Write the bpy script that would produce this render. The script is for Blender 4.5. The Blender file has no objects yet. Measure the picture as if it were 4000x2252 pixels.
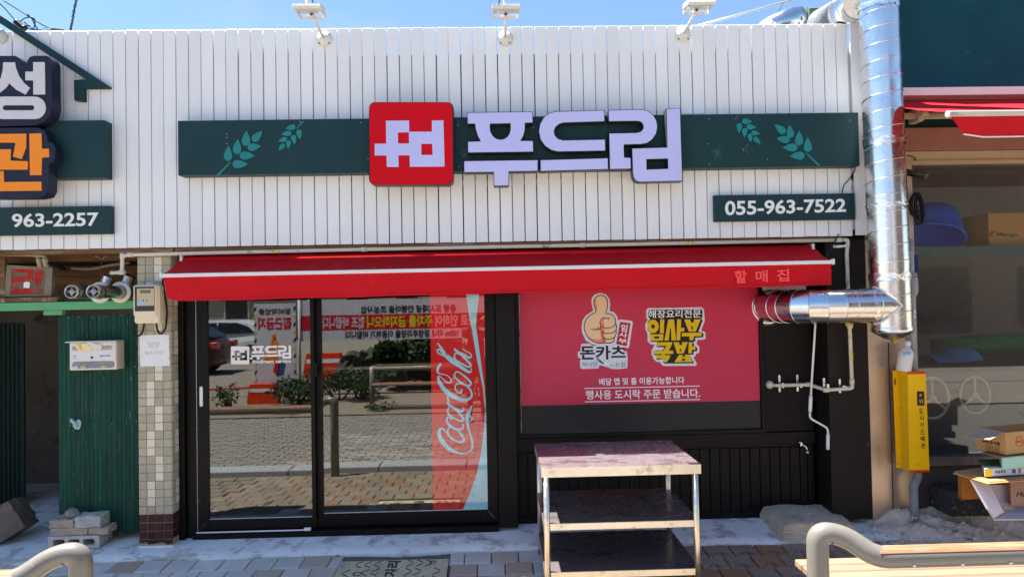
import bpy, bmesh, math, random
import numpy as np
from mathutils import Vector, Matrix
random.seed(7)
SC = bpy.context.scene
COL = SC.collection
R = math.radians

# ---------------------------------------------------------------- camera
FPX, CX, CY = 2660.0, 2000.0, 1126.0
_yaw, _pitch, _roll = math.atan(63 / 2660), R(1.2), 0.0188
CAM = Vector((0.0, -5.0, 1.70))
_f = Vector((math.sin(_yaw) * math.cos(_pitch), math.cos(_yaw) * math.cos(_pitch), math.sin(_pitch)))
_r0 = Vector((math.cos(_yaw), -math.sin(_yaw), 0.0))
_u0 = _r0.cross(_f)
_rt = _r0 * math.cos(_roll) - _u0 * math.sin(_roll)
_up = _u0 * math.cos(_roll) + _r0 * math.sin(_roll)
cd = bpy.data.cameras.new('camera')
cd.sensor_fit = 'HORIZONTAL'
cd.sensor_width = 36.0
cd.lens = 36.0 * FPX / 4000.0
cd.clip_start, cd.clip_end = 0.02, 2000
cam = bpy.data.objects.new('camera', cd)
COL.objects.link(cam)
cam.matrix_world = Matrix(((_rt.x, _up.x, -_f.x, CAM.x), (_rt.y, _up.y, -_f.y, CAM.y), (_rt.z, _up.z, -_f.z, CAM.z), (0, 0, 0, 1)))
SC.camera = cam

# ---------------------------------------------------------------- sky and sun
SUN = Vector((-0.38, 0.178, 1.0)).normalized()
SKY_STRENGTH, SUN_STRENGTH, EXPOSURE = 0.054, 5.0, 2.12
W = bpy.data.worlds.new('World')
SC.world = W
W.use_nodes = True
wn, wl = W.node_tree.nodes, W.node_tree.links
wn.clear()
wo = wn.new('ShaderNodeOutputWorld')
wb = wn.new('ShaderNodeBackground')
wb.inputs[1].default_value = SKY_STRENGTH
sky = wn.new('ShaderNodeTexSky')
sky.sky_type = 'NISHITA'
sky.sun_disc = False
sky.sun_elevation = math.asin(SUN.z)
sky.sun_rotation = math.atan2(SUN.x, SUN.y)
sky.air_density, sky.dust_density, sky.ozone_density = 1.0, 0.0, 4.0
tc = wn.new('ShaderNodeTexCoord')
mp = wn.new('ShaderNodeMapping')
mp.inputs['Scale'].default_value = (1.0, 1.0, 2.2)
mp.inputs['Location'].default_value = (0.35, 0.1, 0.0)
nz = wn.new('ShaderNodeTexNoise')
nz.inputs['Scale'].default_value = 2.3
nz.inputs['Detail'].default_value = 7
nz.inputs['Roughness'].default_value = 0.55
rp = wn.new('ShaderNodeMapRange')
rp.interpolation_type = 'SMOOTHSTEP'
rp.inputs['From Min'].default_value = 0.53
rp.inputs['From Max'].default_value = 0.92
rp.inputs['To Max'].default_value = 0.75
mx = wn.new('ShaderNodeMix')
mx.data_type = 'RGBA'
mx.inputs[7].default_value = (4.6, 4.7, 4.9, 1)
wl.new(tc.outputs['Generated'], mp.inputs['Vector'])
wl.new(mp.outputs[0], nz.inputs['Vector'])
wl.new(nz.outputs[0], rp.inputs['Value'])
wl.new(rp.outputs[0], mx.inputs[0])
wl.new(sky.outputs[0], mx.inputs[6])
wl.new(mx.outputs[2], wb.inputs[0])
wl.new(wb.outputs[0], wo.inputs[0])
sd = bpy.data.lights.new('sun', 'SUN')
sd.energy = SUN_STRENGTH
sd.angle = R(0.5)
sd.color = (1.0, 0.95, 0.87)
sun = bpy.data.objects.new('sun', sd)
COL.objects.link(sun)
sun.rotation_euler = SUN.to_track_quat('Z', 'Y').to_euler()
sun.location = (0, 0, 8)
SC.view_settings.view_transform = 'Standard'
SC.view_settings.look = 'None'
SC.view_settings.exposure = EXPOSURE
SC.view_settings.gamma = 1.0
SC.view_settings.use_curve_mapping = False
SC.render.engine = 'CYCLES'
SC.cycles.max_bounces = 10
SC.cycles.transparent_max_bounces = 12
SC.cycles.sample_clamp_indirect = 6.0
SC.cycles.use_denoising = True

# ---------------------------------------------------------------- measuring helpers
# the photograph was surveyed in enlarged crops: name -> (x0, y0, enlargement)
CR = {'F': (0, 0, .64375), 'p': (0, 0, 1)}
for k in range(4):
    CR[k] = (1000 * k, 0, 1.283)
    CR[k + 4] = (1000 * k, 1120, 1.281)
CR.update(A=(0, 80, 3.22), B=(0, 800, 3.22), C=(2800, 0, 3.22), D=(2800, 800, 3.22), E=(500, 1750, 3.22),
          G=(2800, 1750, 3.22), H=(0, 1750, 2.889), I=(1200, 1900, 2.576), J=(1400, 380, 3.68), K=(2060, 400, 4.025),
          L=(2220, 1120, 4.265), M=(2480, 1160, 4.834), N=(1650, 1130, 2.0714), O=(880, 1320, 8.587),
          P=(500, 1080, 3.816), Q=(200, 1300, 7.576), R=(1100, 0, 7.632), S=(1890, 0, 7.632), T=(2630, 0, 7.632),
          U=(820, 450, 5.8), X=(2840, 440, 6.0425), Y=(3500, 780, 3.086), Z=(3440, 1250, 1.706), W=(3640, 1600, 2.9))


def ray(c, x, y):
    ox, oy, s = CR[c]
    return _f + _rt * ((ox + x / s - CX) / FPX) + _up * (-(oy + y / s - CY) / FPX)


def at(c, x, y, Y):
    """Survey: the place on the upright plane at depth Y."""
    d = ray(c, x, y)
    return CAM + d * ((Y - CAM.y) / d.y)


def onz(c, x, y, z):
    d = ray(c, x, y)
    return CAM + d * ((z - CAM.z) / d.z)


def ground_z(Y):
    if Y > 0.25:
        return 0.0
    if Y > -0.14:
        return -0.05 + 0.05 * (Y + 0.14) / 0.39
    if Y > -2.35:
        return -0.05 + 0.055 * (Y + 0.14)
    return -0.18


def ong(c, x, y):
    z = -0.05
    for _ in range(6):
        p = onz(c, x, y, z)
        z = ground_z(p.y)
    return p


# ---------------------------------------------------------------- materials
def _noise(nt, vec, scale, detail=4, rough=.55):
    n = nt.nodes.new('ShaderNodeTexNoise')
    n.inputs['Scale'].default_value = scale
    n.inputs['Detail'].default_value = detail
    n.inputs['Roughness'].default_value = rough
    nt.links.new(vec, n.inputs['Vector'])
    return n.outputs[0]


def _range(nt, val, a, b, c, d, smooth=False):
    n = nt.nodes.new('ShaderNodeMapRange')
    if smooth:
        n.interpolation_type = 'SMOOTHSTEP'
    for i, v in zip(('From Min', 'From Max', 'To Min', 'To Max'), (a, b, c, d)):
        n.inputs[i].default_value = v
    nt.links.new(val, n.inputs['Value'])
    return n.outputs[0]


def _mul(nt, a, b):
    n = nt.nodes.new('ShaderNodeMath')
    n.operation = 'MULTIPLY'
    for i, v in enumerate((a, b)):
        if isinstance(v, (int, float)):
            n.inputs[i].default_value = v
        else:
            nt.links.new(v, n.inputs[i])
    return n.outputs[0]


def _mix(nt, fac, a, b, mode='MIX'):
    n = nt.nodes.new('ShaderNodeMix')
    n.data_type = 'RGBA'
    n.blend_type = mode
    for i, v in ((0, fac), (6, a), (7, b)):
        if isinstance(v, (int, float)):
            n.inputs[i].default_value = v
        elif isinstance(v, tuple):
            n.inputs[i].default_value = (*v[:3], 1)
        else:
            nt.links.new(v, n.inputs[i])
    return n.outputs[2]


def srgb(r, g, b):
    return tuple(((v / 255 + .055) / 1.055) ** 2.4 if v > 10 else v / 255 / 12.92 for v in (r, g, b))


def M(name, col, rough=.6, metal=0., var=.10, vs=7, rnd=0., dirt=(), bump=0., bs=90, stretch=None, coat=0., spec=.2, rvar=0., tint=None, aniso=0.):
    """Principled surface: tone noise, per-object tone, dirt/wear layers (colour, cover 0-1, scale, stretch), fine relief."""
    m = bpy.data.materials.new(name)
    m.use_nodes = True
    nt = m.node_tree
    b = nt.nodes['Principled BSDF']
    t = nt.nodes.new('ShaderNodeTexCoord')
    vec = t.outputs['Object']
    if stretch:
        mpn = nt.nodes.new('ShaderNodeMapping')
        mpn.inputs['Scale'].default_value = stretch
        nt.links.new(vec, mpn.inputs['Vector'])
        svec = mpn.outputs[0]
    else:
        svec = vec
    oi = nt.nodes.new('ShaderNodeObjectInfo')
    ofs = nt.nodes.new('ShaderNodeVectorMath')
    ofs.operation = 'MULTIPLY_ADD'
    ofs.inputs[1].default_value = (37, 91, 53)
    cmb = nt.nodes.new('ShaderNodeCombineXYZ')
    for i in range(3):
        nt.links.new(oi.outputs['Random'], cmb.inputs[i])
    nt.links.new(cmb.outputs[0], ofs.inputs[0])
    nt.links.new(svec, ofs.inputs[2])
    svec = ofs.outputs[0]
    n1 = _noise(nt, svec, vs, 6, .6)
    c = _mix(nt, 1.0, col, _range(nt, n1, .25, .75, 1 - var, 1 + var), 'MULTIPLY')
    if tint is not None:                       # second colour chosen per object
        c = _mix(nt, _range(nt, oi.outputs['Random'], tint[1], tint[1] + .25, 0, 1), c, tint[0])
    if rnd:
        wn_ = nt.nodes.new('ShaderNodeTexWhiteNoise')
        wn_.noise_dimensions = '1D'
        nt.links.new(oi.outputs['Random'], wn_.inputs['W'])
        c = _mix(nt, 1.0, c, _range(nt, wn_.outputs['Value'], 0, 1, 1 - rnd, 1 + rnd), 'MULTIPLY')
    rsock = None
    for d in dirt:
        dc, cover, ds = d[:3]
        dv = ofs.outputs[0] if stretch else vec
        if len(d) > 3:
            mm = nt.nodes.new('ShaderNodeMapping')
            mm.inputs['Scale'].default_value = d[3]
            nt.links.new(vec, mm.inputs['Vector'])
            dv = mm.outputs[0]
        dn = _noise(nt, dv, ds, 9, .68)
        th = .665 - .40 * cover
        f = _range(nt, dn, th, th + .10, 0, d[4] if len(d) > 4 else .85, True)
        c = _mix(nt, f, c, dc)
    nt.links.new(c, b.inputs['Base Color'])
    b.inputs['Roughness'].default_value = rough
    if rvar:
        nt.links.new(_range(nt, _noise(nt, svec, vs * 2.3, 5), .3, .7, max(0.02, rough - rvar), rough + rvar), b.inputs['Roughness'])
    b.inputs['Metallic'].default_value = metal
    b.inputs['Specular IOR Level'].default_value = spec
    b.inputs['Coat Weight'].default_value = coat
    b.inputs['Coat Roughness'].default_value = .08
    if bump:
        bn = nt.nodes.new('ShaderNodeBump')
        bn.inputs['Strength'].default_value = min(1., bump)
        bn.inputs['Distance'].default_value = .004
        nt.links.new(_noise(nt, svec, bs, 6, .6), bn.inputs['Height'])
        nt.links.new(bn.outputs[0], b.inputs['Normal'])
    return m


def glass_mat(name, refl, tint=(.8, .85, .84), wob=0.0):
    m = bpy.data.materials.new(name)
    m.use_nodes = True
    nt = m.node_tree
    nt.nodes.clear()
    o = nt.nodes.new('ShaderNodeOutputMaterial')
    t = nt.nodes.new('ShaderNodeBsdfTransparent')
    t.inputs[0].default_value = (*tint, 1)
    g = nt.nodes.new('ShaderNodeBsdfGlossy')
    g.inputs['Roughness'].default_value = 0.012
    g.inputs['Color'].default_value = (.97, .98, 1, 1)
    lw = nt.nodes.new('ShaderNodeLayerWeight')
    lw.inputs[0].default_value = .25
    mxs = nt.nodes.new('ShaderNodeMixShader')
    nt.links.new(_range(nt, lw.outputs['Fresnel'], 0, 1, refl, 1), mxs.inputs[0])
    nt.links.new(t.outputs[0], mxs.inputs[1])
    nt.links.new(g.outputs[0], mxs.inputs[2])
    nt.links.new(mxs.outputs[0], o.inputs[0])
    if wob:
        tcn = nt.nodes.new('ShaderNodeTexCoord')
        bn = nt.nodes.new('ShaderNodeBump')
        bn.inputs['Strength'].default_value = wob
        bn.inputs['Distance'].default_value = .01
        nt.links.new(_noise(nt, tcn.outputs['Object'], 1.7, 2, .4), bn.inputs['Height'])
        nt.links.new(bn.outputs[0], g.inputs['Normal'])
    return m


# ---------------------------------------------------------------- mesh helpers
class MB:
    def __init__(s):
        s.v, s.f, s.sm = [], [], []

    def add(s, vs, fs, smooth=False):
        o = len(s.v)
        s.v += [tuple(v) for v in vs]
        s.f += [tuple(i + o for i in f) for f in fs]
        s.sm += [smooth] * len(fs)
        return s

    def box(s, x0, x1, y0, y1, z0, z1, mat=None, ch=0.):
        """Box; ch chamfers all edges of the front (-y), top and sides lightly."""
        if ch <= 0:
            v = [(x, y, z) for z in (z0, z1) for y in (y0, y1) for x in (x0, x1)]
            f = [(0, 2, 3, 1), (4, 5, 7, 6), (0, 1, 5, 4), (2, 6, 7, 3), (0, 4, 6, 2), (1, 3, 7, 5)]
        else:
            bmx = bmesh.new()
            bmesh.ops.create_cube(bmx, size=1)
            for q in bmx.verts:
                q.co = Vector(((x0 + x1) / 2 + q.co.x * (x1 - x0), (y0 + y1) / 2 + q.co.y * (y1 - y0), (z0 + z1) / 2 + q.co.z * (z1 - z0)))
            bmesh.ops.bevel(bmx, geom=bmx.edges[:], offset=ch, segments=1, affect='EDGES')
            v = [q.co.copy() for q in bmx.verts]
            bmx.verts.index_update()
            f = [tuple(q.index for q in p.verts) for p in bmx.faces]
            bmx.free()
        if mat is not None:
            v = [mat @ Vector(q) for q in v]
        return s.add(v, f)

    def tube(s, path, rad, n=12, caps=True, smooth=True):
        path = [Vector(p) for p in path]
        m = len(path)
        rs = rad if isinstance(rad, (list, tuple)) else [rad] * m
        T = []
        for i in range(m):
            a = path[max(0, i - 1)]
            b = path[min(m - 1, i + 1)]
            T.append((b - a).normalized())
        t0 = T[0]
        ref = Vector((0, 0, 1)) if abs(t0.z) < .9 else Vector((1, 0, 0))
        nrm = (ref - t0 * ref.dot(t0)).normalized()
        vs = []
        for i in range(m):
            if i:
                ax = T[i - 1].cross(T[i])
                if ax.length > 1e-8:
                    nrm = Matrix.Rotation(T[i - 1].angle(T[i]), 3, ax.normalized()) @ nrm
                nrm = (nrm - T[i] * nrm.dot(T[i])).normalized()
            bn = T[i].cross(nrm)
            for k in range(n):
                a = 2 * math.pi * k / n
                vs.append(path[i] + (nrm * math.cos(a) + bn * math.sin(a)) * rs[i])
        fs = [(i * n + k, i * n + (k + 1) % n, (i + 1) * n + (k + 1) % n, (i + 1) * n + k) for i in range(m - 1) for k in range(n)]
        s.add(vs, fs, smooth)
        if caps:
            o = len(s.v) - len(vs)
            s.f.append(tuple(o + k for k in range(n))[::-1])
            s.f.append(tuple(o + (m - 1) * n + k for k in range(n)))
            s.sm += [False, False]
        return s

    def lathe(s, prof, org, axis=(0, 0, 1), n=24, smooth=True):
        """prof: list of (radius, height along axis)."""
        ax = Vector(axis).normalized()
        q = ax.to_track_quat('Z', 'Y')
        vs, fs = [], []
        for r_, h in prof:
            for k in range(n):
                a = 2 * math.pi * k / n
                vs.append(Vector(org) + q @ Vector((r_ * math.cos(a), r_ * math.sin(a), h)))
        for i in range(len(prof) - 1):
            fs += [(i * n + k, i * n + (k + 1) % n, (i + 1) * n + (k + 1) % n, (i + 1) * n + k) for k in range(n)]
        return s.add(vs, fs, smooth)

    def quad(s, a, b, c, d):
        return s.add([a, b, c, d], [(0, 1, 2, 3)])

    def slab(s, pts, off):
        """Closed prism: polygon pts (world) pushed along vector off."""
        n = len(pts)
        off = Vector(off)
        vs = [Vector(p) for p in pts] + [Vector(p) + off for p in pts]
        fs = [tuple(range(n)), tuple(range(2 * n - 1, n - 1, -1))] + [(i, i + n, (i + 1) % n + n, (i + 1) % n) for i in range(n)]
        return s.add(vs, fs)

    def hexa(s, v8):
        """v8: bottom 4 then top 4, each ring in the same turn."""
        return s.add(v8, [(3, 2, 1, 0), (4, 5, 6, 7), (0, 1, 5, 4), (1, 2, 6, 5), (2, 3, 7, 6), (3, 0, 4, 7)])

    def mesh(s, name):
        me = bpy.data.meshes.new(name)
        me.from_pydata(s.v, [], s.f)
        me.polygons.foreach_set('use_smooth', s.sm)
        bmx = bmesh.new()
        bmx.from_mesh(me)
        bmesh.ops.recalc_face_normals(bmx, faces=bmx.faces)
        bmx.to_mesh(me)
        bmx.free()
        me.update()
        return me


def tag(o, label=None, cat=None, group=None, kind=None):
    if label:
        o['label'] = label
    if cat:
        o['category'] = cat
    if group:
        o['group'] = group
    if kind:
        o['kind'] = kind
    return o


def obj(name, mesh, mat, parent=None, **kw):
    me = mesh.mesh(name) if isinstance(mesh, MB) else mesh
    if mat is not None and not me.materials:
        me.materials.append(mat)
    o = bpy.data.objects.new(name, me)
    COL.objects.link(o)
    if parent is not None:
        o.parent = parent
        o.matrix_parent_inverse = Matrix.Translation(world_loc(parent)).inverted()
    return tag(o, **kw)


def world_loc(o):
    """Where the parent's origin stands (parents here are never turned)."""
    p = Vector(o.location)
    q = o
    while q.parent is not None:
        p = p + q.matrix_parent_inverse.to_translation() + world_loc(q.parent)
        break
    return p


def thing(name, label, cat, loc=(0, 0, 0), group=None):
    o = bpy.data.objects.new(name, None)
    COL.objects.link(o)
    o.location = loc
    o.empty_display_size = .05
    return tag(o, label, cat, group)


def copy_tree(root, shift, label=None):
    c = root.copy()
    COL.objects.link(c)
    c.location = Vector(root.location) + Vector(shift)
    if label:
        c['label'] = label
    for ch in root.children:
        d = ch.copy()
        COL.objects.link(d)
        d.parent = c
        for g in ch.children:
            e = g.copy()
            COL.objects.link(e)
            e.parent = d
    return c


def fillet(pts, r, n=6):
    pts = [Vector(p) for p in pts]
    out = [pts[0]]
    for i in range(1, len(pts) - 1):
        a, b, c = pts[i - 1], pts[i], pts[i + 1]
        u, v = (a - b), (c - b)
        d = min(r, u.length * .49, v.length * .49)
        p, q = b + u.normalized() * d, b + v.normalized() * d
        for k in range(n + 1):
            t = k / n
            out.append(p * (1 - t) ** 2 + b * 2 * t * (1 - t) + q * t * t)
    out.append(pts[-1])
    return out


def smooth_pts(pts, closed=True, n=5):
    P = [Vector(p) for p in pts]
    m = len(P)
    out = []
    for i in range(m if closed else m - 1):
        if closed:
            a, b, c, d = P[i - 1], P[i], P[(i + 1) % m], P[(i + 2) % m]
        else:
            a, b, c, d = P[max(i - 1, 0)], P[i], P[i + 1], P[min(i + 2, m - 1)]
        for k in range(n):
            t = k / n
            out.append(.5 * ((2 * b) + (c - a) * t + (2 * a - 5 * b + 4 * c - d) * t * t + (3 * b - a - 3 * c + d) * t ** 3))
    if not closed:
        out.append(P[-1])
    return out


def curve_mesh(loops, depth, offset=0.):
    """Filled flat shape with holes in (x, z), front face at y=0, thickness depth behind it."""
    cu = bpy.data.curves.new('shape', 'CURVE')
    cu.dimensions = '2D'
    cu.fill_mode = 'BOTH'
    cu.extrude = depth / 2
    cu.offset = offset
    for lp in loops:
        sp = cu.splines.new('POLY')
        sp.points.add(len(lp) - 1)
        for i, p in enumerate(lp):
            sp.points[i].co = (p[0], p[1], 0, 1)
        sp.use_cyclic_u = True
    o = bpy.data.objects.new('shape', cu)
    COL.objects.link(o)
    dg = bpy.context.evaluated_depsgraph_get()
    me = bpy.data.meshes.new_from_object(o.evaluated_get(dg))
    bpy.data.objects.remove(o)
    bpy.data.curves.remove(cu)
    me.materials.clear()
    me.transform(Matrix(((1, 0, 0, 0), (0, 0, -1, depth / 2), (0, 1, 0, 0), (0, 0, 0, 1))))
    return me


def shape(name, c, loops, Y, depth, mat, parent=None, offset=0., **kw):
    """loops traced in survey crop c, standing on the upright plane whose front is at Y."""
    L = []
    for lp in loops:
        q = [at(c, p[0], p[1], Y) for p in lp]
        L.append([(p.x, p.z) for p in q])
    me = curve_mesh(L, depth, offset)
    me.transform(Matrix.Translation((0, Y, 0)))
    return obj(name, me, mat, parent, **kw)


_layer = [0]


def text_mesh(body, quad, depth=.002, bold=0., pt=None):
    """Lettering filling the quad (TL, TR, BR, BL world points); pt maps (u, v) when given."""
    cu = bpy.data.curves.new('text', 'FONT')
    cu.body = body
    cu.offset = bold
    cu.extrude = .5
    cu.resolution_u = 4
    o = bpy.data.objects.new('text', cu)
    COL.objects.link(o)
    dg = bpy.context.evaluated_depsgraph_get()
    me = bpy.data.meshes.new_from_object(o.evaluated_get(dg))
    bpy.data.objects.remove(o)
    bpy.data.curves.remove(cu)
    me.materials.clear()
    co = np.empty(len(me.vertices) * 3)
    me.vertices.foreach_get('co', co)
    co = co.reshape(-1, 3)
    lo, hi = co.min(0), co.max(0)
    u = (co[:, 0] - lo[0]) / (hi[0] - lo[0])
    v = (co[:, 1] - lo[1]) / (hi[1] - lo[1])
    w = (co[:, 2] - lo[2]) / max(1e-9, hi[2] - lo[2])
    TL, TR, BR, BL = [np.array(q) for q in quad]
    nrm = np.cross(TR - TL, BL - TL)
    nrm = nrm / np.linalg.norm(nrm)          # points into the surface (right x down)
    P = (TL[None] * ((1 - u) * v)[:, None] + TR[None] * (u * v)[:, None] + BR[None] * (u * (1 - v))[:, None] + BL[None] * ((1 - u) * (1 - v))[:, None])
    P = P + nrm[None] * ((1 - w) * depth)[:, None]
    me.vertices.foreach_set('co', P.ravel())
    me.update()
    return me


def text(name, body, c, q4, Y, mat, parent=None, depth=.002, bold=.02, **kw):
    return obj(name, text_mesh(body, [at(c, *p, Y) for p in q4], depth, bold), mat, parent, **kw)


def ribbon(pts, wid):
    """Flat stroke in (x, z): returns left/right outline as one polygon."""
    P = [Vector((p[0], p[1])) for p in pts]
    n = len(P)
    ws = wid if isinstance(wid, (list, tuple)) else [wid] * n
    if len(ws) != n:
        ws = [np.interp(i / (n - 1), np.linspace(0, 1, len(ws)), ws) for i in range(n)]
    Lf, Rt = [], []
    for i in range(n):
        t = (P[min(i + 1, n - 1)] - P[max(i - 1, 0)])
        t = t.normalized() if t.length > 1e-9 else Vector((1, 0))
        nn = Vector((-t.y, t.x)) * ws[i] / 2
        Lf.append(P[i] + nn)
        Rt.append(P[i] - nn)
    return Lf, Rt


def strokes_mesh(c, strokes, Y, depth=.001, smooth=True):
    """Painted strokes: list of (points in crop c, widths in crop px, closed)."""
    mb = MB()
    for k, st in enumerate(strokes):
        pts, wid = st[0], st[1]
        closed = len(st) > 2 and st[2]
        pp = [(p[0], p[1], 0) for p in pts]
        sp = smooth_pts(pp, closed, 6) if smooth else [Vector(p) for p in pp]
        if closed:
            sp.append(sp[0])
        Lf, Rt = ribbon([(p.x, p.y) for p in sp], wid)
        y = Y - depth - .00012 * k
        vs = []
        for a, b in zip(Lf, Rt):
            vs += [at(c, a.x, a.y, y), at(c, b.x, b.y, y)]
        n = len(Lf)
        off = Vector((0, .0006, 0))
        vs2 = [v + off for v in vs]
        m = len(vs)
        fs = [(2 * i, 2 * i + 1, 2 * i + 3, 2 * i + 2) for i in range(n - 1)]
        fs += [(m + 2 * i + 2, m + 2 * i + 3, m + 2 * i + 1, m + 2 * i) for i in range(n - 1)]
        fs += [(2 * i, 2 * i + 2, m + 2 * i + 2, m + 2 * i) for i in range(n - 1)]
        fs += [(2 * i + 3, 2 * i + 1, m + 2 * i + 1, m + 2 * i + 3) for i in range(n - 1)]
        mb.add(vs + vs2, fs)
    return mb


def rrect(x0, y0, x1, y1, r, n=5):
    out = []
    for cx, cy, a0 in ((x1 - r, y0 + r, -90), (x1 - r, y1 - r, 0), (x0 + r, y1 - r, 90), (x0 + r, y0 + r, 180)):
        for k in range(n + 1):
            a = R(a0 + 90 * k / n)
            out.append((cx + r * math.cos(a), cy + r * math.sin(a)))
    return out


def ell(cx, cy, rx, ry, n=24, rot=0.):
    return [(cx + rx * math.cos(a) * math.cos(rot) - ry * math.sin(a) * math.sin(rot), cy + rx * math.cos(a) * math.sin(rot) + ry * math.sin(a) * math.cos(rot)) for a in [2 * math.pi * k / n for k in range(n)]]

# ================================================================ materials in use
MAT = dict(
    slat=M('slat_paint', (.80, .82, .83), .38, var=.025, vs=3, rnd=.03, dirt=[((.33, .29, .22), .04, 26, (1, 1, .5), .5), ((.55, .55, .50), .22, 2.2, (3, 1, .35), .30), ((.42, .37, .28), .10, 30, (1, 1, .07), .45)], bump=.05, bs=60),
    backing=M('backing_board', (.025, .026, .03), .7),
    batten=M('batten_metal', (.55, .57, .58), .5, dirt=[((.3, .25, .2), .2, 20)]),
    green=M('sign_green', srgb(28, 58, 62), .45, var=.10, vs=3, dirt=[((.10, .20, .18), .06, 7, (1, 1, .6), .5), ((.25, .3, .28), .03, 45)], bump=.04, bs=40),
    teal=M('teal_leaf', srgb(38, 128, 128), .4, var=.05),
    lilac=M('acrylic_lilac', srgb(192, 194, 240), .16, var=.03, vs=2, coat=.4),
    signside=M('letter_side', (.02, .021, .024), .35),
    red=M('sign_red', srgb(204, 8, 26), .35, var=.03, spec=.12),
    white=M('white_vinyl', (.80, .80, .80), .5, var=.03),
    digit=M('digit_white', (.78, .80, .80), .45, var=.04, dirt=[((.4, .4, .36), .05, 60)]),
    navy=M('sign_navy', srgb(34, 38, 58), .4, var=.06),
    lgrey=M('letter_grey', srgb(205, 205, 208), .35, var=.04, dirt=[((.45, .42, .36), .16, 9, (1, 1, 2), .4)]),
    orange=M('letter_orange', srgb(246, 140, 14), .3, var=.04, coat=.2),
    black=M('black_paint', (.0055, .005, .0048), .45, var=.14, vs=5, spec=.18, dirt=[((.06, .055, .05), .10, 14, (1, 1, .5), .5), ((.20, .20, .19), .015, 120)], bump=.10, bs=120),
    blackm=M('black_frame', (.004, .0038, .0038), .4, var=.12, spec=.18, dirt=[((.06, .055, .05), .10, 18, (1, 1, .4), .5), ((.3, .3, .3), .012, 90)], bump=.04),
    brownblack=M('pillar_sheet', (.013, .0105, .0095), .5, var=.10, spec=.2, dirt=[((.07, .06, .055), .12, 6)], bump=.05),
    dark=M('dark_interior', (.03, .029, .028), .8),
    canvas=M('awning_canvas', srgb(196, 14, 28), .72, var=.05, dirt=[((.30, .09, .08), .10, 28), ((.30, .012, .02), .2, 2)], bump=.18, bs=500),
    canvastxt=M('awning_print', (1.0, .085, .085), .6, var=.06, dirt=[((.6, .02, .03), .02, 40)]),
    whitebar=M('white_bar', (.78, .77, .74), .35, var=.04, dirt=[((.4, .36, .3), .08, 30)]),
    pipe=M('pvc_pipe', srgb(214, 208, 192), .42, var=.05, dirt=[((.30, .26, .19), .22, 12)]),
    galv=M('galvanised', (.72, .74, .75), .23, 1.0, var=.05, vs=20, rvar=.06, dirt=[((.55, .56, .57), .10, 30)], bump=.10, bs=9),
    foil=M('foil_tape', (.92, .93, .95), .16, 1.0, var=.05, bump=1., bs=55),
    steel=M('stainless', (.80, .73, .62), .38, 1.0, var=.05, vs=14, rvar=.08, dirt=[((.42, .40, .37), .25, 9)], bump=.04, bs=60),
    steeltop=M('stainless_sheet', (.52, .45, .48), .22, .80, var=.08, vs=9, rvar=.10, dirt=[((.24, .19, .21), .40, 6, (1, 2, 1), .75), ((.56, .50, .52), .24, 14, (1, 2.5, 1), .7)], bump=.05, bs=30),
    tile=M('mosaic_tile', srgb(174, 170, 148), .38, var=.08, vs=40, rnd=.09, dirt=[((.40, .36, .24), .12, 30), ((.22, .23, .19), .12, 110)], bump=.12, bs=150),
    tilew=M('mosaic_tile_cream', srgb(222, 212, 194), .4, var=.05, vs=40, rnd=.05, dirt=[((.42, .33, .22), .10, 40)], bump=.08),
    tilem=M('mosaic_tile_maroon', srgb(66, 36, 42), .30, var=.18, vs=30, rnd=.20, dirt=[((.20, .15, .14), .14, 60)], bump=.10),
    grout=M('grout', srgb(168, 150, 118), .85, var=.15, vs=30, bump=.3),
    concrete=M('apron_concrete', srgb(236, 237, 234), .85, var=.10, vs=4, dirt=[((.46, .43, .38), .40, 5), ((.22, .19, .16), .16, 11, (.6, 1.4, 1), .7), ((.30, .27, .24), .10, 28), ((.62, .63, .63), .22, 14), ((.10, .10, .09), .05, 60)], bump=.5, bs=45),
    block=M('step_concrete', srgb(196, 182, 160), .88, var=.18, vs=6, dirt=[((.20, .13, .06), .18, 6), ((.10, .09, .08), .18, 11), ((.45, .45, .43), .2, 9)], bump=.7, bs=30),
    paverb=M('paver_brown', srgb(150, 132, 116), .85, var=.2, vs=9, rnd=.16, tint=(srgb(156, 120, 92), .5), dirt=[((.07, .06, .05), .30, 5), ((.42, .40, .37), .10, 30)], bump=.5, bs=70),
    pavert=M('paver_tan', srgb(136, 124, 108), .85, var=.16, vs=9, rnd=.16, tint=(srgb(146, 116, 94), .6), dirt=[((.10, .09, .08), .18, 5), ((.36, .34, .31), .14, 40)], bump=.5, bs=70),
    paver=M('paver', srgb(214, 208, 200), .85, var=.12, vs=9, rnd=.10, tint=(srgb(196, 172, 150), .66), dirt=[((.24, .215, .19), .16, 5), ((.50, .48, .46), .18, 60)], bump=.5, bs=70),
    sand=M('joint_sand', (.16, .145, .125), .95, var=.2, vs=20, bump=.6),
    kerb=M('kerb_granite', srgb(158, 160, 160), .8, var=.25, vs=60, rnd=.08, dirt=[((.16, .16, .15), .2, 8)], bump=.5, bs=120),
    brick=M('road_brick', srgb(150, 146, 138), .85, var=.15, vs=9, rnd=.22, tint=(srgb(140, 122, 106), .7), dirt=[((.16, .15, .14), .2, 4)], bump=.4),
    road=M('concrete_lot', srgb(128, 122, 112), .9, var=.12, vs=2, dirt=[((.25, .23, .20), .25, 1.2)], bump=.3, bs=30),
    earth=M('earth', srgb(120, 104, 82), .95, var=.2, vs=6, bump=.6),
)

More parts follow.
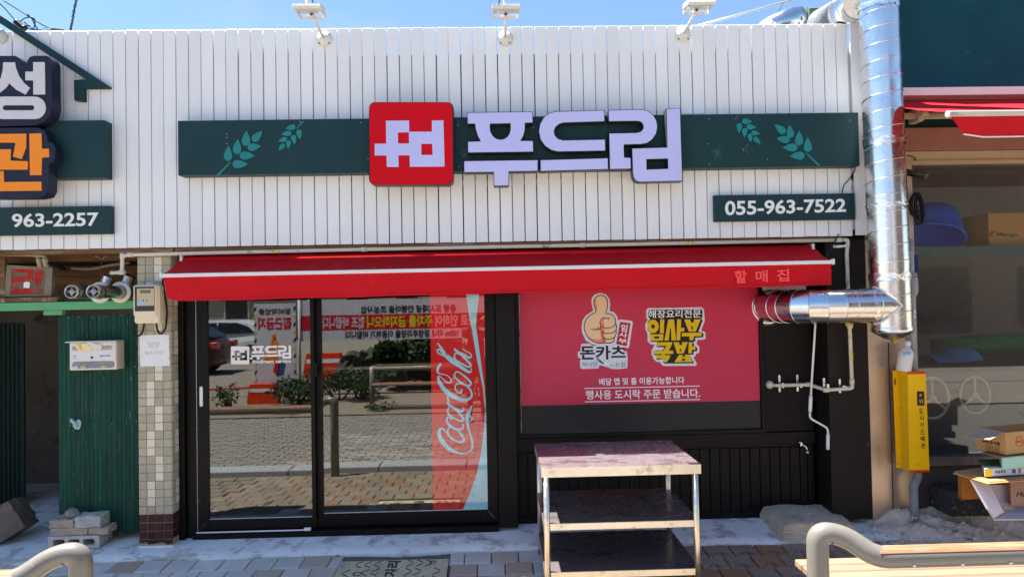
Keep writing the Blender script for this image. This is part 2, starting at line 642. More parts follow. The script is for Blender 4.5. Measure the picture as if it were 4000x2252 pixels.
# ================================================================ ground
def sheet(name, x0, x1, ys, zf, mat, **kw):
    mb = MB()
    for y in ys:
        mb.v += [(x0, y, zf(y)), (x1, y, zf(y))]
    for i in range(len(ys) - 1):
        mb.f.append((2 * i, 2 * i + 1, 2 * i + 3, 2 * i + 2))
        mb.sm.append(False)
    return obj(name, mb, mat, **kw)


sheet('ground', -90, 90, [-120, 60], lambda y: -.45, MAT['earth'], kind='structure')
pavement = sheet('pavement', -8, 8, [-2.36, -.10], lambda y: ground_z(y) - .018, MAT['sand'], kind='structure')
DRAIN = [ong('I', 330, 755), ong('I', 1440, 725)]
dx0, dx1, dy1 = DRAIN[0].x + .01, DRAIN[1].x - .01, DRAIN[0].y
dy0 = dy1 - .52
PV = .186
slope = Matrix.Shear('XY', 3, (0, 0))


def paver_mesh(w, d):
    mb = MB()
    g, c, h = .0035, .006, .06
    x0, x1, y0, y1 = -w / 2 + g, w / 2 - g, -d / 2 + g, d / 2 - g
    v = [(x0, y0, -h), (x1, y0, -h), (x1, y1, -h), (x0, y1, -h),
         (x0, y0, -c), (x1, y0, -c), (x1, y1, -c), (x0, y1, -c),
         (x0 + c, y0 + c, 0), (x1 - c, y0 + c, 0), (x1 - c, y1 - c, 0), (x0 + c, y1 - c, 0)]
    v = [(x, y, z + .055 * y) for x, y, z in v]
    f = [(8, 9, 10, 11)]
    for a in (0, 4):
        for k in range(4):
            f.append((a + k, a + (k + 1) % 4, a + 4 + (k + 1) % 4, a + 4 + k))
    return mb.add(v, f).mesh('paver')


pm_full = paver_mesh(PV, PV)
cells = []
for r_ in range(12):
    yc = -.145 - PV * (r_ + .5)
    if yc - PV / 2 < -2.36:
        break
    off = (r_ % 2) * PV / 2 + .03
    for i in range(-42, 43):
        xc = i * PV + off
        a, b = xc - PV / 2, xc + PV / 2
        if yc - PV / 2 < dy1 and yc + PV / 2 > dy0:
            if a >= dx0 - .02 and b <= dx1 + .02:
                continue
            if a < dx0 < b:
                b = dx0 - .004
            elif a < dx1 < b:
                a = dx1 + .004
            if b - a < .03:
                continue
        cells.append((a, b, yc))


def paver_rank(c):
    x = (c[0] + c[1]) / 2
    d = abs(c[2] + 5)
    vis = abs(x) < .78 * d + .1
    return (0 if vis and c[2] > -1.2 else 1 if -2.6 < x < .3 else 2, -c[2], abs(x))


cells.sort(key=paver_rank)
rest = MB()
for k, (a, b, yc) in enumerate(cells):
    z = ground_z(yc) + random.uniform(-.0025, .0025)
    tx, ty = random.gauss(0, .006), random.gauss(0, .006)
    if k < 292:
        me = pm_full if abs(b - a - PV) < 1e-4 else paver_mesh(b - a, PV)
        if len(me.materials) == 0:
            me.materials.append(MAT['paver'])
        o = obj('paver', me, None, pavement)
        mk_ = 'pavert' if yc + random.gauss(0, .05) < -.60 else 'paverb' if (a + b) / 2 + random.gauss(0, .12) > .62 + .25 * (yc + .5) else None
        if mk_:
            o.material_slots[0].link = 'OBJECT'
            o.material_slots[0].material = MAT[mk_]
        o.location = ((a + b) / 2, yc, z)
        o.rotation_euler = (tx, ty, 0)
    else:
        g, c, w, h = .0035, .006, (b - a) / 2, PV / 2
        v = [(sx * (w - g), sy * (h - g), -.03) for sx, sy in ((-1, -1), (1, -1), (1, 1), (-1, 1))] + [(sx * (w - g - c), sy * (h - g - c), 0) for sx, sy in ((-1, -1), (1, -1), (1, 1), (-1, 1))]
        v = [((a + b) / 2 + x, yc + y, z + q + .055 * y + ty * x) for x, y, q in v]
        rest.add(v, [(4, 5, 6, 7)] + [(i, (i + 1) % 4, 4 + (i + 1) % 4, 4 + i) for i in range(4)])
obj('outer_pavers', rest, MAT['pavert'], pavement, kind='stuff')

# sloping concrete apron under the shop front, its lower edge ragged
ap = MB()
N = 220
for i in range(N + 1):
    x = -8 + 16 * i / N
    jag = .018 * math.sin(x * 7.1) * math.sin(x * 2.3) + random.uniform(-.006, .006)
    ap.v += [(x, -.145 + jag, -.0475), (x, -.02 + jag * .5, -.034), (x, .12, -.016), (x, .45, .004), (x, .45, -.3), (x, -.145 + jag, -.3)]
for i in range(N):
    for k in (0, 1, 2):
        ap.f.append((6 * i + k, 6 * i + 6 + k, 6 * i + 7 + k, 6 * i + k + 1))
        ap.sm.append(True)
    ap.f.append((6 * i + 5, 6 * i + 11, 6 * i + 6, 6 * i))
    ap.sm.append(False)
obj('concrete_apron', ap, MAT['concrete'], kind='structure')

# paint drips and petals on the apron and pavers
specks = MB()
for _ in range(170):
    cx_ = random.gauss(1700, 120) if random.random() < .8 else random.uniform(300, 2300)
    p = ong('I', cx_, random.uniform(385, 560))
    r_ = random.uniform(.001, .0045) * (1.8 if random.random() < .08 else 1)
    n = 7
    specks.add([(p.x + r_ * random.uniform(.5, 1.3) * math.cos(6.283 * k / n), p.y + r_ * random.uniform(.5, 1.3) * math.sin(6.283 * k / n), p.z + .006 + .013 * max(0, -abs(p.y - .05) + .12)) for k in range(n)], [tuple(range(n))])
specks_red = MB()
for _ in range(46):
    p = ong('I', random.gauss(1740, 70), random.uniform(390, 545))
    r_ = random.uniform(.002, .008)
    n = 7
    specks_red.add([(p.x + r_ * random.uniform(.5, 1.3) * math.cos(6.283 * k / n), p.y + r_ * random.uniform(.4, 1.0) * math.sin(6.283 * k / n), p.z + .0065 + .013 * max(0, -abs(p.y - .05) + .12)) for k in range(n)], [tuple(range(n))])
apron = bpy.data.objects['concrete_apron']
obj('black_paint_specks', specks, M('speck_black', (.02, .02, .02), .6), apron, kind='stuff')
obj('red_paint_specks', specks_red, M('speck_red', srgb(214, 84, 90), .6), apron, kind='stuff')
p = ong('I', 300, 703)
ptl = MB()
ptl.add([(p.x + x_, p.y + y_, p.z + .006 + .003 * (k % 2)) for k, (x_, y_) in enumerate(((-.02, -.004), (0, -.012), (.022, 0), (.012, .012), (-.012, .010)))], [(0, 1, 2, 3, 4)])
tag(obj('red_petal', ptl, M('petal', srgb(220, 50, 70), .6)), 'small red petal lying on the pavers left of the drain cover', 'petal')

# granite kerb between pavement and road
kb = bpy.data.objects.new('kerb', None)
COL.objects.link(kb)
tag(kb, kind='structure')
km = MB().box(-.495, .495, -.13, .13, -.25, 0, ch=.012).mesh('kerb_stone')
for i in range(-7, 8):
    o = obj('kerb_stone', km, MAT['kerb'], kb)
    o.location = (i * 1.0 + .13, -2.50, -.135 + random.uniform(-.003, .003))

# brick paved road, in view in the door glass
road = sheet('road', -12, 12, [-6.4, -2.62], lambda y: -.205, MAT['sand'], kind='structure')
bm_ = MB()
v = [(-.0975, -.0475, -.03), (.0975, -.0475, -.03), (.0975, .0475, -.03), (-.0975, .0475, -.03), (-.093, -.043, 0), (.093, -.043, 0), (.093, .043, 0), (-.093, .043, 0)]
bm_.add(v, [(4, 5, 6, 7)] + [(i, (i + 1) % 4, 4 + (i + 1) % 4, 4 + i) for i in range(4)])
brick_me = bm_.mesh('road_brick')
rest = MB()
bc = []
for r_ in range(37):
    yc = -2.69 - .1 * r_
    for i in range(-26, 26):
        bc.append((i * .2 + (r_ % 2) * .1, yc))
bc.sort(key=lambda c: (0 if -2.6 < c[0] < .3 else 1, -c[1], abs(c[0])))
for k, (xc, yc) in enumerate(bc):
    z = -.188 + random.uniform(-.003, .003)
    if k < 280:
        o = obj('road_brick', brick_me, MAT['brick'], road)
        o.location = (xc, yc, z)
    else:
        rest.add([(xc + p[0], yc + p[1], z + p[2]) for p in v], [(4, 5, 6, 7)] + [(i, (i + 1) % 4, 4 + (i + 1) % 4, 4 + i) for i in range(4)])
obj('outer_bricks', rest, MAT['brick'], road, kind='stuff')
sheet('far_pavement', -30, 30, [-9.2, -6.4], lambda y: -.18, MAT['pavert'], kind='structure')
sheet('concrete_lot', -60, 60, [-60, -9.2], lambda y: -.17, MAT['road'], kind='structure')
sheet('road_end', -60, -12, [-6.4, -2.62], lambda y: -.19, MAT['road'], kind='structure')
sheet('road_end', 12, 60, [-6.4, -2.62], lambda y: -.19, MAT['road'], kind='structure')
sheet('side_pavement', -60, -8, [-2.62, .4], lambda y: -.16, MAT['road'], kind='structure')
sheet('side_pavement', 8, 60, [-2.62, .4], lambda y: -.16, MAT['road'], kind='structure')

# drain cover with cut chevrons and lettering
dcv = thing('drain_cover', 'tan metal drain cover with chevron pattern and Korean lettering set among the pavers', 'drain cover', ((dx0 + dx1) / 2, (dy0 + dy1) / 2, ground_z((dy0 + dy1) / 2)))
tanm = M('cast_cover', srgb(206, 196, 160), .7, .0, var=.14, vs=7, dirt=[((.20, .17, .12), .25, 9), ((.40, .38, .30), .15, 40)], bump=.3, bs=80)
slot = M('cover_slot', (.03, .027, .02), .8)
mb = MB()
mb.hexa([(dx0, dy0, ground_z(dy0) - .05), (dx1, dy0, ground_z(dy0) - .05), (dx1, dy1, ground_z(dy1) - .05), (dx0, dy1, ground_z(dy1) - .05),
         (dx0, dy0, ground_z(dy0) + .003), (dx1, dy0, ground_z(dy0) + .003), (dx1, dy1, ground_z(dy1) + .003), (dx0, dy1, ground_z(dy1) + .003)])
obj('cover_plate', mb, tanm, dcv)


def on_cover(u, v):
    y = dy0 + v * (dy1 - dy0)
    return Vector((dx0 + u * (dx1 - dx0), y, ground_z(y) + .0042))


def cover_bar(mb, u0, v0, u1, v1, w=.0075):
    a, b = on_cover(u0, v0), on_cover(u1, v1)
    t = (b - a).normalized()
    n = Vector((0, 0, 1)).cross(t).normalized() * w / 2
    mb.slab([a - n, b - n, b + n, a + n], (0, 0, .0012))


mb = MB()
for side in (0, 1):
    for k in range(4):
        for j in range(4):
            u = .06 + .085 * k if side == 0 else .94 - .085 * k
            du = .07 if side == 0 else -.07
            v0 = .06 + .24 * j
            if (k + j) % 5 == 3:
                continue
            cover_bar(mb, u + du * .06, v0 + .085, u + du * .9, v0 + .01)
            cover_bar(mb, u + du * .06, v0 + .125, u + du * .9, v0 + .20)
obj('chevron_slots', mb, slot, dcv, kind='stuff')
mb = MB()
for cu_, cv_, rr in ((.24, .22, .05), (.80, .25, .085), (.86, .90, .028), (.20, .62, .035)):
    for a0 in range(0, 330, 30):
        a1 = a0 + 24
        y_ = (dx1 - dx0) / (dy1 - dy0)
        cover_bar(mb, cu_ + rr * math.cos(R(a0)), cv_ + rr * y_ * math.sin(R(a0)), cu_ + rr * math.cos(R(a1)), cv_ + rr * y_ * math.sin(R(a1)), .008)
obj('ring_slots', mb, slot, dcv, kind='stuff')
me = text_mesh('문화거리', [on_cover(.44, .03), on_cover(.44, .97), on_cover(.56, .97), on_cover(.56, .03)], .0012, .03)
obj('lettering', me, slot, dcv)

# ================================================================ white slatted fascia
fas = thing('slatted_fascia', 'wide white fascia of upright slats with dark gaps above the shop fronts', 'fascia', (0, 0, 2.15))
SZ0, SZ1, SP = 2.15, 3.742, .0905
sl_me = MB().box(-.0419, .0419, 0, .022, SZ0, SZ1, ch=.0025).mesh('slat')
x = -2.763 + SP / 2
while x > -4.6:
    x -= SP
outer = MB()
xo = x - SP
while xo > -7.5:
    outer.box(xo - .0427, xo + .0427, 0, .022, SZ0, SZ1, ch=.0025)
    xo -= SP
obj('outer_slats', outer, MAT['slat'], fas, kind='stuff')
k = 0
while x < 2.66:
    o = obj('slat', sl_me, MAT['slat'], fas)
    wide = -2.75 < x < 2.8
    o.location = (x + random.gauss(0, .0003), random.uniform(0, .002), random.gauss(0, .0007))
    o.rotation_euler = (0, random.gauss(0, .0003), random.gauss(0, .002))
    if x < -2.1 or x > 1.6:
        o.scale = (1.02, 1, 1)
    x += SP
    k += 1
# wider closing board at the right end
obj('end_board', MB().box(2.691, 2.86, .0, .022, SZ0 + .004, SZ1 + .01, ch=.0025), MAT['slat'], fas)
obj('backing_panel', MB().box(-7.5, 2.86, .10, .13, SZ0 + .02, SZ1 - .17), MAT['backing'], fas)
obj('batten', MB().box(-4.7, -2.05, .024, .06, SZ1 - .10, SZ1 - .05), MAT['batten'], fas)
obj('batten', MB().box(-4.7, -1.2, .026, .05, SZ0 + .05, SZ1 - .13), MAT['batten'], fas, label='pale sheet close behind the gaps')
obj('batten', MB().box(-2.0, 2.86, .026, .06, SZ0 + .42, SZ0 + .46), MAT['batten'], fas)
obj('batten', MB().box(1.25, 2.86, .026, .05, SZ0 + .05, SZ1 - .16), MAT['batten'], fas)
woodold = M('old_wood', srgb(112, 84, 58), .85, var=.3, vs=5, stretch=(1, 12, 12), dirt=[((.30, .24, .17), .3, 5, (.4, 4, 4)), ((.05, .035, .025), .2, 8, (.5, 4, 4))], bump=.5, bs=20)
mb = MB()
mb.box(-7.5, -2.35, .012, .10, SZ0 - .035, SZ0 - .003)
obj('edge_board', mb, woodold, fas)
obj('edge_board', MB().box(-2.34, 2.6, .024, .10, SZ0 - .03, SZ0 - .004), woodold, fas)

# ================================================================ building behind
bld = thing('shop_building', 'single storey shop building behind the white slatted fascia', 'building', (0, 3, 0))
plaster = M('dark_plaster', (.06, .058, .055), .9, var=.2, dirt=[((.14, .13, .12), .25, 2.2)])
roofm = M('roof_sheet', (.22, .23, .23), .7)
obj('roof', MB().box(-7.5, 2.93, .14, 6.0, 3.40, 3.5), roofm, bld)
obj('ceiling', MB().box(-7.5, 2.93, .14, 6.0, 2.16, 2.22), MAT['dark'], bld)
obj('wall', MB().box(-7.5, 2.93, 6.0, 6.15, -.1, 3.5), plaster, bld)
obj('wall', MB().box(-7.6, -7.5, .3, 6.0, -.1, 3.5), plaster, bld)
obj('wall', MB().box(-2.40, -2.30, .30, 6.0, -.1, 2.16), plaster, bld)
obj('wall', MB().box(2.86, 2.93, .32, 6.0, -.1, 3.5), plaster, bld)
obj('wall', MB().box(-7.5, -5.2, .28, .40, -.1, 2.15), plaster, bld)
obj('floor', MB().box(-2.30, 2.86, .40, 6.0, -.06, -.0), M('shop_floor', srgb(120, 112, 104), .4, var=.1), bld)
obj('floor', MB().box(-7.5, -2.40, .46, 6.0, -.06, -.0), MAT['concrete'], bld)
# shallow dark lintel band under the fascia, above door and window
obj('lintel', MB().box(-2.37, 2.50, .235, .30, 1.98, 2.16), MAT['black'], bld)

# ================================================================ shop sign on the fascia
def leaf_loop(tip, base, w, n=9):
    t, b = Vector((tip[0], tip[1])), Vector((base[0], base[1]))
    ax = b - t
    L = ax.length
    ax.normalize()
    nn = Vector((-ax.y, ax.x))
    lf, rt = [], []
    for i in range(1, n):
        s_ = i / n
        wd = w / 2 * (math.sin(math.pi * min(1, s_ * .72)) if s_ < .69 else 1.0 * math.sqrt(max(0, 1 - ((s_ - .69) / .31) ** 2)))
        lf.append(t + ax * L * s_ + nn * wd)
        rt.append(t + ax * L * s_ - nn * wd)
    return [(p.x, p.y) for p in [t] + lf + [t + ax * L] + rt[::-1]]


def sign_band(parent, x0, x1, z0, z1, y0, mat):
    obj('panel', MB().box(x0, x1, y0, -.001, z0, z1, ch=.0015), mat, parent)


sgn = thing('shop_sign', 'long dark green sign band with lilac Korean channel letters and a red square logo', 'sign', (.2, -.1, 2.65))
BY = -.105
tl, br = at('F', 447, 306, BY), at('F', 2162, 415, BY)
sign_band(sgn, tl.x, br.x, 2.652, 3.043, BY, MAT['green'])
LEAVES = [('U', [((420, 685), (405, 1040), 190), ((632, 535), (608, 888), 190), ((828, 347), (810, 703), 190), ((1187, 355), (965, 590), 170),
                 ((1165, 692), (848, 740), 170), ((1025, 912), (663, 915), 185), ((866, 1103), (505, 1110), 188),
                 ((1712, 302), (1945, 255), 125), ((1620, 437), (1852, 395), 120), ((1546, 592), (1750, 525), 115), ((1550, 800), (1690, 650), 110),
                 ((1772, 768), (1785, 560), 110), ((1920, 670), (1885, 440), 125), ((2035, 548), (2008, 322), 128)]),
          ('X', [((597, 212), (352, 200), 128), ((285, 487), (293, 240), 128), ((695, 347), (457, 330), 128), ((410, 592), (422, 356), 128),
                 ((783, 498), (570, 465), 115), ((557, 702), (542, 490), 115), ((788, 730), (635, 580), 115),
                 ((1128, 275), (1375, 485), 170), ((1467, 283), (1515, 600), 172), ((1700, 422), (1706, 780), 190), ((1897, 577), (1916, 935), 190),
                 ((1163, 605), (1485, 650), 170), ((1310, 823), (1672, 820), 188), ((1480, 1022), (1840, 1010), 190)])]
for c, ls in LEAVES:
    for t_, b_, w_ in ls:
        shape('leaf', c, [leaf_loop(t_, b_, w_)], BY - .0062, .006, MAT['teal'], sgn)
for c, q in (('U', [(137, 1358), (208, 1358), (478, 1070), (455, 1055)]), ('U', [(2140, 138), (2092, 138), (1950, 300), (1965, 312)]), ('X', [(1855, 955), (1875, 942), (2203, 1243), (2142, 1246)])):
    shape('stem', c, [q], BY - .0062, .006, MAT['teal'], sgn)

LY = -.185
LETTERS = [
    [('J', [[(1570, 225), (2498, 213), (2503, 362), (2392, 365), (2388, 470), (2368, 550), (2325, 628), (2507, 630), (2510, 780), (1580, 792), (1577, 642), (1762, 635), (1718, 550), (1690, 460), (1680, 378), (1573, 378)],
            [(1890, 378), (2190, 372), (2190, 470), (2172, 530), (2140, 575), (2095, 603), (2040, 612), (1982, 600), (1930, 560), (1897, 500), (1886, 440)]]),
     ('J', [[(1522, 920), (2575, 905), (2575, 1055), (2158, 1062), (2155, 1265), (1955, 1268), (1950, 1070), (1525, 1075)]])],
    [('K', [[(1205, 130), (1210, 295), (570, 315), (500, 335), (440, 385), (412, 450), (428, 520), (480, 578), (560, 600), (1218, 588), (1223, 755), (480, 770), (380, 745), (280, 680), (210, 580), (185, 450), (205, 340), (260, 245), (340, 180), (430, 150)]]),
     ('K', [[(210, 910), (1262, 880), (1265, 1045), (212, 1075)]])],
    [('K', [[(1280, 130), (1800, 118), (1890, 140), (1970, 195), (2025, 290), (2040, 390), (2020, 490), (1960, 580), (1880, 635), (1790, 652), (1520, 660), (1512, 700), (1520, 870), (1620, 872), (1625, 1038), (1302, 1045), (1290, 492), (1720, 482), (1785, 465), (1825, 420), (1832, 380), (1815, 330), (1780, 298), (1720, 288), (1285, 295)]]),
     ('K', [[(2190, 105), (2398, 97), (2432, 1228), (1770, 1245), (1710, 1225), (1675, 1170), (1663, 1100), (1650, 728), (2205, 712)],
            [(1870, 890), (2212, 880), (2218, 1045), (1872, 1060)]])],
]
MARK = [[(395, 337), (728, 335), (731, 495), (1057, 495), (1057, 335), (1222, 333), (1239, 996), (740, 998), (736, 834), (575, 834), (577, 1000), (408, 1000), (404, 836), (235, 836), (233, 668), (400, 666)],
        [(568, 506), (726, 504), (727, 663), (570, 665)], [(903, 670), (1062, 668), (1066, 828), (905, 829)]]
for strokes in LETTERS:
    body = None
    for c, loops in strokes:
        if body is None:
            body = shape('channel_letter', c, loops, LY + .0015, .078, MAT['signside'], sgn, offset=.004)
            top = body
        else:
            top = shape('letter_stroke', c, loops, LY + .0015, .078, MAT['signside'], body, offset=.004)
        shape('letter_face', c, loops, LY, .01, MAT['lilac'], body)
bx = shape('logo_box', 'J', [[(a, b) for a, b in rrect(152, 70, 1367, 1260, 88)]], LY - .005, .085, MAT['signside'], sgn)
# the square leans with the trace: shift its lower edge a touch by tracing again for the face
shape('logo_face', 'J', [[(158 + (y - 70) / 1190 * 12 + (x - 152) / 1215 * 1190, y - (x - 152) / 1215 * 5) for x, y in rrect(152, 77, 1367, 1256, 86)]], LY - .0075, .008, MAT['red'], bx)
shape('logo_mark', 'J', MARK, LY - .009, .004, MAT['lilac'], bx)
obj('wire_box', MB().box(at('K', 2405, 170, -.03).x, at('K', 2760, 170, -.03).x, -.06, -.002, 3.044, 3.062), MAT['batten'], sgn)

rvm = M('rivet_pale', (.5, .52, .5), .4)
for c, x_, y_ in (('U', 382, 432), ('U', 385, 645), ('U', 2037, 150), ('J', 38, 365), ('J', 1430, 400), ('J', 1448, 998), ('J', 140, 882), ('J', 2515, 435), (2, 987, 595), (2, 985, 722), (2, 990, 823), (0, 1137, 690), ('X', 960, 1100), ('X', 395, 890)):
    p = at(c, x_, y_, BY)
    obj('rivet', MB().lathe([(0, 0), (.0038, 0), (.003, .0014), (0, .002)], (p.x, BY - .0003, p.z), (0, -1, 0), 8), rvm, sgn)
scm = M('scratch_pale', (.22, .34, .32), .5)
obj('scratches', strokes_mesh('X', [([(265, 55), (235, 105), (190, 170)], [3, 7, 5]), ([(505, 745), (465, 790), (475, 825)], [6, 5, 4]), ([(420, 815), (372, 852), (395, 898)], [3, 5, 6]), ([(470, 830), (485, 980)], [2, 3])], BY - .0005, .0006), scm, sgn, kind='stuff')
sc_ = thing('sign_cable', 'thin black cable hanging from the green sign band to the phone number board', 'cable', at(3, 437, 838, -.05))
obj('cable', MB().tube(smooth_pts([at(3, x_, y_, y3) for x_, y_, y3 in ((440, 832, -.03), (432, 860, -.03), (405, 900, -.025), (380, 930, -.03), (371, 968, -.03))], False, 6), .0042, 8), M('cable_thin', (.012, .012, .014), .5), sc_)

pl = thing('phone_sign', 'dark green phone number board reading 055-963-7522 at the right of the fascia', 'sign', (2.3, -.02, 2.25))
PY = -.042
a, b = at('F', 1796, 490, PY), at('F', 2151, 553, PY)
obj('board', MB().box(a.x, b.x, PY, -.001, at('F', 1796, 557, PY).z, at('F', 1796, 491, PY).z, ch=.0015), MAT['green'], pl)
text('digits', '055-963-7522', 'F', [(1823, 505), (2127, 499), (2127, 533), (1823, 542)], PY, MAT['digit'], pl, .002, .022).data.transform(Matrix.Translation((0, -.0022, 0)))

pl2 = thing('phone_sign', 'dark green phone number board reading 963-2257 at the left of the fascia', 'sign', (-3.2, -.02, 2.25))
a, b = at(0, -80, 1035, PY), at(0, 557, 1172, PY)
obj('board', MB().box(a.x, b.x, PY, -.001, at(0, 300, 1175, PY).z, at(0, 300, 1035, PY).z, ch=.0015), MAT['green'], pl2)
text('digits', '963-2257', 'B', [(150, 110), (1240, 92), (1238, 266), (155, 284)], PY, MAT['digit'], pl2, .002, .022).data.transform(Matrix.Translation((0, -.0022, 0)))

# ---- neighbour's sign at the far left
ns = thing('neighbour_sign', 'dark sign with white and orange Korean syllables under a green roof outline', 'sign', (-3.6, -.1, 2.6))
a, b = at(0, -120, 612, -.10), at(0, 525, 890, -.10)
obj('panel', MB().box(a.x, b.x, -.10, -.001, b.z, a.z + .003, ch=.0015), MAT['green'], ns)
shape('roof_outline', 0, [[(-60, 38), (0, 78), (545, 432), (540, 439), (416, 440), (417, 505), (372, 503), (370, 402), (430, 398), (0, 118), (-60, 80)]], -.045, .044, MAT['green'], ns)
NY = -.19
b1 = shape('syllable_block', 'A', [[(-250, 447), (195, 447), (240, 475), (268, 525), (275, 565), (335, 565), (345, 505), (375, 460), (430, 445), (585, 445), (625, 465), (645, 520), (650, 900), (655, 1080), (630, 1190), (560, 1275), (440, 1318), (0, 1330), (-250, 1330)]], NY, .10, MAT['navy'], ns)
shape('letter_stroke', 'A', [[(38, 527), (188, 527), (200, 600), (240, 700), (300, 785), (375, 848), (320, 932), (200, 870), (115, 790), (70, 850), (0, 905), (-90, 940), (-130, 880), (-40, 800), (10, 720), (34, 620)]], NY - .004, .006, MAT['lgrey'], b1)
shape('letter_stroke', 'A', [[(417, 525), (562, 525), (567, 930), (418, 932), (418, 755), (318, 752), (318, 645), (417, 643)]], NY - .004, .006, MAT['lgrey'], b1)
shape('letter_stroke', 'A', [rrect(-110, 958, 575, 1240, 138), rrect(33, 1066, 430, 1130, 30)], NY - .004, .006, MAT['lgrey'], b1)
b2 = shape('syllable_block', 0, [[(-60, 642), (190, 640), (222, 655), (236, 685), (238, 710), (262, 715), (277, 740), (275, 795), (262, 815), (244, 820), (240, 950), (225, 980), (180, 990), (0, 992), (-60, 992)]], NY, .10, MAT['navy'], ns)
for lp in ([(-40, 672), (132, 670), (130, 740), (108, 797), (65, 785), (78, 715), (-40, 714)], [(-40, 748), (55, 748), (52, 805), (140, 808), (138, 850), (-40, 850)],
           [(147, 670), (208, 668), (210, 745), (245, 745), (246, 787), (210, 790), (207, 877), (150, 878)], [(-40, 858), (18, 857), (20, 912), (207, 910), (208, 955), (-40, 958)]):
    shape('letter_stroke', 0, [lp], NY - .004, .006, MAT['orange'], b2)

# ================================================================ three floodlights above the fascia
lampm = M('lamp_paint', (.70, .70, .66), .42, var=.06, dirt=[((.30, .17, .07), .14, 30), ((.45, .43, .38), .15, 14)])
lens = M('lamp_lens', (.5, .52, .5), .15, coat=.5)
cable = M('black_cable', (.012, .012, .014), .5)


def floodlight(x, z, lean, label):
    t = thing('floodlight', label, 'floodlight', (x, -.005, z), 'floodlights above the fascia')
    y0 = -.004
    obj('base_plate', MB().lathe([(0, 0), (.056, 0), (.056, .005), (.044, .007), (.038, .018), (.026, .028), (.014, .031), (0, .032)], (x, y0, z), (0, -1, 0), 28), lampm, t)
    for a in (45, 135, 225, 315):
        o = obj('bolt', MB().lathe([(0, 0), (.006, 0), (.006, .004), (0, .005)], (x + .050 * math.cos(R(a)), y0 - .006, z + .050 * math.sin(R(a))), (0, -1, 0), 6), M('bolt', (.25, .2, .15), .5, .8) if a == 45 and not bpy.data.materials.get('bolt') else bpy.data.materials['bolt'], t)
    tip = Vector((x, -.33, z + .030))
    obj('arm', MB().tube([(x, -.035, z + .004), tip], .0105, 12), lampm, t)
    obj('joint', MB().lathe([(0, -.012), (.014, -.012), (.016, -.006), (.016, .008), (.008, .012), (0, .012)], (tip.x, tip.y - .004, tip.z + .004), (0, -1, .1), 16), lampm, t)
    obj('bracket_bolt', MB().lathe([(0, 0), (.0085, 0), (.0085, .006), (0, .006)], (tip.x, tip.y - .016, tip.z + .006), (0, -1, .1), 10), cable, t)
    # U bracket: bar with two slots and two side arms running forward and up to the lamp body
    w = .086
    bz = tip.z
    hh = .014
    loops = [[(x - w, bz - hh), (x + w, bz - hh), (x + w, bz + hh), (x - w, bz + hh)]]
    for s_ in (-1, 1):
        loops.append([(x + s_ * .054 + p[0], bz + p[1]) for p in rrect(-.012, -.0055, .012, .0055, .005, 3)])
    me = curve_mesh(loops, .003)
    me.transform(Matrix.Translation((0, tip.y + .012, 0)))
    obj('bracket', me, lampm, t)
    for s_ in (-1, 1):
        xx = x + s_ * w
        mb = MB().hexa([(xx - .0015, tip.y + .012, bz - hh), (xx + .0015, tip.y + .012, bz - hh), (xx + .0015, tip.y + .015, bz + hh), (xx - .0015, tip.y + .015, bz + hh),
                        (xx - .0015, tip.y - .085, bz + .002), (xx + .0015, tip.y - .085, bz + .002), (xx + .0015, tip.y - .082, bz + .028), (xx - .0015, tip.y - .082, bz + .028)])
        obj('bracket_arm', mb, lampm, t)
    # body: flat housing, glass below, cooling fins above
    mat_ = Matrix.Translation((x, tip.y - .075, bz + .014)) @ Matrix.Rotation(R(10), 4, 'X')
    hb = obj('housing', MB().box(-.096, .096, -.070, .070, -.011, .008, mat_, ch=.004), lampm, t)
    obj('lamp_glass', MB().box(-.080, .080, -.055, .055, -.0135, -.0105, mat_), lens, hb)
    for k in range(20):
        xx = -.0905 + .00953 * k
        obj('cooling_fin', MB().box(xx - .0018, xx + .0018, -.072, .072, .0075, .024, mat_), lampm, hb)
    obj('cable_gland', MB().lathe([(0, 0), (.013, 0), (.012, .034), (.009, .036), (.009, .042), (0, .042)], mat_ @ Vector((-.012, .0, .02)), (0, 0, 1), 12), lampm, t)
    g0 = mat_ @ Vector((-.012, .0, .058))
    pts = smooth_pts([g0, g0 + Vector((.006, 0, .018)), g0 + Vector((.018 * lean, .006, .026)), g0 + Vector((.032 * lean, .02, .004)), g0 + Vector((.034 * lean, .045, -.035))], False, 5)
    obj('cable', MB().tube(pts, .004, 8), cable, t)


floodlight(-1.227, 3.662, 1, 'white floodlight on its arm, leftmost of three above the slats')
floodlight(.103, 3.651, -1, 'white floodlight on its arm above the red square logo and first letter, middle of three')
floodlight(1.428, 3.668, 1, 'white floodlight on its arm beside the thin slanting rod, rightmost of three')
# a fourth lamp foot shows at the left edge
t = thing('lamp_base', 'round white lamp foot at the left edge of the slats under the green roof outline', 'lamp base', (-3.57, -.004, 3.66))
obj('base_plate', MB().lathe([(0, 0), (.056, 0), (.056, .005), (.044, .007), (.038, .018), (.026, .028), (.014, .031), (0, .032)], (at(0, 2, 185, 0).x, -.004, at(0, 2, 185, 0).z), (0, -1, 0), 28), lampm, t)
obj('arm', MB().tube([(at(0, 2, 185, 0).x, -.03, at(0, 2, 185, 0).z), (at(0, 2, 185, 0).x - .03, -.33, at(0, 2, 185, 0).z + .05)], .0105, 12), lampm, t)

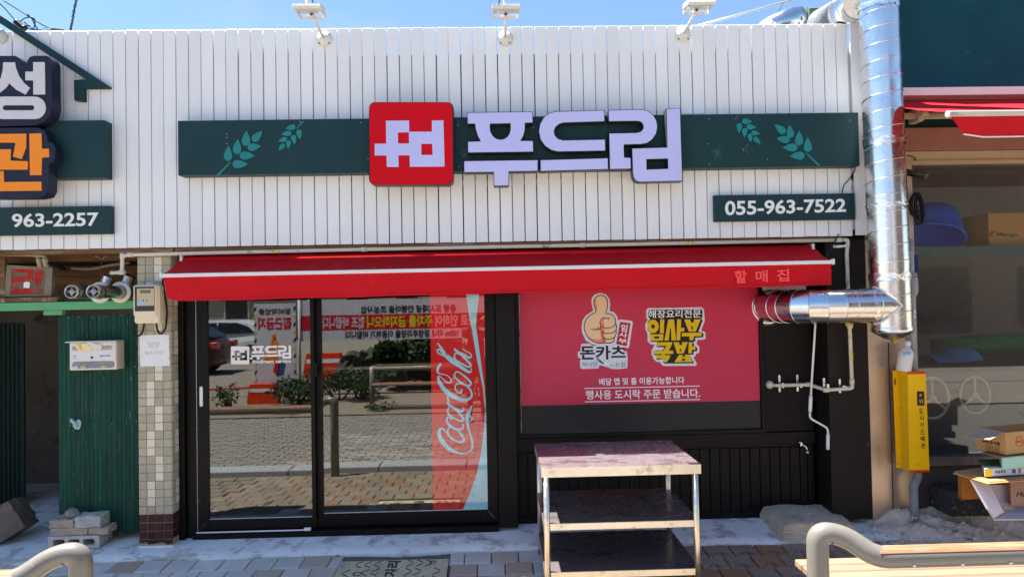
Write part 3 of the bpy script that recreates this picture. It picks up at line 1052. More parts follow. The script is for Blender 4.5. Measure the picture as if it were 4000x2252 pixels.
# ---- wires and rod above the roof edge
wr = thing('wire_bundle', 'tangle of thin black wires with a dark splice at the top left corner', 'wires', at('A', 300, 100, .05))
for pts in ([(-60, -260), (60, -150), (190, 0), (260, 60), (330, 95)], [(40, -250), (250, -120), (470, 20), (620, 95), (770, 125)], [(340, -80), (400, -20), (440, 60), (480, 118)],
            [(240, 30), (320, -30), (420, -30), (440, 40), (420, 110)], [(320, 60), (380, 110), (560, 118), (780, 122)], [(640, 110), (700, 100), (800, 118)], [(300, 20), (350, 60), (410, 105)], [(320, 90), (370, 60), (400, 110)]):
    q = smooth_pts([at('A', px, py, .06 + .01 * (i % 2)) for i, (px, py) in enumerate(pts)], False, 6)
    obj('wire', MB().tube(q, .0042, 6), cable, wr)
q = [at('A', 190, 10, .05), at('A', 250, 60, .05), at('A', 320, 115, .05)]
obj('splice', MB().tube(smooth_pts(q, False, 5), [.010] + [.022] * 8 + [.026, .012], 10), cable, wr)
obj('tag', MB().box(at('A', 535, 95, .05).x, at('A', 590, 95, .05).x, .045, .055, at('A', 560, 125, .05).z, at('A', 560, 92, .05).z), M('tag', srgb(120, 190, 210), .5), wr)
tw = thing('drop_wire', 'twisted teal wire hanging down to the roof edge right of the black wires', 'wire', at('A', 885, 120, .08))
twm = M('teal_wire', srgb(20, 60, 66), .5)
for ph in (0, math.pi):
    base = smooth_pts([at('A', px, py, .08) for px, py in ((960, -260), (930, -120), (910, 0), (895, 60), (885, 130))], False, 8)
    q = [p + Vector((.006 * math.cos(i * .8 + ph), .006 * math.sin(i * .8 + ph), 0)) for i, p in enumerate(base)]
    obj('strand', MB().tube(q, .0045, 6), twm, tw)
rod = thing('thin_rod', 'long thin metal rod slanting up over the roof edge beside the right floodlight', 'rod', at('T', 740, 780, .25))
obj('rod', MB().tube([at('T', 600, 815, .25), at('C', 1000, -10, .55)], .009, 10), M('rod_metal', (.62, .60, .60), .4, .6), rod)
bw = thing('guy_wire', 'thin blue wire tied from the slanting rod down to the roof edge', 'wire', at('C', 700, 300, .2))
obj('wire', MB().tube([at('C', 692, 310, .2), at('C', 830, 50, .45)], .003, 6), M('blue_wire', srgb(40, 60, 120), .5), bw)

# ================================================================ shop front
DY, PSY, WY = .20, .16, .30
sf = thing('storefront', 'black painted shop front of posts, rails and boarded panel under the red awning', 'shop front', (0, .2, 0))
zb = .02
xl0, xl1 = -2.386, at('E', 882, 500, DY).x - .005
obj('jamb', MB().box(xl0, xl0 + .045, .15, .30, -.02, 2.0, ch=.002), MAT['black'], sf)
obj('jamb', MB().box(xl0 + .048, xl1, .185, .30, -.01, 2.0, ch=.002), MAT['blackm'], sf)
pz0 = at('I', 2020, 410, PSY).z
xp0, xp1 = at('F', 1250, 1000, PSY).x, at('F', 1298, 1000, PSY).x
obj('post', MB().box(xp0, xp1, PSY, .30, pz0, 2.15, ch=.003), MAT['black'], sf)
# sliding doors: two glazed leaves in one frame
x0 = xl1 + .006
xm0, xm1 = at('E', 2320, 600, DY).x, at('E', 2445, 600, DY).x
xr = xp0 - .004
zt = 2.0
whitem = M('white_seal', (.82, .83, .86), .4, var=.02)
obj('seal_strip', MB().box(x0 - .010, x0 - .002, DY - .006, DY + .03, zb + .015, zt), whitem, sf)
obj('threshold', MB().box(xl1 - .02, xr, .150, .30, -.03, zb + .010, ch=.003), MAT['blackm'], sf)
obj('seal_strip', MB().box(x0, at('E', 2230, 980, DY - .03).x, DY - .045, DY - .037, zb + .012, zb + .020), whitem, sf)
obj('guide_block', MB().box(at('E', 2222, 980, DY - .03).x, at('E', 2305, 980, DY - .03).x, DY - .052, DY - .030, zb + .011, zb + .032, ch=.002), whitem, sf)
GLASS = glass_mat('shop_glass', .068, (.80, .84, .83), wob=.006)


def leaf_frame(xa, xb, ya, stile_l, stile_r, z0, zg0):
    d = obj('sliding_door', MB().box(xa, xa + stile_l, ya, ya + .035, z0, zt, ch=.002).box(xb - stile_r, xb, ya, ya + .035, z0, zt, ch=.002)
            .box(xa + stile_l, xb - stile_r, ya + .001, ya + .034, z0, zg0, ch=.002).box(xa + stile_l, xb - stile_r, ya + .001, ya + .034, zt - .08, zt, ch=.002), MAT['blackm'], sf)
    obj('glass_pane', MB().box(xa + stile_l - .004, xb - stile_r + .004, ya + .012, ya + .018, zg0 - .004, zt - .07), GLASS, d)
    bd = MB()
    bd.box(xa + stile_l, xb - stile_r, ya + .006, ya + .012, zg0, zg0 + .005)
    obj('glazing_bead', bd, MAT['batten'], d)
    return d


gl0 = at('E', 1030, 890, DY)
gr1 = at('I', 1818, 235, DY)
d1 = leaf_frame(x0, xm0 + .030, DY - .012, gl0.x - x0, .030, zb + .020, gl0.z)
d2 = leaf_frame(xm0 + .002, xr, DY + .030, xm1 - xm0 - .002, xr - gr1.x, zb + .012, gr1.z - .004)
hx = at('F', 509, 995, DY).x
hz0, hz1 = at('F', 509, 1020, DY).z, at('F', 509, 970, DY).z
obj('handle', MB().box(hx - .012, hx + .012, DY - .030, DY - .012, hz0, hz1, ch=.006), whitem, d1)
lx = at('F', 796, 930, DY)
obj('lock', MB().box(lx.x - .011, lx.x + .011, DY - .022, DY - .012, lx.z - .05, lx.z + .055, ch=.003).lathe([(0, 0), (.008, 0), (.007, .004), (0, .005)], (lx.x, DY - .022, lx.z - .02), (0, -1, 0), 12), MAT['blackm'], d1)
mit = M('mitre_line', (.35, .35, .36), .4)
for (ca, xa_, ya_), (cb, xb_, yb_), yy in ((('E', 890, 1030), ('E', 975, 935), DY - .0125), (('E', 2330, 985), ('E', 2405, 900), DY + .0295), (('I', 1822, 245), ('I', 1888, 312), DY + .0295)):
    a, b = at(ca, xa_, ya_, yy), at(cb, xb_, yb_, yy)
    obj('mitre_joint', MB().slab([a, b, b + Vector((.002, 0, .001)), a + Vector((.002, 0, .001))], (0, .0008, 0)), mit, d1 if ca == 'E' and xa_ < 1000 else d2)

# fixed window with pink printed film, rail and boarded panel below
wx0, wx1 = at('F', 1304, 740, WY).x, at('F', 1913, 1082, WY).x
wz0 = at('F', 1600, 1082, WY).z
fz1 = at('F', 1600, 1100, WY).z
FW = 2.47
obj('window_frame', MB().box(xp1 + .002, wx0, WY - .035, WY + .05, wz0 - .002, 2.0, ch=.002).box(wx1, wx1 + .03, WY - .035, WY + .05, wz0 - .002, 2.0, ch=.002)
    .box(xp1 + .002, wx1 + .03, WY - .04, WY + .05, wz0 - .03, wz0 - .003, ch=.002), MAT['blackm'], sf)
obj('rail', MB().box(xp1 + .002, FW, WY - .02, WY + .05, fz1 - .075, wz0 - .034, ch=.003), MAT['black'], sf)
obj('wall_panel', MB().box(wx1 + .033, FW, WY - .004, WY + .05, wz0 - .03, 2.15, ch=.002), MAT['black'], sf)
WGL = glass_mat('window_glass', .06, (.95, .95, .95), wob=.01)
obj('window_pane', MB().box(wx0 - .003, wx1 + .003, WY - .012, WY - .006, wz0 - .002, 2.0), WGL, sf)
obj('blind_panel', MB().box(wx0, wx1, WY + .03, WY + .04, wz0, 2.0), M('film_grey', (.035, .034, .034), .6), sf)
wt = fz1 - .078
bx_ = xp1 + .006
nb = 0
while bx_ < FW - .02:
    w_ = min(.079, FW - bx_)
    obj('wainscot_board', MB().box(bx_, bx_ + w_ - .006, WY + .0, WY + .02, .03, wt - .02, ch=.003), MAT['black'], sf)
    bx_ += .079
obj('wainscot_back', MB().box(xp1 + .002, FW, WY + .012, WY + .05, -.02, wt), MAT['blackm'], sf)
obj('base_rail', MB().box(xp1 + .002, FW, WY - .010, WY + .05, -.03, .045, ch=.003), MAT['black'], sf)
obj('corner_bead', MB().box(FW - .06, FW - .03, WY - .018, WY + .02, .046, wt, ch=.004), MAT['black'], sf)
# black pillar at the right end, its side running back to the window wall
pzx0, pzx1 = 2.50, at('G', 2005, 800, .10).x
obj('pillar', MB().box(pzx0, pzx1, .10, .34, .025, 2.147, ch=.002), MAT['brownblack'], sf)
obj('pillar', MB().box(pzx1 + .002, pzx1 + .06, .20, .34, .04, 2.147, ch=.002), MAT['blackm'], sf)
obj('soffit', MB().box(-2.37, 2.86, .028, .235, 2.128, 2.135), MAT['black'], sf)

# what the glass lets through: a red mat and a plain dark counter inside
matred = thing('floor_mat', 'red mat lying inside behind the right hand glass door', 'mat', (-.5, .8, .004))
obj('mat', MB().box(-.95, -.12, .45, 1.25, .001, .009, ch=.002), M('mat_red', srgb(210, 30, 30), .8, var=.1), matred)
obj('mat_mark', text_mesh('ㅁ', [Vector((-.62, .95, .0115)), Vector((-.48, .95, .0115)), Vector((-.48, .75, .0115)), Vector((-.62, .75, .0115))], .001, .04), MAT['white'], matred)
ct = thing('shop_counter', 'dark counter standing inside the shop behind the glass doors', 'counter', (-1.2, 3.2, 0))
ctm = M('counter', (.10, .08, .065), .5)
obj('counter_body', MB().box(-2.0, -.2, 3.0, 3.5, 0, .95, ch=.01), ctm, ct)
obj('counter_top', MB().box(-2.05, -.15, 2.95, 3.55, .955, 1.0, ch=.008), MAT['steel'], ct)

# ---- red film with the pale blue script on the right door pane
fy = DY + .030 + .0108
def film_mat(name, col):
    m = M(name, col, .4, var=.02)
    nt = m.node_tree
    out = nt.nodes['Material Output']
    g = nt.nodes.new('ShaderNodeBsdfGlossy')
    g.inputs['Roughness'].default_value = .0
    mxs = nt.nodes.new('ShaderNodeMixShader')
    mxs.inputs[0].default_value = .12
    nt.links.new(nt.nodes['Principled BSDF'].outputs[0], mxs.inputs[1])
    nt.links.new(g.outputs[0], mxs.inputs[2])
    nt.links.new(mxs.outputs[0], out.inputs[0])
    return m


fm_red = film_mat('film_red', srgb(200, 12, 22))
fm_blue = film_mat('film_blue', srgb(150, 210, 220))
cf = thing('window_film', 'red upright film with pale blue cola script and ribbon on the glass door', 'window film', (-.25, fy, .2))
fx0, fx1 = at('F', 1085, 1000, fy).x, at('F', 1226, 1200, fy).x
fz0 = at('F', 1150, 1284, fy).z
obj('film_sheet', MB().box(fx0, fx1 + .02, fy, fy + .001, fz0 - .012, 1.95), fm_red, cf)
fy2 = fy - .0012
rb = shape('ribbon', 'N', [[(357, 40), (357, 55), (375, 200), (400, 320), (440, 560), (490, 800), (508, 1000), (512, 1000), (503, 800), (470, 560), (434, 300), (440, 200), (457, 55), (457, 40)]], fy2, .0006, fm_blue, cf)
shape('ribbon', 5, [[(1148, 540), (1152, 640), (1162, 1118), (1031, 1122), (1075, 1020), (1105, 930), (1125, 840), (1143, 690)]], fy2, .0006, fm_blue, cf)
STK = [
    ([(190, 1158), (172, 1128), (142, 1128), (135, 1165), (160, 1225), (215, 1285), (290, 1320), (350, 1322), (392, 1300), (405, 1255), (395, 1195), (375, 1130), (364, 1075), (368, 1020), (385, 970), (402, 934)], [8, 10, 16, 24, 30, 26, 14, 8, 9, 13, 12, 12, 18, 26, 18, 3]),
    ([(372, 1010), (402, 1040), (378, 1075)], [4, 12, 4]),
    ([(203, 1145), (222, 1112), (262, 1122), (312, 1165), (335, 1210), (318, 1232), (270, 1222), (222, 1188)], [9, 9, 10, 15, 16, 10, 14, 15], True),
    ([(240, 1050), (215, 1028), (198, 1050), (215, 1092), (265, 1125), (315, 1128), (332, 1105), (322, 1085)], [12, 10, 12, 18, 18, 14, 8, 6]),
    ([(204, 985), (220, 948), (262, 968), (312, 1015), (332, 1045), (312, 1062), (262, 1042), (220, 1012)], [9, 9, 10, 15, 14, 10, 13, 14], True),
    ([(200, 912), (225, 938), (270, 965), (315, 985), (334, 968), (325, 945)], [14, 17, 18, 16, 8, 5]),
    ([(203, 862), (212, 905)], [13, 13]),
    ([(150, 600), (128, 630), (124, 668), (150, 682), (195, 692), (228, 722), (228, 750), (200, 750), (155, 712), (132, 700), (132, 735), (165, 792), (222, 846), (290, 882), (350, 892), (392, 872), (397, 832), (370, 788), (320, 762), (278, 764), (264, 792), (285, 828), (312, 832), (318, 806)], [16, 18, 12, 6, 6, 7, 8, 8, 6, 8, 20, 28, 30, 26, 22, 14, 13, 12, 10, 9, 9, 10, 14, 6]),
    ([(259, 690), (278, 664), (322, 685), (380, 735), (392, 765), (365, 775), (312, 750), (270, 715)], [9, 9, 11, 15, 12, 10, 13, 14], True),
    ([(123, 430), (150, 470), (182, 520)], [4, 14, 22]),
    ([(170, 535), (128, 512), (120, 492), (140, 486), (180, 532), (240, 580), (310, 625), (370, 664), (396, 660), (392, 635)], [6, 8, 8, 10, 16, 24, 22, 18, 9, 5]),
    ([(198, 522), (240, 560), (285, 600), (300, 622)], [5, 12, 12, 5]),
    ([(258, 545), (272, 515), (312, 530), (362, 575), (392, 610), (372, 625), (318, 600), (272, 572)], [9, 9, 10, 15, 13, 10, 13, 14], True),
    ([(256, 478), (285, 502), (335, 530), (378, 550), (396, 532), (375, 508), (325, 482)], [14, 16, 18, 15, 8, 6, 5]),
]
obj('script_lettering', strokes_mesh('N', [(a_[0], [w_ * 1.22 for w_ in a_[1]], *a_[2:]) for a_ in STK], fy2), fm_blue, cf)

# ---- white logo sticker on the left door pane
syk = DY - .012 + .0105
stk = thing('door_sticker', 'white logo sticker with Korean name and foodream service on the left door glass', 'sticker', at('O', 1200, 600, syk))


def to_p(c, p):
    ox, oy, s_ = CR[c]
    return (ox + p[0] / s_, oy + p[1] / s_)


def box_map(p):
    x, y = p
    return (901.8 + (x - 1440.8) * .2171, 1351.6 + (y - 398.5) * .2152)


def let_map(p):
    x, y = p
    return (984.2 + (x - 1826.6) * .1838, 1347.9 + (y - 426) * .1838)


bxl = [box_map(to_p('J', p)) for p in rrect(152, 70, 1367, 1260, 88)]
mk = [[box_map(to_p('J', p)) for p in lp] for lp in MARK]
shape('logo_tile', 'p', [bxl, mk[0]], syk - .0006, .0006, MAT['white'], stk)
for lp in mk[1:]:
    shape('logo_dot', 'p', [lp], syk - .0006, .0006, MAT['white'], stk)
for strokes in LETTERS:
    for c, loops in strokes:
        shape('letter', 'p', [[let_map(to_p(c, p)) for p in lp] for lp in loops], syk - .0006, .0006, MAT['white'], stk)
obj('lettering', text_mesh('foodream service', [at('O', *p, syk - .0006) for p in ((900, 722), (2205, 700), (2205, 822), (900, 842))], .0006, .025), MAT['white'], stk)

# ---- pink printed poster film in the window
PFY = WY - .0142
po = thing('window_poster', 'pink printed poster in the window with thumbs up emblem and Korean notices', 'poster', (1.1, PFY, .92))
pz = at('F', 1600, 1013, PFY).z
obj('poster_sheet', MB().box(wx0 + .004, wx1 - .004, PFY, PFY + .001, pz, 1.97), M('poster_pink', srgb(198, 22, 70), .38, var=.02, spec=.5), po)
obj('frosted_strip', MB().box(wx0 + .004, wx1 - .004, PFY + .0002, PFY + .001, wz0 + .002, pz - .001), M('frost_grey', (.030, .028, .027), .45, var=.03), po)
ly = PFY - .0008
pw = M('print_white', (.92, .92, .94), .5, var=.01)
pk = M('print_black', (.022, .018, .02), .5, var=.01)
text('lettering', '배달 앱 및 홀 이용가능합니다', 6, [(435, 456), (862, 447), (863, 483), (437, 492)], ly, pw, po, .0005, .014, kind='stuff')
text('lettering', '행사용 도시락 주문 받습니다.', 6, [(368, 517), (940, 507), (942, 553), (370, 563)], ly, pw, po, .0005, .014, kind='stuff')
for l in ([(362, 505), (940, 493), (940, 497), (362, 509)], [(365, 572), (942, 560), (942, 564), (365, 576)]):
    shape('rule_line', 6, [l], ly - .0005, .0005, pw, po)
back1 = [(385, 260), (390, 190), (430, 130), (530, 97), (620, 120), (680, 190), (697, 270), (685, 400), (760, 420), (815, 490), (826, 562), (862, 540), (1058, 565), (1075, 592), (1012, 1005), (985, 1020), (920, 1000), (915, 1065), (975, 1075), (990, 1185), (982, 1350), (850, 1366), (730, 1365), (640, 1330), (520, 1300), (505, 1355), (340, 1362), (230, 1362), (195, 1340), (195, 1230), (215, 1200), (160, 1165), (160, 1085), (205, 1060), (212, 960), (240, 943), (360, 945), (392, 975), (470, 978), (470, 968), (400, 955), (290, 890), (230, 760), (222, 670), (235, 560), (300, 470), (415, 395)]
pg = M('print_paper', srgb(216, 224, 232), .5, var=.01)
e1 = shape('emblem', 'L', [back1], ly - .0005, .0005, pg, po)
hand = smooth_pts([(x, y, 0) for x, y in [(460, 395), (428, 300), (430, 230), (465, 170), (530, 140), (600, 155), (645, 210), (655, 285), (642, 370), (628, 438), (690, 445), (745, 475), (780, 535), (788, 600), (803, 650), (796, 718), (796, 775), (768, 848), (752, 905), (700, 933), (610, 930), (520, 936), (430, 915), (335, 845), (282, 750), (265, 670), (275, 590), (312, 520), (380, 460), (445, 425)]], True, 4)
shape('hand_print', 'L', [[(p.x, p.y) for p in hand]], ly - .0011, .0005, M('print_skin', srgb(238, 206, 166), .5, var=.01), e1)
sh = M('print_shade', srgb(236, 142, 104), .5, var=.01)
for lp in ([(440, 215), (465, 200), (462, 260), (485, 330), (480, 390), (462, 400), (448, 330), (432, 270)], [(575, 525), (610, 520), (585, 580), (605, 650), (595, 690), (610, 760), (600, 800), (615, 855), (630, 870), (625, 920), (600, 920), (585, 860), (560, 800), (570, 760), (540, 700), (530, 610)],
           [(330, 825), (400, 860), (500, 875), (545, 860), (540, 800), (520, 740), (560, 740), (580, 870), (600, 925), (520, 930), (430, 905), (360, 865)], [(400, 700), (470, 690), (510, 650), (520, 690), (540, 720), (470, 720)]):
    shape('shade_print', 'L', [lp], ly - .0015, .0003, sh, e1)
ink = [([(p.x, p.y) for p in hand[::4]], 11, True), ([(680, 545), (655, 525), (610, 515), (560, 530), (530, 580), (535, 630), (575, 670), (640, 685), (710, 675), (765, 645), (788, 605)], 10), ([(655, 525), (682, 510)], 9),
       ([(370, 698), (430, 712), (480, 708), (530, 690)], [5, 10, 10, 9]), ([(540, 655), (540, 700), (565, 745), (620, 772), (690, 772), (750, 755), (795, 720)], 10), ([(565, 755), (565, 810), (595, 850), (650, 868), (710, 862), (768, 840)], 10), ([(590, 850), (590, 890), (610, 930)], 9)]
obj('ink_lines', strokes_mesh('L', [(a_[0], ([w_ * 1.3 for w_ in a_[1]] if isinstance(a_[1], list) else a_[1] * 1.3), *a_[2:]) for a_ in ink], ly - .0012, .0006), pk, e1)
text('lettering', '돈카츠', 'L', [(195, 975), (955, 975), (960, 1200), (200, 1215)], ly - .0007, pk, e1, .0005, .03)
text('lettering', '하나만', 'L', [(228, 1252), (485, 1245), (485, 1325), (230, 1330)], ly - .0007, pk, e1, .0005, .0, kind='stuff')
text('lettering', '는집', 'L', [(785, 1252), (945, 1250), (945, 1330), (785, 1330)], ly - .0007, pk, e1, .0005, .0, kind='stuff')
shape('tag_print', 'L', [[(862, 580), (1037, 603), (972, 985), (797, 950)]], ly - .0012, .0005, M('print_red', srgb(182, 44, 58), .5, var=.02), e1)
for ch_, q in (('임', [(885, 618), (990, 630), (972, 752), (868, 735)]), ('사', [(850, 748), (990, 770), (975, 848), (835, 828)]), ('부', [(842, 850), (980, 872), (968, 948), (828, 925)])):
    text('lettering', ch_, 'L', q, ly - .0014, pw, e1, .0004, .018)
lk = [([(470, 1165), (480, 1205), (540, 1250), (590, 1275)], [4, 14, 22, 22]), ([(490, 1145), (510, 1200), (560, 1250), (600, 1270)], [4, 10, 14, 14])]
obj('leek_green', strokes_mesh('L', lk, ly - .0009, .0006), M('print_green', srgb(50, 90, 50), .5), e1)
obj('leek_white', strokes_mesh('L', [([(590, 1272), (640, 1285), (700, 1300)], [24, 22, 18])], ly - .0013, .0006), pw, e1)
obj('leek_root', strokes_mesh('L', [([(690, 1295), (730, 1312), (758, 1318)], [14, 24, 6])], ly - .0017, .0006), M('print_tan', srgb(210, 170, 130), .5), e1)

back2 = [(245, 205), (590, 203), (680, 198), (740, 210), (760, 198), (1255, 187), (1305, 230), (1315, 400), (1322, 440), (1250, 630), (1330, 660), (1335, 780), (1310, 800), (1180, 805), (1165, 885), (1220, 940), (1215, 1040), (1190, 1060), (1150, 1065), (1145, 1110), (1105, 1135), (1165, 1240), (1165, 1280), (1140, 1293), (545, 1297), (480, 1245), (480, 1222), (410, 1220), (350, 1160), (345, 1120), (315, 1090), (318, 985), (345, 970), (355, 915), (385, 890), (300, 888), (240, 830), (240, 690), (200, 600), (198, 510), (245, 420), (215, 390), (212, 250)]
e2 = shape('emblem', 'M', [back2], ly - .0005, .0005, pg, po)
dk = [(240, 470), (290, 405), (250, 370), (250, 262), (300, 238), (1110, 230), (1250, 226), (1276, 260), (1276, 370), (1252, 400), (1280, 440), (1200, 650), (1265, 660), (1296, 690), (1290, 755), (1142, 765), (1140, 835), (1090, 846), (1118, 880), (1115, 925), (1150, 925), (1178, 960), (1175, 1020), (1110, 1022), (1110, 1080), (1022, 1085), (1125, 1245), (560, 1252), (525, 1225), (565, 1157), (430, 1182), (395, 1157), (430, 1092), (358, 1095), (355, 1015), (400, 1003), (520, 1000), (560, 945), (440, 942), (400, 925), (430, 846), (290, 840), (278, 700), (310, 690), (238, 620)]
shape('emblem_shadow', 'M', [dk], ly - .001, .0004, pk, e2)
yl = M('print_yellow', srgb(232, 192, 18), .5, var=.01)
YEL = [[ell(342, 550, 108, 128), ell(342, 550, 35, 40)], [[(478, 418), (555, 418), (545, 682), (472, 680)]], [[(285, 702), (540, 698), (533, 818), (282, 822)], [(365, 738), (460, 735), (457, 780), (363, 782)]],
       [[(632, 420), (738, 418), (778, 812), (692, 814), (682, 588), (662, 588), (640, 814), (558, 818)]], [[(800, 418), (872, 416), (868, 580), (935, 580), (932, 645), (862, 648), (858, 810), (785, 812)]],
       [[(930, 420), (1045, 418), (1060, 478), (1110, 476), (1118, 418), (1245, 416), (1150, 645), (1020, 648)], [(1062, 548), (1100, 548), (1092, 612), (1066, 612)]],
       [[(888, 675), (1262, 665), (1258, 732), (1112, 738), (1105, 808), (1032, 810), (1035, 738), (886, 740)]],
       [[(440, 850), (705, 848), (700, 890), (640, 1005), (725, 1008), (722, 1068), (570, 1070), (572, 1095), (668, 1092), (660, 1140), (605, 1225), (532, 1228), (575, 1152), (400, 1155), (430, 1095), (508, 1092), (506, 1072), (358, 1072), (360, 1012), (540, 1008), (600, 915), (402, 920)]],
       [[(728, 848), (835, 848), (842, 905), (885, 903), (892, 848), (1000, 846), (920, 1060), (800, 1062)], [(845, 972), (875, 972), (868, 1030), (848, 1030)]],
       [[(1018, 848), (1082, 846), (1080, 930), (1145, 928), (1142, 990), (1078, 992), (1075, 1058), (1010, 1060)]],
       [[(835, 1085), (905, 1085), (900, 1128), (940, 1126), (945, 1083), (1015, 1083), (1090, 1220), (745, 1225)], [(890, 1160), (945, 1158), (948, 1200), (887, 1202)]]]
for lp in YEL:
    shape('letter', 'M', lp, ly - .0014, .0004, yl, e2)
text('lettering', '해장요리전문', 'M', [(252, 245), (1250, 230), (1250, 385), (252, 398)], ly - .0015, pw, e2, .0004, .014)

# ================================================================ red retractable awning
aw = thing('awning', 'red retracted awning with white front bar and Korean letters on its valance', 'awning', (0, .05, 1.95))
ar, af, = .05, -.205
ax0, ax1 = -2.32, 2.40
zr, zf, zv0, zv1 = 2.062, 1.957, 1.755, 1.795
mb = MB()
NX = 60
for i in range(NX + 1):
    u = i / NX
    x = ax0 + u * (ax1 - ax0)
    zs = zr + .02 * 0 + u * .006
    zz = 1.950 + u * .012
    for j in range(5):
        v = j / 4
        mb.v.append((x, ar + (af + .02 - ar) * v, zs + (zz - zs) * v - .014 * math.sin(math.pi * v) + (.0022 * math.sin(x * 5 + v * 3) + .0016 * math.sin(x * 13.7 - v * 4) + .001 * math.sin(x * 29 + v * 7)) * math.sin(math.pi * min(1, v + .1))))
for i in range(NX):
    for j in range(4):
        a = i * 5 + j
        mb.f.append((a, a + 1, a + 6, a + 5))
        mb.sm.append(True)
obj('canopy', mb, MAT['canvas'], aw)
mb = MB()
for i in range(NX + 1):
    u = i / NX
    xt = ax0 + .010 + u * (ax1 - ax0 - .02)
    edge = .028 * math.exp(-(u / .012) ** 2)
    zt_ = 1.925 + u * .012
    zb_ = 1.752 + u * .030 + .002 * math.sin(u * 40) + edge * .9
    for j in range(5):
        v = j / 4
        mb.v.append((xt + edge * v * .6, af - .002 + .006 * v + (.006 * math.sin(u * 31) + .004 * math.sin(u * 67 + 1)) * v, zt_ + (zb_ - zt_) * v))
for i in range(NX):
    for j in range(4):
        a = i * 5 + j
        mb.f.append((a, a + 1, a + 6, a + 5))
        mb.sm.append(True)
obj('valance', mb, MAT['canvas'], aw)
obj('front_bar', MB().hexa([(ax0, af - .014, 1.921), (ax1, af - .014, 1.934), (ax1, af + .02, 1.934), (ax0, af + .02, 1.921), (ax0, af - .012, 1.945), (ax1, af - .012, 1.958), (ax1, af + .02, 1.962), (ax0, af + .02, 1.949)]), MAT['whitebar'], aw)
for xx, dz in ((ax0 - .012, 0), (ax1, .013)):
    obj('end_cap', MB().box(xx, xx + .012, af - .018, af + .024, 1.915 + dz, 1.957 + dz, ch=.003), MAT['whitebar'], aw)
obj('roller', MB().tube([(ax0 + .03, .075, 2.05), (ax1 - .03, .075, 2.056)], .038, 16), MAT['canvas'], aw)
for xx in (ax0 + .01, ax1 - .03):
    obj('bracket', MB().box(xx, xx + .02, .03, .235, 2.0, 2.10, ch=.003), MAT['whitebar'], aw)
for s_, xx in ((1, -1.2), (-1, 1.3)):
    mb = MB().tube([(xx, .12, 1.985), (xx + s_ * .75, -.02, 1.955), (xx + s_ * .1, af + .03, 1.93)], .014, 8)
    obj('folding_arm', mb, MAT['whitebar'], aw)
for ch_, q in (('할', [(215, 822), (378, 815), (378, 982), (235, 985)]), ('매', [(485, 822), (640, 815), (645, 970), (490, 972)]), ('집', [(750, 812), (905, 803), (915, 958), (757, 965)])):
    text('valance_letter', ch_, 'D', q, af - .0075, MAT['canvastxt'], aw, .0012, .028)
hem = [Vector(((ax0 + .014) + i / NX * (ax1 - ax0 - .028), af - .0085, 1.752 + .016 + i / NX * .030)) for i in range(3, NX)]
obj('hem_stitch', MB().tube(hem, .0012, 4), M('hem_thread', (.30, .008, .016), .8), aw)
wc_ = thing('thin_cable', 'thin black cable running from the fascia down behind the right end of the awning', 'cable', at('D', 1530, 380, -.02))
obj('cable', MB().tube(smooth_pts([at('D', x_, y_, .0) for x_, y_ in ((1535, 365), (1480, 470), (1390, 640), (1360, 700))], False, 6), .004, 8), MAT['signside'], wc_)
obj('thread', MB().tube(smooth_pts([at('D', x_, y_, .03) for x_, y_ in ((1790, 400), (1875, 560), (1740, 840), (1600, 1055))], False, 6), .0016, 6), MAT['signside'], wc_)
# crank handle hanging from the awning
ck = thing('crank_handle', 'white awning crank hanging at the right end of the red awning', 'crank', at(7, 238, 180, -.03))
cy = -.02
q = [at(7, 238, 110, cy), at(7, 236, 200, cy), at(7, 214, 545, cy)]
obj('rod', MB().tube(q, .0075, 10), MAT['whitebar'], ck)
obj('sleeve', MB().tube([at(7, 214, 545, cy), at(7, 210, 622, cy)], .0125, 12), MAT['whitebar'], ck)
obj('crank_arm', MB().tube(fillet([at(7, 210, 622, cy), at(7, 209, 655, cy), at(7, 298, 705, cy), at(7, 301, 738, cy)], .03), .0075, 10), MAT['whitebar'], ck)
obj('grip', MB().tube([at(7, 300, 735, cy), at(7, 299, 812, cy)], .0125, 12), MAT['whitebar'], ck)

# ================================================================ tiled corner pillar
tp = thing('tiled_pillar', 'pillar of small green and cream mosaic tiles with maroon foot beside the plank door', 'pillar', (-2.52, .1, 0))
TY = .05
tx0, tx1 = at('E', 137, 700, TY).x, at('E', 560, 700, TY).x
TW = (tx1 - tx0) / 4
z_b = at('E', 350, 1143, TY).z
TD = .105
obj('pillar_core', MB().box(tx0 + .002, tx1 - .002, TY + .002, TY + TD + .10, -.10, 2.149), MAT['grout'], tp)
obj('render_foot', MB().box(tx0 - .004, tx1 + .004, TY - .004, TY + TD + .06, -.09, z_b - .045, ch=.004), MAT['concrete'], tp)
t_me = MB().box(-TW / 2 + .0022, TW / 2 - .0022, 0, .006, -TW / 2 + .0022, TW / 2 - .0022, ch=.0015).mesh('tile')
s_me = MB().box(-.003, .003, -.0235, .0235, -TW / 2 + .0022, TW / 2 - .0022, ch=.0015).mesh('tile')
mats = {}
rows = int((2.149 - z_b) / TW) + 1


def tile_mat(r_, c_, side=False):
    if r_ < 3:
        return 'tilem'
    if r_ < 4:
        return 'tile'
    blk = (r_ - 4) // 3 % 2
    if not side:
        if 22 <= r_ <= 27:
            return 'tile' if c_ != 2 or r_ % 4 == 0 else 'tilew'
        return 'tilew' if c_ == 1 + blk else 'tile'
    return 'tilew' if c_ == 1 and blk == 0 else 'tile'


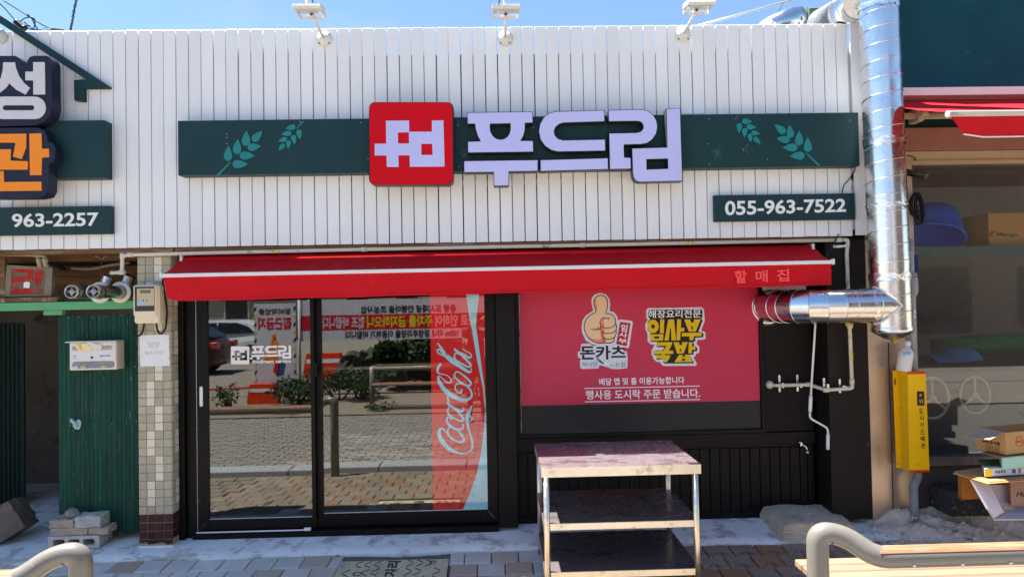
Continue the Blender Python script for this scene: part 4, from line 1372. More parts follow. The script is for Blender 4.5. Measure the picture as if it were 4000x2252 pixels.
tm = {}
for key in ('tile', 'tilew', 'tilem'):
    a, b = t_me.copy(), s_me.copy()
    a.materials.append(MAT[key])
    b.materials.append(MAT[key])
    tm[key] = (a, b)
for r_ in range(rows):
    zc = z_b + TW * (r_ + .5)
    if zc + TW / 2 > 2.16:
        break
    for c_ in range(4):
        o = obj('tile', tm[tile_mat(r_, c_)][0], None, tp)
        o.location = (tx0 + TW * (c_ + .5) + random.gauss(0, .0004), TY - .003 + random.gauss(0, .0004), zc + random.gauss(0, .0004))
        o.rotation_euler = (random.gauss(0, .006), 0, random.gauss(0, .006))
    for c_ in range(2):
        o = obj('tile', tm[tile_mat(r_, c_, True)][1], None, tp)
        o.location = (tx1 + random.gauss(0, .0004), TY + .026 + .0505 * c_, zc)
        o.rotation_euler = (0, random.gauss(0, .006), random.gauss(0, .006))
# broken lowest row
for c_ in range(4):
    zt_ = z_b - .002
    zl = zt_ - random.uniform(.018, .036)
    xa = tx0 + TW * c_ + .003
    pts = [(xa, zt_)] + [(xa + TW * .94 * k / 6, zl + random.uniform(-.008, .008)) for k in range(7)] + [(xa + TW * .94, zt_)]
    me = curve_mesh([pts], .006)
    me.transform(Matrix.Translation((0, TY - .004, 0)))
    obj('tile', me, MAT['tilem'], tp)

# paper notice
pn = thing('paper_notice', 'white paper notice with pencilled Korean word and phone number on the tiled pillar', 'notice', at('P', 390, 1100, TY - .006))
paper = M('paper', (.78, .80, .79), .8, var=.03, bump=.3, bs=25)
pencil = M('pencil', (.42, .42, .44), .8, var=.3, vs=60)
shape('sheet', 'P', [[(170, 872), (390, 866), (613, 862), (617, 1100), (622, 1190), (606, 1215), (620, 1240), (627, 1325), (400, 1334), (183, 1338)]], TY - .0075, .001, paper, pn)
text('pencil_word', '달방', 'P', [(298, 968), (470, 962), (472, 1046), (300, 1055)], TY - .0083, pencil, pn, .0006, -.008)
text('pencil_number', '963-2257', 'P', [(248, 1118), (540, 1098), (540, 1148), (248, 1158)], TY - .0083, pencil, pn, .0006, -.008)

# electricity meter
em = thing('electricity_meter', 'cream electricity meter in its case with looped black cables on the tiled pillar', 'meter', at('P', 280, 350, 0))
case = M('meter_case', srgb(226, 214, 186), .4, var=.05, dirt=[((.40, .33, .22), .10, 20)])
my = -.075
a, b = at('P', 68, 122, my), at('P', 432, 585, my)
obj('case', MB().box(a.x, b.x + .012, my + .012, TY - .004, b.z - .052, a.z, ch=.012), case, em)
obj('front_cover', MB().box(a.x, b.x, my, my + .05, b.z, a.z - .004, ch=.010), case, em)
g0, g1 = at('P', 97, 152, my - .001), at('P', 397, 512, my - .001)
gw = obj('window', MB().box(g0.x, g1.x, my - .002, my + .004, g1.z, g0.z, ch=.002), M('meter_window', (.06, .062, .062), .15, var=.1), em)
p0, p1 = at('P', 133, 178, my - .003), at('P', 388, 430, my - .003)
obj('dial_plate', MB().box(p0.x, p1.x, my - .0035, my - .0022, p1.z, p0.z), M('meter_plate', srgb(196, 182, 150), .5, var=.05), gw)
p0, p1 = at('P', 178, 200, my - .004), at('P', 338, 245, my - .004)
obj('display', MB().box(p0.x, p1.x, my - .0048, my - .0036, p1.z, p0.z), M('meter_lcd', srgb(112, 112, 96), .3), gw)
p0, p1 = at('P', 133, 368, my - .004), at('P', 268, 418, my - .004)
obj('blue_label', MB().box(p0.x, p1.x, my - .0048, my - .0036, p1.z, p0.z), M('meter_label', srgb(150, 196, 206), .5), gw)
for xx in (225, 286):
    q = at('P', xx, 352, my - .004)
    obj('button', MB().lathe([(0, 0), (.005, 0), (.004, .003), (0, .003)], (q.x, my - .0036, q.z), (0, -1, 0), 12), M('meter_button', srgb(70, 84, 120), .4), gw)
q = at('P', 335, 682, -.02)
obj('seal', MB().box(q.x - .014, q.x + .014, -.03, -.012, q.z - .010, q.z + .008, ch=.003), M('seal_blue', srgb(58, 92, 190), .4), em)
for pts in ([(105, 640), (90, 700), (85, 790), (108, 860), (145, 885), (190, 860), (222, 800), (240, 700), (242, 640)], [(425, 640), (425, 720), (440, 800), (475, 845), (520, 830), (560, 760), (575, 640), (578, 480), (560, 330), (530, 150), (520, 60), (560, -60)]):
    obj('cable', MB().tube(smooth_pts([at('P', x, y, .005) for x, y in pts], False, 6), .0068, 10), cable, em)

# ================================================================ dark passage left of the pillar
nb_ = thing('passage_bay', 'open dark passage with old beams left of the tiled pillar', 'passage', (-3.3, .3, 0))
beam_g = M('green_beam', srgb(96, 168, 120), .6, var=.12, vs=5, stretch=(1, 8, 8), dirt=[((.10, .22, .13), .14, 6, (.4, 3, 3)), ((.45, .55, .45), .14, 9, (.5, 4, 4))], bump=.3, bs=40)
GY = .12
z0, z1 = at('B', 800, 1320, GY).z, at('B', 800, 1217, GY).z
obj('green_beam', MB().box(-5.0, tx0 - .003, GY, GY + .07, z0, z1, ch=.003), beam_g, nb_)
a, b = at('B', 548, 1330, GY + .02), at('B', 780, 1382, GY + .02)
obj('beam_block', MB().box(a.x, b.x, GY + .02, GY + .06, b.z, z0 - .002), beam_g, nb_)
a, b = at('B', -200, 1160, .14), at('B', 735, 1212, .14)
obj('shelf_plank', MB().box(a.x, b.x, .125, .21, b.z, a.z - .008, ch=.004), M('rusted_plank', srgb(120, 88, 62), .9, var=.35, vs=9, dirt=[((.40, .33, .26), .35, 12), ((.06, .035, .02), .3, 14), ((.22, .27, .17), .15, 9)], bump=1., bs=35), nb_)
for (za, zb2, yy, nm) in ((2.08, 2.14, .30, 'beam'), (1.99, 2.06, .55, 'beam'), (1.93, 1.99, .9, 'beam')):
    obj(nm, MB().box(-5.0, tx0, yy, yy + .09, za, zb2, ch=.004), woodold, nb_)
wallp = M('passage_wall', srgb(120, 112, 100), .95, var=.15, vs=3, dirt=[((.06, .055, .05), .22, 3.5), ((.10, .09, .08), .2, 9)], bump=.4, bs=12)
obj('wall', MB().box(-5.0, -2.41, 1.9, 2.0, -.05, 2.16), wallp, nb_)
obj('wall', MB().box(-5.2, -5.0, .3, 2.0, -.05, 2.16), wallp, nb_)
obj('dark_stair', MB().slab([(-3.6, 1.55, -.05), (-2.42, 1.55, -.05), (-2.42, 1.55, .80), (-3.3, 1.55, .56)], (0, .3, 0)), MAT['dark'], nb_)
obj('ceiling_sheet', MB().box(-5.0, -2.42, .28, 1.9, 2.148, 2.155), MAT['dark'], nb_)
# old sign with red letter
os_ = thing('old_sign', 'weathered grey board with a faded red Korean letter on the green beam', 'sign', at('B', 350, 1140, .2))
oy = .17
gframe = M('old_frame', srgb(128, 120, 104), .8, var=.2, vs=8, dirt=[((.2, .17, .13), .3, 9), ((.42, .40, .36), .15, 14)], bump=.3)
board = M('old_board', srgb(112, 100, 86), .7, var=.2, vs=7, dirt=[((.27, .25, .22), .3, 5), ((.12, .1, .08), .2, 12)], bump=.2)
shape('board', 'B', [[(85, 760), (655, 790), (640, 1142), (55, 1152)]], oy, .03, board, os_)
shape('frame', 'B', [[(85, 755), (660, 785), (642, 1145), (50, 1155)], [(150, 800), (570, 815), (555, 1118), (128, 1128)]], oy - .006, .04, gframe, os_)
fred = M('faded_red', srgb(172, 42, 40), .75, var=.3, vs=20, dirt=[(srgb(112, 100, 86), .42, 16)])
for lp in ([(165, 778), (405, 780), (412, 968), (345, 960), (345, 850), (160, 848)], [(150, 905), (345, 905), (345, 968), (150, 978)], [(430, 785), (520, 790), (528, 860), (570, 890), (560, 930), (520, 950), (500, 1020), (450, 1015), (428, 960)], [(150, 1010), (210, 1000), (230, 1050), (520, 1052), (515, 1110), (140, 1118)]):
    shape('red_stroke', 'B', [lp], oy - .0025, .002, fred, os_)
q = at('B', 335, 1003, oy - .004)
obj('paper_scrap', curve_mesh([[(q.x - .024, q.z - .022), (q.x + .02, q.z - .025), (q.x + .025, q.z + .015), (q.x + .004, q.z + .024), (q.x - .02, q.z + .018)]], .001).copy(), paper, os_).data.transform(Matrix.Translation((0, oy - .0045, 0)))
obj('side_post', MB().box(at('B', -40, 900, .16).x, at('B', 60, 900, .16).x, .16, .20, z1, 2.1, ch=.003), woodold, nb_)

# waste pipes under the fascia
wp = thing('waste_pipes', 'grey waste pipes with elbows running back under the fascia at the far left', 'pipes', at('B', 550, 620, .1))
gp = M('grey_pipe', srgb(158, 150, 132), .5, var=.1, dirt=[((.2, .16, .11), .3, 9)])
for px, dp in ((565, 0), (490, .02)):
    q = fillet([at('B', -300, 612, .10 + dp), at('B', px, 622, .10 + dp), at('B', px + 5, 760, .10 + dp), at('B', px + 330, 838, .75)], .035)
    obj('pipe', MB().tube(q, .017, 12), gp, wp)
    p = at('B', px + 3, 690, .10 + dp)
    obj('collar', MB().tube([p + Vector((0, 0, .012)), p - Vector((0, 0, .012))], .0205, 12), gp, wp)
    p = at('B', px - 40, 620, .10 + dp)
    obj('collar', MB().tube([p - Vector((.014, 0, 0)), p + Vector((.014, 0, 0))], .0205, 12), gp, wp)
cp = thing('cream_hose', 'cream flexible hose curving under the old beams', 'hose', at('B', 1200, 790, .5))
obj('hose', MB().tube(smooth_pts([at('B', x, y, .45) for x, y in ((900, 790), (1050, 805), (1200, 795), (1400, 755), (1640, 722))], False, 6), .012, 10), gp, cp)
hr = thing('hanger_rod', 'thin rusty hanger rod with a bracket hanging above the flue pipes', 'rod', at('B', 1275, 660, .22))
obj('rod', MB().tube([at('B', 1275, 660, .22), at('B', 1275, 960, .22)], .004, 8), woodold, hr)
obj('bracket', MB().tube([at('B', x, y, .22) for x, y in ((1195, 648), (1245, 650), (1255, 680), (1298, 680), (1305, 650), (1350, 648))], .0045, 6), gp, hr)

# gas supply pipe along the fascia, down the right pillar and back to the wall
gas = thing('gas_pipe', 'cream gas pipe running under the whole fascia and down the black pillar to the wall', 'pipe', (0, .02, 2.1))
gy = .02
P1 = [at('B', 1390, 855, gy), at('B', 1535, 850, gy), at('B', 1540, 640, gy), at('B', 1640, 626, gy), at('F', 915, 627, gy), at('F', 1465, 612, gy), at('F', 2122, 603, gy)]
P1[4].z = (P1[3].z + P1[6].z) / 2
P1[5].z = (P1[3].z + 2 * P1[6].z) / 3
obj('pipe', MB().tube(fillet(P1, .03), .0135, 14), MAT['pipe'], gas)
gv = .065
vx = at('F', 2128, 720, gv).x
ze = at(7, 400, 505, gv).z
Q = [P1[-1] + Vector((-.001, .0, 0)), Vector((vx, gy, P1[-1].z)), Vector((vx, gv, P1[-1].z - .045)), Vector((vx + .012, gv, ze))]
obj('pipe', MB().tube(fillet([Q[0], Vector((vx, gy, Q[0].z)), Vector((vx, gv - .02, Q[0].z - .10)), Vector((vx + .012, gv - .02, ze))], .03), .0135, 14), MAT['pipe'], gas)
e0 = Vector((vx + .012, gv - .02, ze))
hy = WY - .055
pA, pB = at(7, 290, 515, gv - .02), at(7, 205, 488, .20)
pC = at(7, 40, 492, hy)
Q2 = [e0, pA, pB, Vector((pC.x + .15, hy, pC.z)), pC, Vector((pC.x - .03, hy + .05, pC.z))]
obj('pipe', MB().tube(fillet([e0 + Vector((0, 0, .03))] + Q2, .025), .0135, 14), MAT['pipe'], gas)
for p, ax in ((P1[1], (1, 0, 0)), (P1[2], (0, 0, 1)), (P1[3], (1, 0, 0)), (P1[4], (1, 0, 0)), (P1[5], (1, 0, 0)), (P1[6] - Vector((.04, 0, 0)), (1, 0, 0)), (e0 + Vector((0, 0, .05)), (0, 0, 1)), (e0 - Vector((.05, 0, 0)), (1, 0, 0)), (pA, (1, -.3, 0)), (pB, (1, -.3, 0))):
    d = Vector(ax).normalized() * .020
    obj('coupling', MB().tube([Vector(p) - d, Vector(p) + d], .0172, 14), MAT['pipe'], gas)
pf = Vector((pC.x - .03, WY - .006, pC.z))
obj('wall_flange', MB().lathe([(0, 0), (.032, 0), (.032, .006), (.024, .016), (.016, .030), (0, .032)], pf, (0, -1, 0), 20), MAT['pipe'], gas)
yl2 = M('yellow_tag', srgb(226, 190, 40), .5)
for px in (1728, 1740, 690, 703):
    p = at('F', px, 611 if px > 1000 else 632, gy)
    obj('yellow_tag', MB().tube([p - Vector((.007, 0, 0)), p + Vector((.007, 0, 0))], .0142, 14), yl2, gas)
for yy in (905, 925):
    p = Vector((vx + .008, gv - .02, at('F', 2133, yy, gv).z + .0))
obj('yellow_tag', MB().tube([Vector((vx + .0105, gv - .02, at('F', 2133, 905, gv).z)), Vector((vx + .0110, gv - .02, at('F', 2133, 880, gv).z))], .0142, 14), yl2, gas)
# valve hidden partly by the silver duct, yellow lever
vq = Vector((vx + .008, gv - .02, at('F', 2130, 815, gv).z))
obj('valve_body', MB().lathe([(.0, -.03), (.018, -.03), (.022, -.012), (.022, .012), (.018, .03), (0, .03)], vq, (0, 0, 1), 16), MAT['pipe'], gas)
obj('valve_lever', MB().box(vq.x - .045, vq.x + .01, vq.y - .028, vq.y - .022, vq.z - .007, vq.z + .007, ch=.002), M('lever_yellow', srgb(240, 196, 20), .4), gas)
# clips holding the pipe
clip = MAT['galv']
for (cx_, yb, yt, pl_) in ((60, 525, 440, WY), (150, 522, 438, WY), (283, 520, 455, .10), (362, 530, 460, .10)):
    y_ = pl_ - .012
    a, b = at(7, cx_ - 8, yt, y_), at(7, cx_ + 8, yb, y_)
    mb = MB().box(a.x, a.x + .016, y_, y_ + .003, b.z, a.z, ch=.001)
    zz = (a.z + b.z) / 2 - .01
    mb.box(a.x + .004, a.x + .022, y_ - .048, y_, zz - .019, zz - .016).box(a.x + .004, a.x + .022, y_ - .048, y_, zz + .016, zz + .019).box(a.x + .004, a.x + .022, y_ - .05, y_ - .048, zz - .019, zz + .019)
    obj('pipe_clip', mb, clip, gas)
p = Vector((vx, .095, at('D', 1550, 520, .09).z))
obj('pipe_clip', MB().box(p.x - .075, p.x + .045, .092, .095, p.z - .011, p.z + .011, ch=.002).box(p.x - .018, p.x + .018, .02, .092, p.z - .012, p.z + .012, ch=.002), clip, gas)

# flue pipes through the wall
chrome = M('flue_steel', (.52, .49, .44), .25, 1., var=.12, vs=14, dirt=[((.12, .09, .06), .25, 14), ((.3, .22, .12), .12, 30)], bump=.05)
flmat = M('flue_flange', (.72, .70, .64), .45, var=.05, dirt=[((.4, .34, .24), .12, 20)])
darkhole = M('black_hole', (.006, .006, .006), .8)
for (fx, fz_, lab) in ((1260, 1100, 'steel boiler flue pipe through a white flange, left one of two above the green beam'), (1515, 1097, 'steel boiler flue pipe through a white flange, nearer the electricity meter')):
    c = at('B', fx, fz_, GY - .004)
    t = thing('flue_pipe', lab, 'flue pipe', c, 'boiler flue pipes')
    obj('flange', MB().lathe([(.05, -.004), (.079, -.004), (.079, .004), (.070, .010), (.052, .012), (.049, .008)], c, (0, -1, 0), 32), flmat, t)
    ye = -.23
    r_ = .0465
    obj('pipe', MB().lathe([(r_, -.10), (r_, c.y - ye - .085)], c, (0, -1, 0), 28), chrome, t)
    # perforated collar near the mouth: ring of bars
    l0, l1 = c.y - ye - .085, c.y - ye - .055
    obj('pipe', MB().lathe([(r_ - .006, l0), (r_ - .006, l1)], c, (0, -1, 0), 28), darkhole, t)
    for k in range(20):
        a = 2 * math.pi * k / 20
        p0 = c + Vector((r_ * math.cos(a), -l0 + .002, r_ * math.sin(a)))
        obj('collar_bar', MB().tube([p0, p0 + Vector((0, -(l1 - l0) - .004, 0))], .0028, 5), chrome, t)
    obj('mouth_sleeve', MB().lathe([(r_ - .004, l1), (r_ + .001, l1), (r_ + .001, c.y - ye), (r_ - .004, c.y - ye + .002), (r_ - .006, c.y - ye - .01)], c, (0, -1, 0), 28), chrome, t)
    m0 = Vector((c.x, ye + .006, c.z))
    obj('mouth_disc', MB().lathe([(0, -.01), (r_ - .004, -.01), (r_ - .004, 0), (0, 0)], m0, (0, -1, 0), 28), M('flue_grille', (.30, .29, .30), .35, .8) if not bpy.data.materials.get('flue_grille') else bpy.data.materials['flue_grille'], t)
    for k in range(4):
        aa = [R(45 + 90 * k - 30 + 12 * j) for j in range(6)]
        lp = [(m0.x + .034 * math.cos(a), m0.z + .034 * math.sin(a)) for a in aa] + [(m0.x + .021 * math.cos(a), m0.z + .021 * math.sin(a)) for a in aa[::-1]]
        me = curve_mesh([lp], .001)
        me.transform(Matrix.Translation((0, m0.y - .0015, 0)))
        obj('mouth_slot', me, darkhole, t)
for (x0_, y0_, lab) in ((1340, 990, 'crinkled aluminium flue hose rising behind the left flue flange'), (1605, 985, 'crinkled aluminium flue hose rising beside the tiled pillar')):
    base = at('B', x0_, y0_, .24)
    t = thing('flue_hose', lab, 'hose', base, 'aluminium flue hoses')
    n = 24
    pts = [base + Vector((.0006 * i * i * .06, 0, .0032 * i - .015)) for i in range(n)]
    obj('hose', MB().tube(pts, [.040 + .004 * (i % 4 < 2) for i in range(n)], 16), MAT['foil'], t)

# ================================================================ green plank door
pd = thing('plank_door', 'worn dark green door of narrow upright planks beside the tiled pillar', 'door', at('H', 1100, 970, .2))
gdoor = M('door_green', srgb(14, 66, 54), .6, var=.34, vs=4, stretch=(9, 9, .7), rnd=.22, dirt=[((.008, .025, .02), .36, 5, (9, 9, .6), .8), ((.20, .15, .09), .19, 6, (14, 14, .6), .8), ((.34, .40, .36), .10, 22, (3, 3, .4), .7)], bump=.6, bs=30)
PYD = .20
pz0, pz1 = at('H', 1100, 965, PYD).z, at(4, 480, 135, PYD).z
px0, px1 = at('H', 662, 500, PYD).x, at('H', 1562, 500, PYD).x
np_ = 18
xx = px0
ws = [random.uniform(.8, 1.2) for _ in range(np_)]
sw = sum(ws)
for k in range(np_):
    w_ = (px1 - px0) * ws[k] / sw
    dz = -.012 * (1 - k / np_)
    o = obj('plank', MB().box(xx + .0008, xx + w_ - .0008, PYD + random.uniform(0, .002), PYD + .02, pz0 + random.uniform(-.006, .012), pz1 + dz + random.uniform(-.004, .004), ch=.0009), gdoor, pd)
    xx += w_
obj('ledge_board', MB().box(px0, px1, PYD + .022, PYD + .045, .25, .37).box(px0, px1, PYD + .022, PYD + .045, 1.15, 1.27), gdoor, pd)
nailm = M('nail_spot', srgb(150, 190, 168), .6)
for (nx, ny) in ((345, 155), (395, 150), (466, 153), (532, 147), (603, 142), (350, 690), (468, 688), (560, 685), (676, 398)):
    p = at(4, nx, ny, PYD)
    obj('nail_head', MB().lathe([(0, 0), (.004, 0), (.003, .0015), (0, .002)], (p.x, PYD - .0005, p.z), (0, -1, 0), 8), nailm, pd)
# other leaf standing open, its green darkened so the colour carries the passage shade
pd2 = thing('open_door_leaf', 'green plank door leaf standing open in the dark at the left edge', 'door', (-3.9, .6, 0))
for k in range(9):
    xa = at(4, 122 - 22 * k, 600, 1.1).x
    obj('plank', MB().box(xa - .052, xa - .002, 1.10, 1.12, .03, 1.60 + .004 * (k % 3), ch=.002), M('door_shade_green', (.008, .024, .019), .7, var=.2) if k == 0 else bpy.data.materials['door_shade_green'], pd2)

# mailbox on the plank door
mbx = thing('mailbox', 'cream mailbox stuffed with yellow letters on the green plank door', 'mailbox', at('Q', 1230, 700, .1))
MY = .085
mcol = M('mailbox_cream', srgb(226, 218, 200), .45, var=.06, dirt=[((.35, .20, .08), .12, 22), ((.5, .46, .38), .2, 8)])
a, b = at('Q', 530, 300, MY), at('Q', 1925, 1125, MY)
tl_ = at('Q', 530, 310, MY)
tr_ = at('Q', 1900, 240, MY)
bz0 = at('Q', 1230, 1090, MY).z
bz1 = at('Q', 1230, 275, MY).z
obj('box', MB().box(a.x, b.x, MY + .004, PYD - .002, bz0, bz1, ch=.003), mcol, mbx)
obj('lid', MB().box(at('Q', 415, 290, MY).x, b.x + .002, MY - .006, PYD - .004, bz1 + .001, bz1 + .009, ch=.002), mcol, mbx)
fr = obj('front_plate', MB().box(a.x + .006, b.x - .006, MY, MY + .006, at('Q', 1230, 810, MY).z, bz1 - .006, ch=.001), M('mailbox_white', (.74, .74, .73), .45, var=.04, dirt=[((.4, .25, .12), .06, 20)]), mbx)
q0, q1 = at('Q', 625, 400, MY), at('Q', 1805, 500, MY)
obj('slot_panel', MB().box(q0.x, q1.x, MY - .001, MY + .002, at('Q', 1230, 505, MY).z, at('Q', 1230, 370, MY).z), M('slot_grey', srgb(172, 172, 168), .5), fr)
oro = M('flower_orange', srgb(226, 128, 60), .5)
for (fx_, fy_) in ((705, 435), (1510, 415), (1670, 400)):
    c = at('Q', fx_, fy_, MY - .0015)
    lp = []
    for k in range(20):
        rr_ = .0105 if k % 2 else .0058
        lp.append((c.x + rr_ * 1.2 * math.cos(2 * math.pi * k / 20), c.z + rr_ * math.sin(2 * math.pi * k / 20)))
    me = curve_mesh([lp], .0005)
    me.transform(Matrix.Translation((0, MY - .002, 0)))
    obj('flower_print', me, oro, fr)
ink_b = M('ink_blue', srgb(80, 110, 180), .5)
text('print', '함양우체국', 'Q', [(1430, 648), (1765, 640), (1765, 695), (1432, 702)], MY, ink_b, fr, .0008, .02).data.transform(Matrix.Translation((0, -.001, 0)))
text('print', '성  명', 'Q', [(640, 735), (755, 733), (755, 765), (640, 768)], MY, ink_b, fr, .0008, 0).data.transform(Matrix.Translation((0, -.001, 0)))
text('print', '함양군', 'Q', [(640, 655), (745, 652), (745, 695), (640, 698)], MY, ink_b, fr, .0008, 0).data.transform(Matrix.Translation((0, -.001, 0)))
lk_ = at('Q', 1205, 722, MY)
obj('keyhole', MB().lathe([(0, 0), (.009, 0), (.008, .004), (0, .005)], (lk_.x, MY - .0005, lk_.z), (0, -1, 0), 14), cable, mbx)
w0, w1 = at('Q', 612, 850, MY), at('Q', 1868, 1060, MY)
zc0, zc1 = at('Q', 1230, 1040, MY).z, at('Q', 1230, 835, MY).z
me = curve_mesh([rrect(w0.x, zc0, w1.x, zc1, (zc1 - zc0) / 2 - .001)], .003)
me.transform(Matrix.Translation((0, MY + .002, 0)))
wdw = obj('window', me, M('mailbox_window', srgb(140, 142, 152), .15, var=.3, vs=30), mbx)
for (x0_, x1_, c_, nm) in ((665, 785, (.7, .7, .7), 'label'), (865, 1030, srgb(214, 196, 130), 'envelope'), (1480, 1620, srgb(206, 190, 130), 'envelope')):
    p0, p1 = at('Q', x0_, 960, MY), at('Q', x1_, 1030, MY)
    obj(nm, MB().box(p0.x, p1.x, MY - .0008, MY + .001, zc0 + .003, zc0 + .016), M('envelope_' + str(x0_), c_, .6), wdw)
let_ = M('letter_yellow', srgb(238, 224, 164), .7, var=.04)
ltr = thing('letters', 'yellow and white folded letters sticking out of the mailbox slot', 'letters', at('Q', 1000, 400, MY - .01))
shape('letter', 'Q', [[(680, 375), (1030, 290), (1200, 480), (1220, 520), (830, 530)]], MY - .012, .006, let_, ltr)
shape('letter', 'Q', [[(1035, 285), (1120, 250), (1512, 378), (1480, 492), (1215, 505)]], MY - .009, .004, M('letter_white', (.74, .72, .66), .7), ltr)
shape('letter_band', 'Q', [[(800, 352), (880, 335), (940, 478), (840, 500)]], MY - .0126, .0004, M('letter_band', srgb(222, 186, 96), .6), ltr)

# flag holder
fh = thing('flag_holder', 'pale blue metal flagpole holder screwed to the green plank door', 'holder', at(4, 385, 690, PYD - .004))
fhm = M('holder_blue', srgb(164, 194, 204), .5, var=.08, dirt=[((.35, .25, .15), .1, 40)])
fy_ = PYD - .008
shape('plate', 4, [[(390, 662), (404, 668), (405, 690), (395, 712), (375, 710), (364, 695), (366, 680)]], fy_, .006, fhm, fh)
pa = at(4, 386, 692, fy_)
d_ = (at(4, 361, 648, fy_) - at(4, 380, 690, fy_)).normalized()
axv = (d_ + Vector((0, -.75, 0))).normalized()
obj('socket', MB().lathe([(.0, -.02), (.012, -.02), (.012, .070), (.0095, .070), (.0095, .03), (0, .03)], pa, axv, 16), fhm, fh)

# ================================================================ blocks on the ground by the plank door
cb = M('cinder_grey', srgb(188, 184, 176), .95, var=.18, vs=14, dirt=[((.12, .11, .10), .18, 18), ((.5, .49, .47), .18, 40)], bump=1., bs=60)
cbb = M('old_brick', srgb(182, 164, 148), .95, var=.2, vs=12, dirt=[((.42, .40, .37), .3, 12), ((.16, .08, .05), .16, 16)], bump=1., bs=60)


def rough_box(x0_, x1_, y0_, y1_, z0_, z1_, rot=0., jit=.0035, cuts=5):
    bmx = bmesh.new()
    bmesh.ops.create_cube(bmx, size=1)
    bmesh.ops.subdivide_edges(bmx, edges=bmx.edges[:], cuts=cuts, use_grid_fill=True)
    cx_, cy_, cz_ = (x0_ + x1_) / 2, (y0_ + y1_) / 2, (z0_ + z1_) / 2
    rm = Matrix.Rotation(rot, 3, 'Z')
    for q_ in bmx.verts:
        e = sum(1 for k in range(3) if abs(abs(q_.co[k]) - .5) < 1e-4)
        sh_ = 1 - (.012 if e >= 2 else 0) - (.02 if e == 3 else 0)
        l = Vector((q_.co.x * (x1_ - x0_), q_.co.y * (y1_ - y0_), q_.co.z * (z1_ - z0_))) * sh_
        l += Vector((random.gauss(0, jit), random.gauss(0, jit), random.gauss(0, jit) if abs(q_.co.z + .5) > 1e-4 else 0))
        q_.co = rm @ l + Vector((cx_, cy_, cz_))
    bmx.verts.index_update()
    mb = MB()
    mb.add([q_.co.copy() for q_ in bmx.verts], [tuple(q_.index for q_ in f_.verts) for f_ in bmx.faces])
    bmx.free()
    return mb


hb0 = ong('H', 540, 1150)
hb1 = ong('H', 1115, 1138)
by = hb0.y
gz = ground_z(by + .05) + .002
hbw = hb1.x - hb0.x
hz = at('H', 800, 990, by).z
hbt = thing('hollow_block', 'hollow concrete block with three openings, lowest in the pile by the plank door', 'concrete block', (hb0.x + hbw / 2, by + .07, gz))
bk = MB()
h_ = hz - gz
loops = [[(hb0.x, gz), (hb1.x, gz), (hb1.x, hz), (hb0.x, hz)]]
for k in range(3):
    xc = hb0.x + hbw * (.21 + .29 * k)
    loops.append([(xc + p[0], gz + h_ * .5 + p[1]) for p in rrect(-hbw * .115, -h_ * .25, hbw * .115, h_ * .25, h_ * .14, 4)])
me = curve_mesh(loops, .17)
me.transform(Matrix.Translation((0, by, 0)))
obj('block', me, cb, hbt)
obj('back_web', MB().box(hb0.x + .01, hb1.x - .01, by + .12, by + .165, gz + .01, hz - .01), cb, hbt)
z2 = at('H', 800, 905, by + .01).z
z3 = at('H', 700, 810, by + .01).z
z3b = at('H', 1000, 765, by + .02).z


def brick_thing(label, x0_, x1_, y0_, y1_, z0_, z1_, mat, rot=0.):
    t = obj('brick', rough_box(x0_, x1_, y0_, y1_, z0_, z1_, rot), mat)
    return tag(t, label, 'brick', 'blocks piled by the plank door')


X_ = lambda px, y_: at('H', px, 900, y_).x
brick_thing('grey brick lying on the hollow block, left one of the middle layer', X_(562, by + .012), X_(985, by + .012), by + .012, by + .11, hz + .003, z2, cbb)
brick_thing('brown stained brick lying on the hollow block, right one of the middle layer', X_(992, by + .012), X_(1215, by + .012), by + .014, by + .13, hz + .003, z2 - .002, cbb)
brick_thing('flat tan brick on top of the pile, under the round stone', X_(553, by + .02), X_(832, by + .02), by + .02, by + .13, z2 + .003, z3, cbb)
brick_thing('pale concrete block on top of the pile, right of the round stone', X_(840, by + .015), X_(1130, by + .015), by + .015, by + .15, z2 + .003, z3b, cb)
sx = at('H', 812, 760, by + .06)
bmx = bmesh.new()
bmesh.ops.create_icosphere(bmx, subdivisions=3, radius=1)
for q_ in bmx.verts:
    n_ = q_.co.copy()
    q_.co = Vector((n_.x * .052, n_.y * .042, n_.z * .034)) * (1 + .07 * math.sin(3 * n_.x + 2 * n_.z) + .05 * math.sin(5 * n_.y + n_.x))
    q_.co = Matrix.Rotation(R(14), 3, 'Y') @ q_.co + Vector((sx.x, by + .065, z3 + .035))
stm = bpy.data.meshes.new('stone')
bmx.to_mesh(stm)
bmx.free()
for pg_ in stm.polygons:
    pg_.use_smooth = True
tag(obj('stone', stm, M('river_stone', srgb(138, 138, 134), .8, var=.2, vs=20, dirt=[((.4, .36, .3), .2, 14)], bump=.3)), 'smooth grey stone resting on top of the brick pile', 'stone')
# big dark block tilted at the far left
dkb = M('dark_block', srgb(110, 100, 90), .95, var=.2, vs=8, dirt=[((.30, .20, .15), .14, 7)], bump=1., bs=30)
bl0 = ong('H', 90, 1125)
mb = rough_box(-.11, .11, -.12, .12, 0, .235, 0, .004)
rt_ = Matrix.Translation((bl0.x - .035, bl0.y + .16, ground_z(bl0.y + .1) + .045)) @ Matrix.Rotation(R(-32), 4, 'Y') @ Matrix.Rotation(R(12), 4, 'Z')
mb.v = [tuple(rt_ @ Vector(p)) for p in mb.v]
tag(obj('tilted_block', mb, dkb), 'dark concrete block lying tilted in the shade at the left edge', 'concrete block')

# ================================================================ silver exhaust duct
du = thing('exhaust_duct', 'tall shiny spiral exhaust duct with a side branch curving out of the black wall', 'duct', (2.79, -.25, 1.385))
DR = .131


def dax(z):
    return Vector((2.765 + (3.6 - z) * .0125, -.25, z))


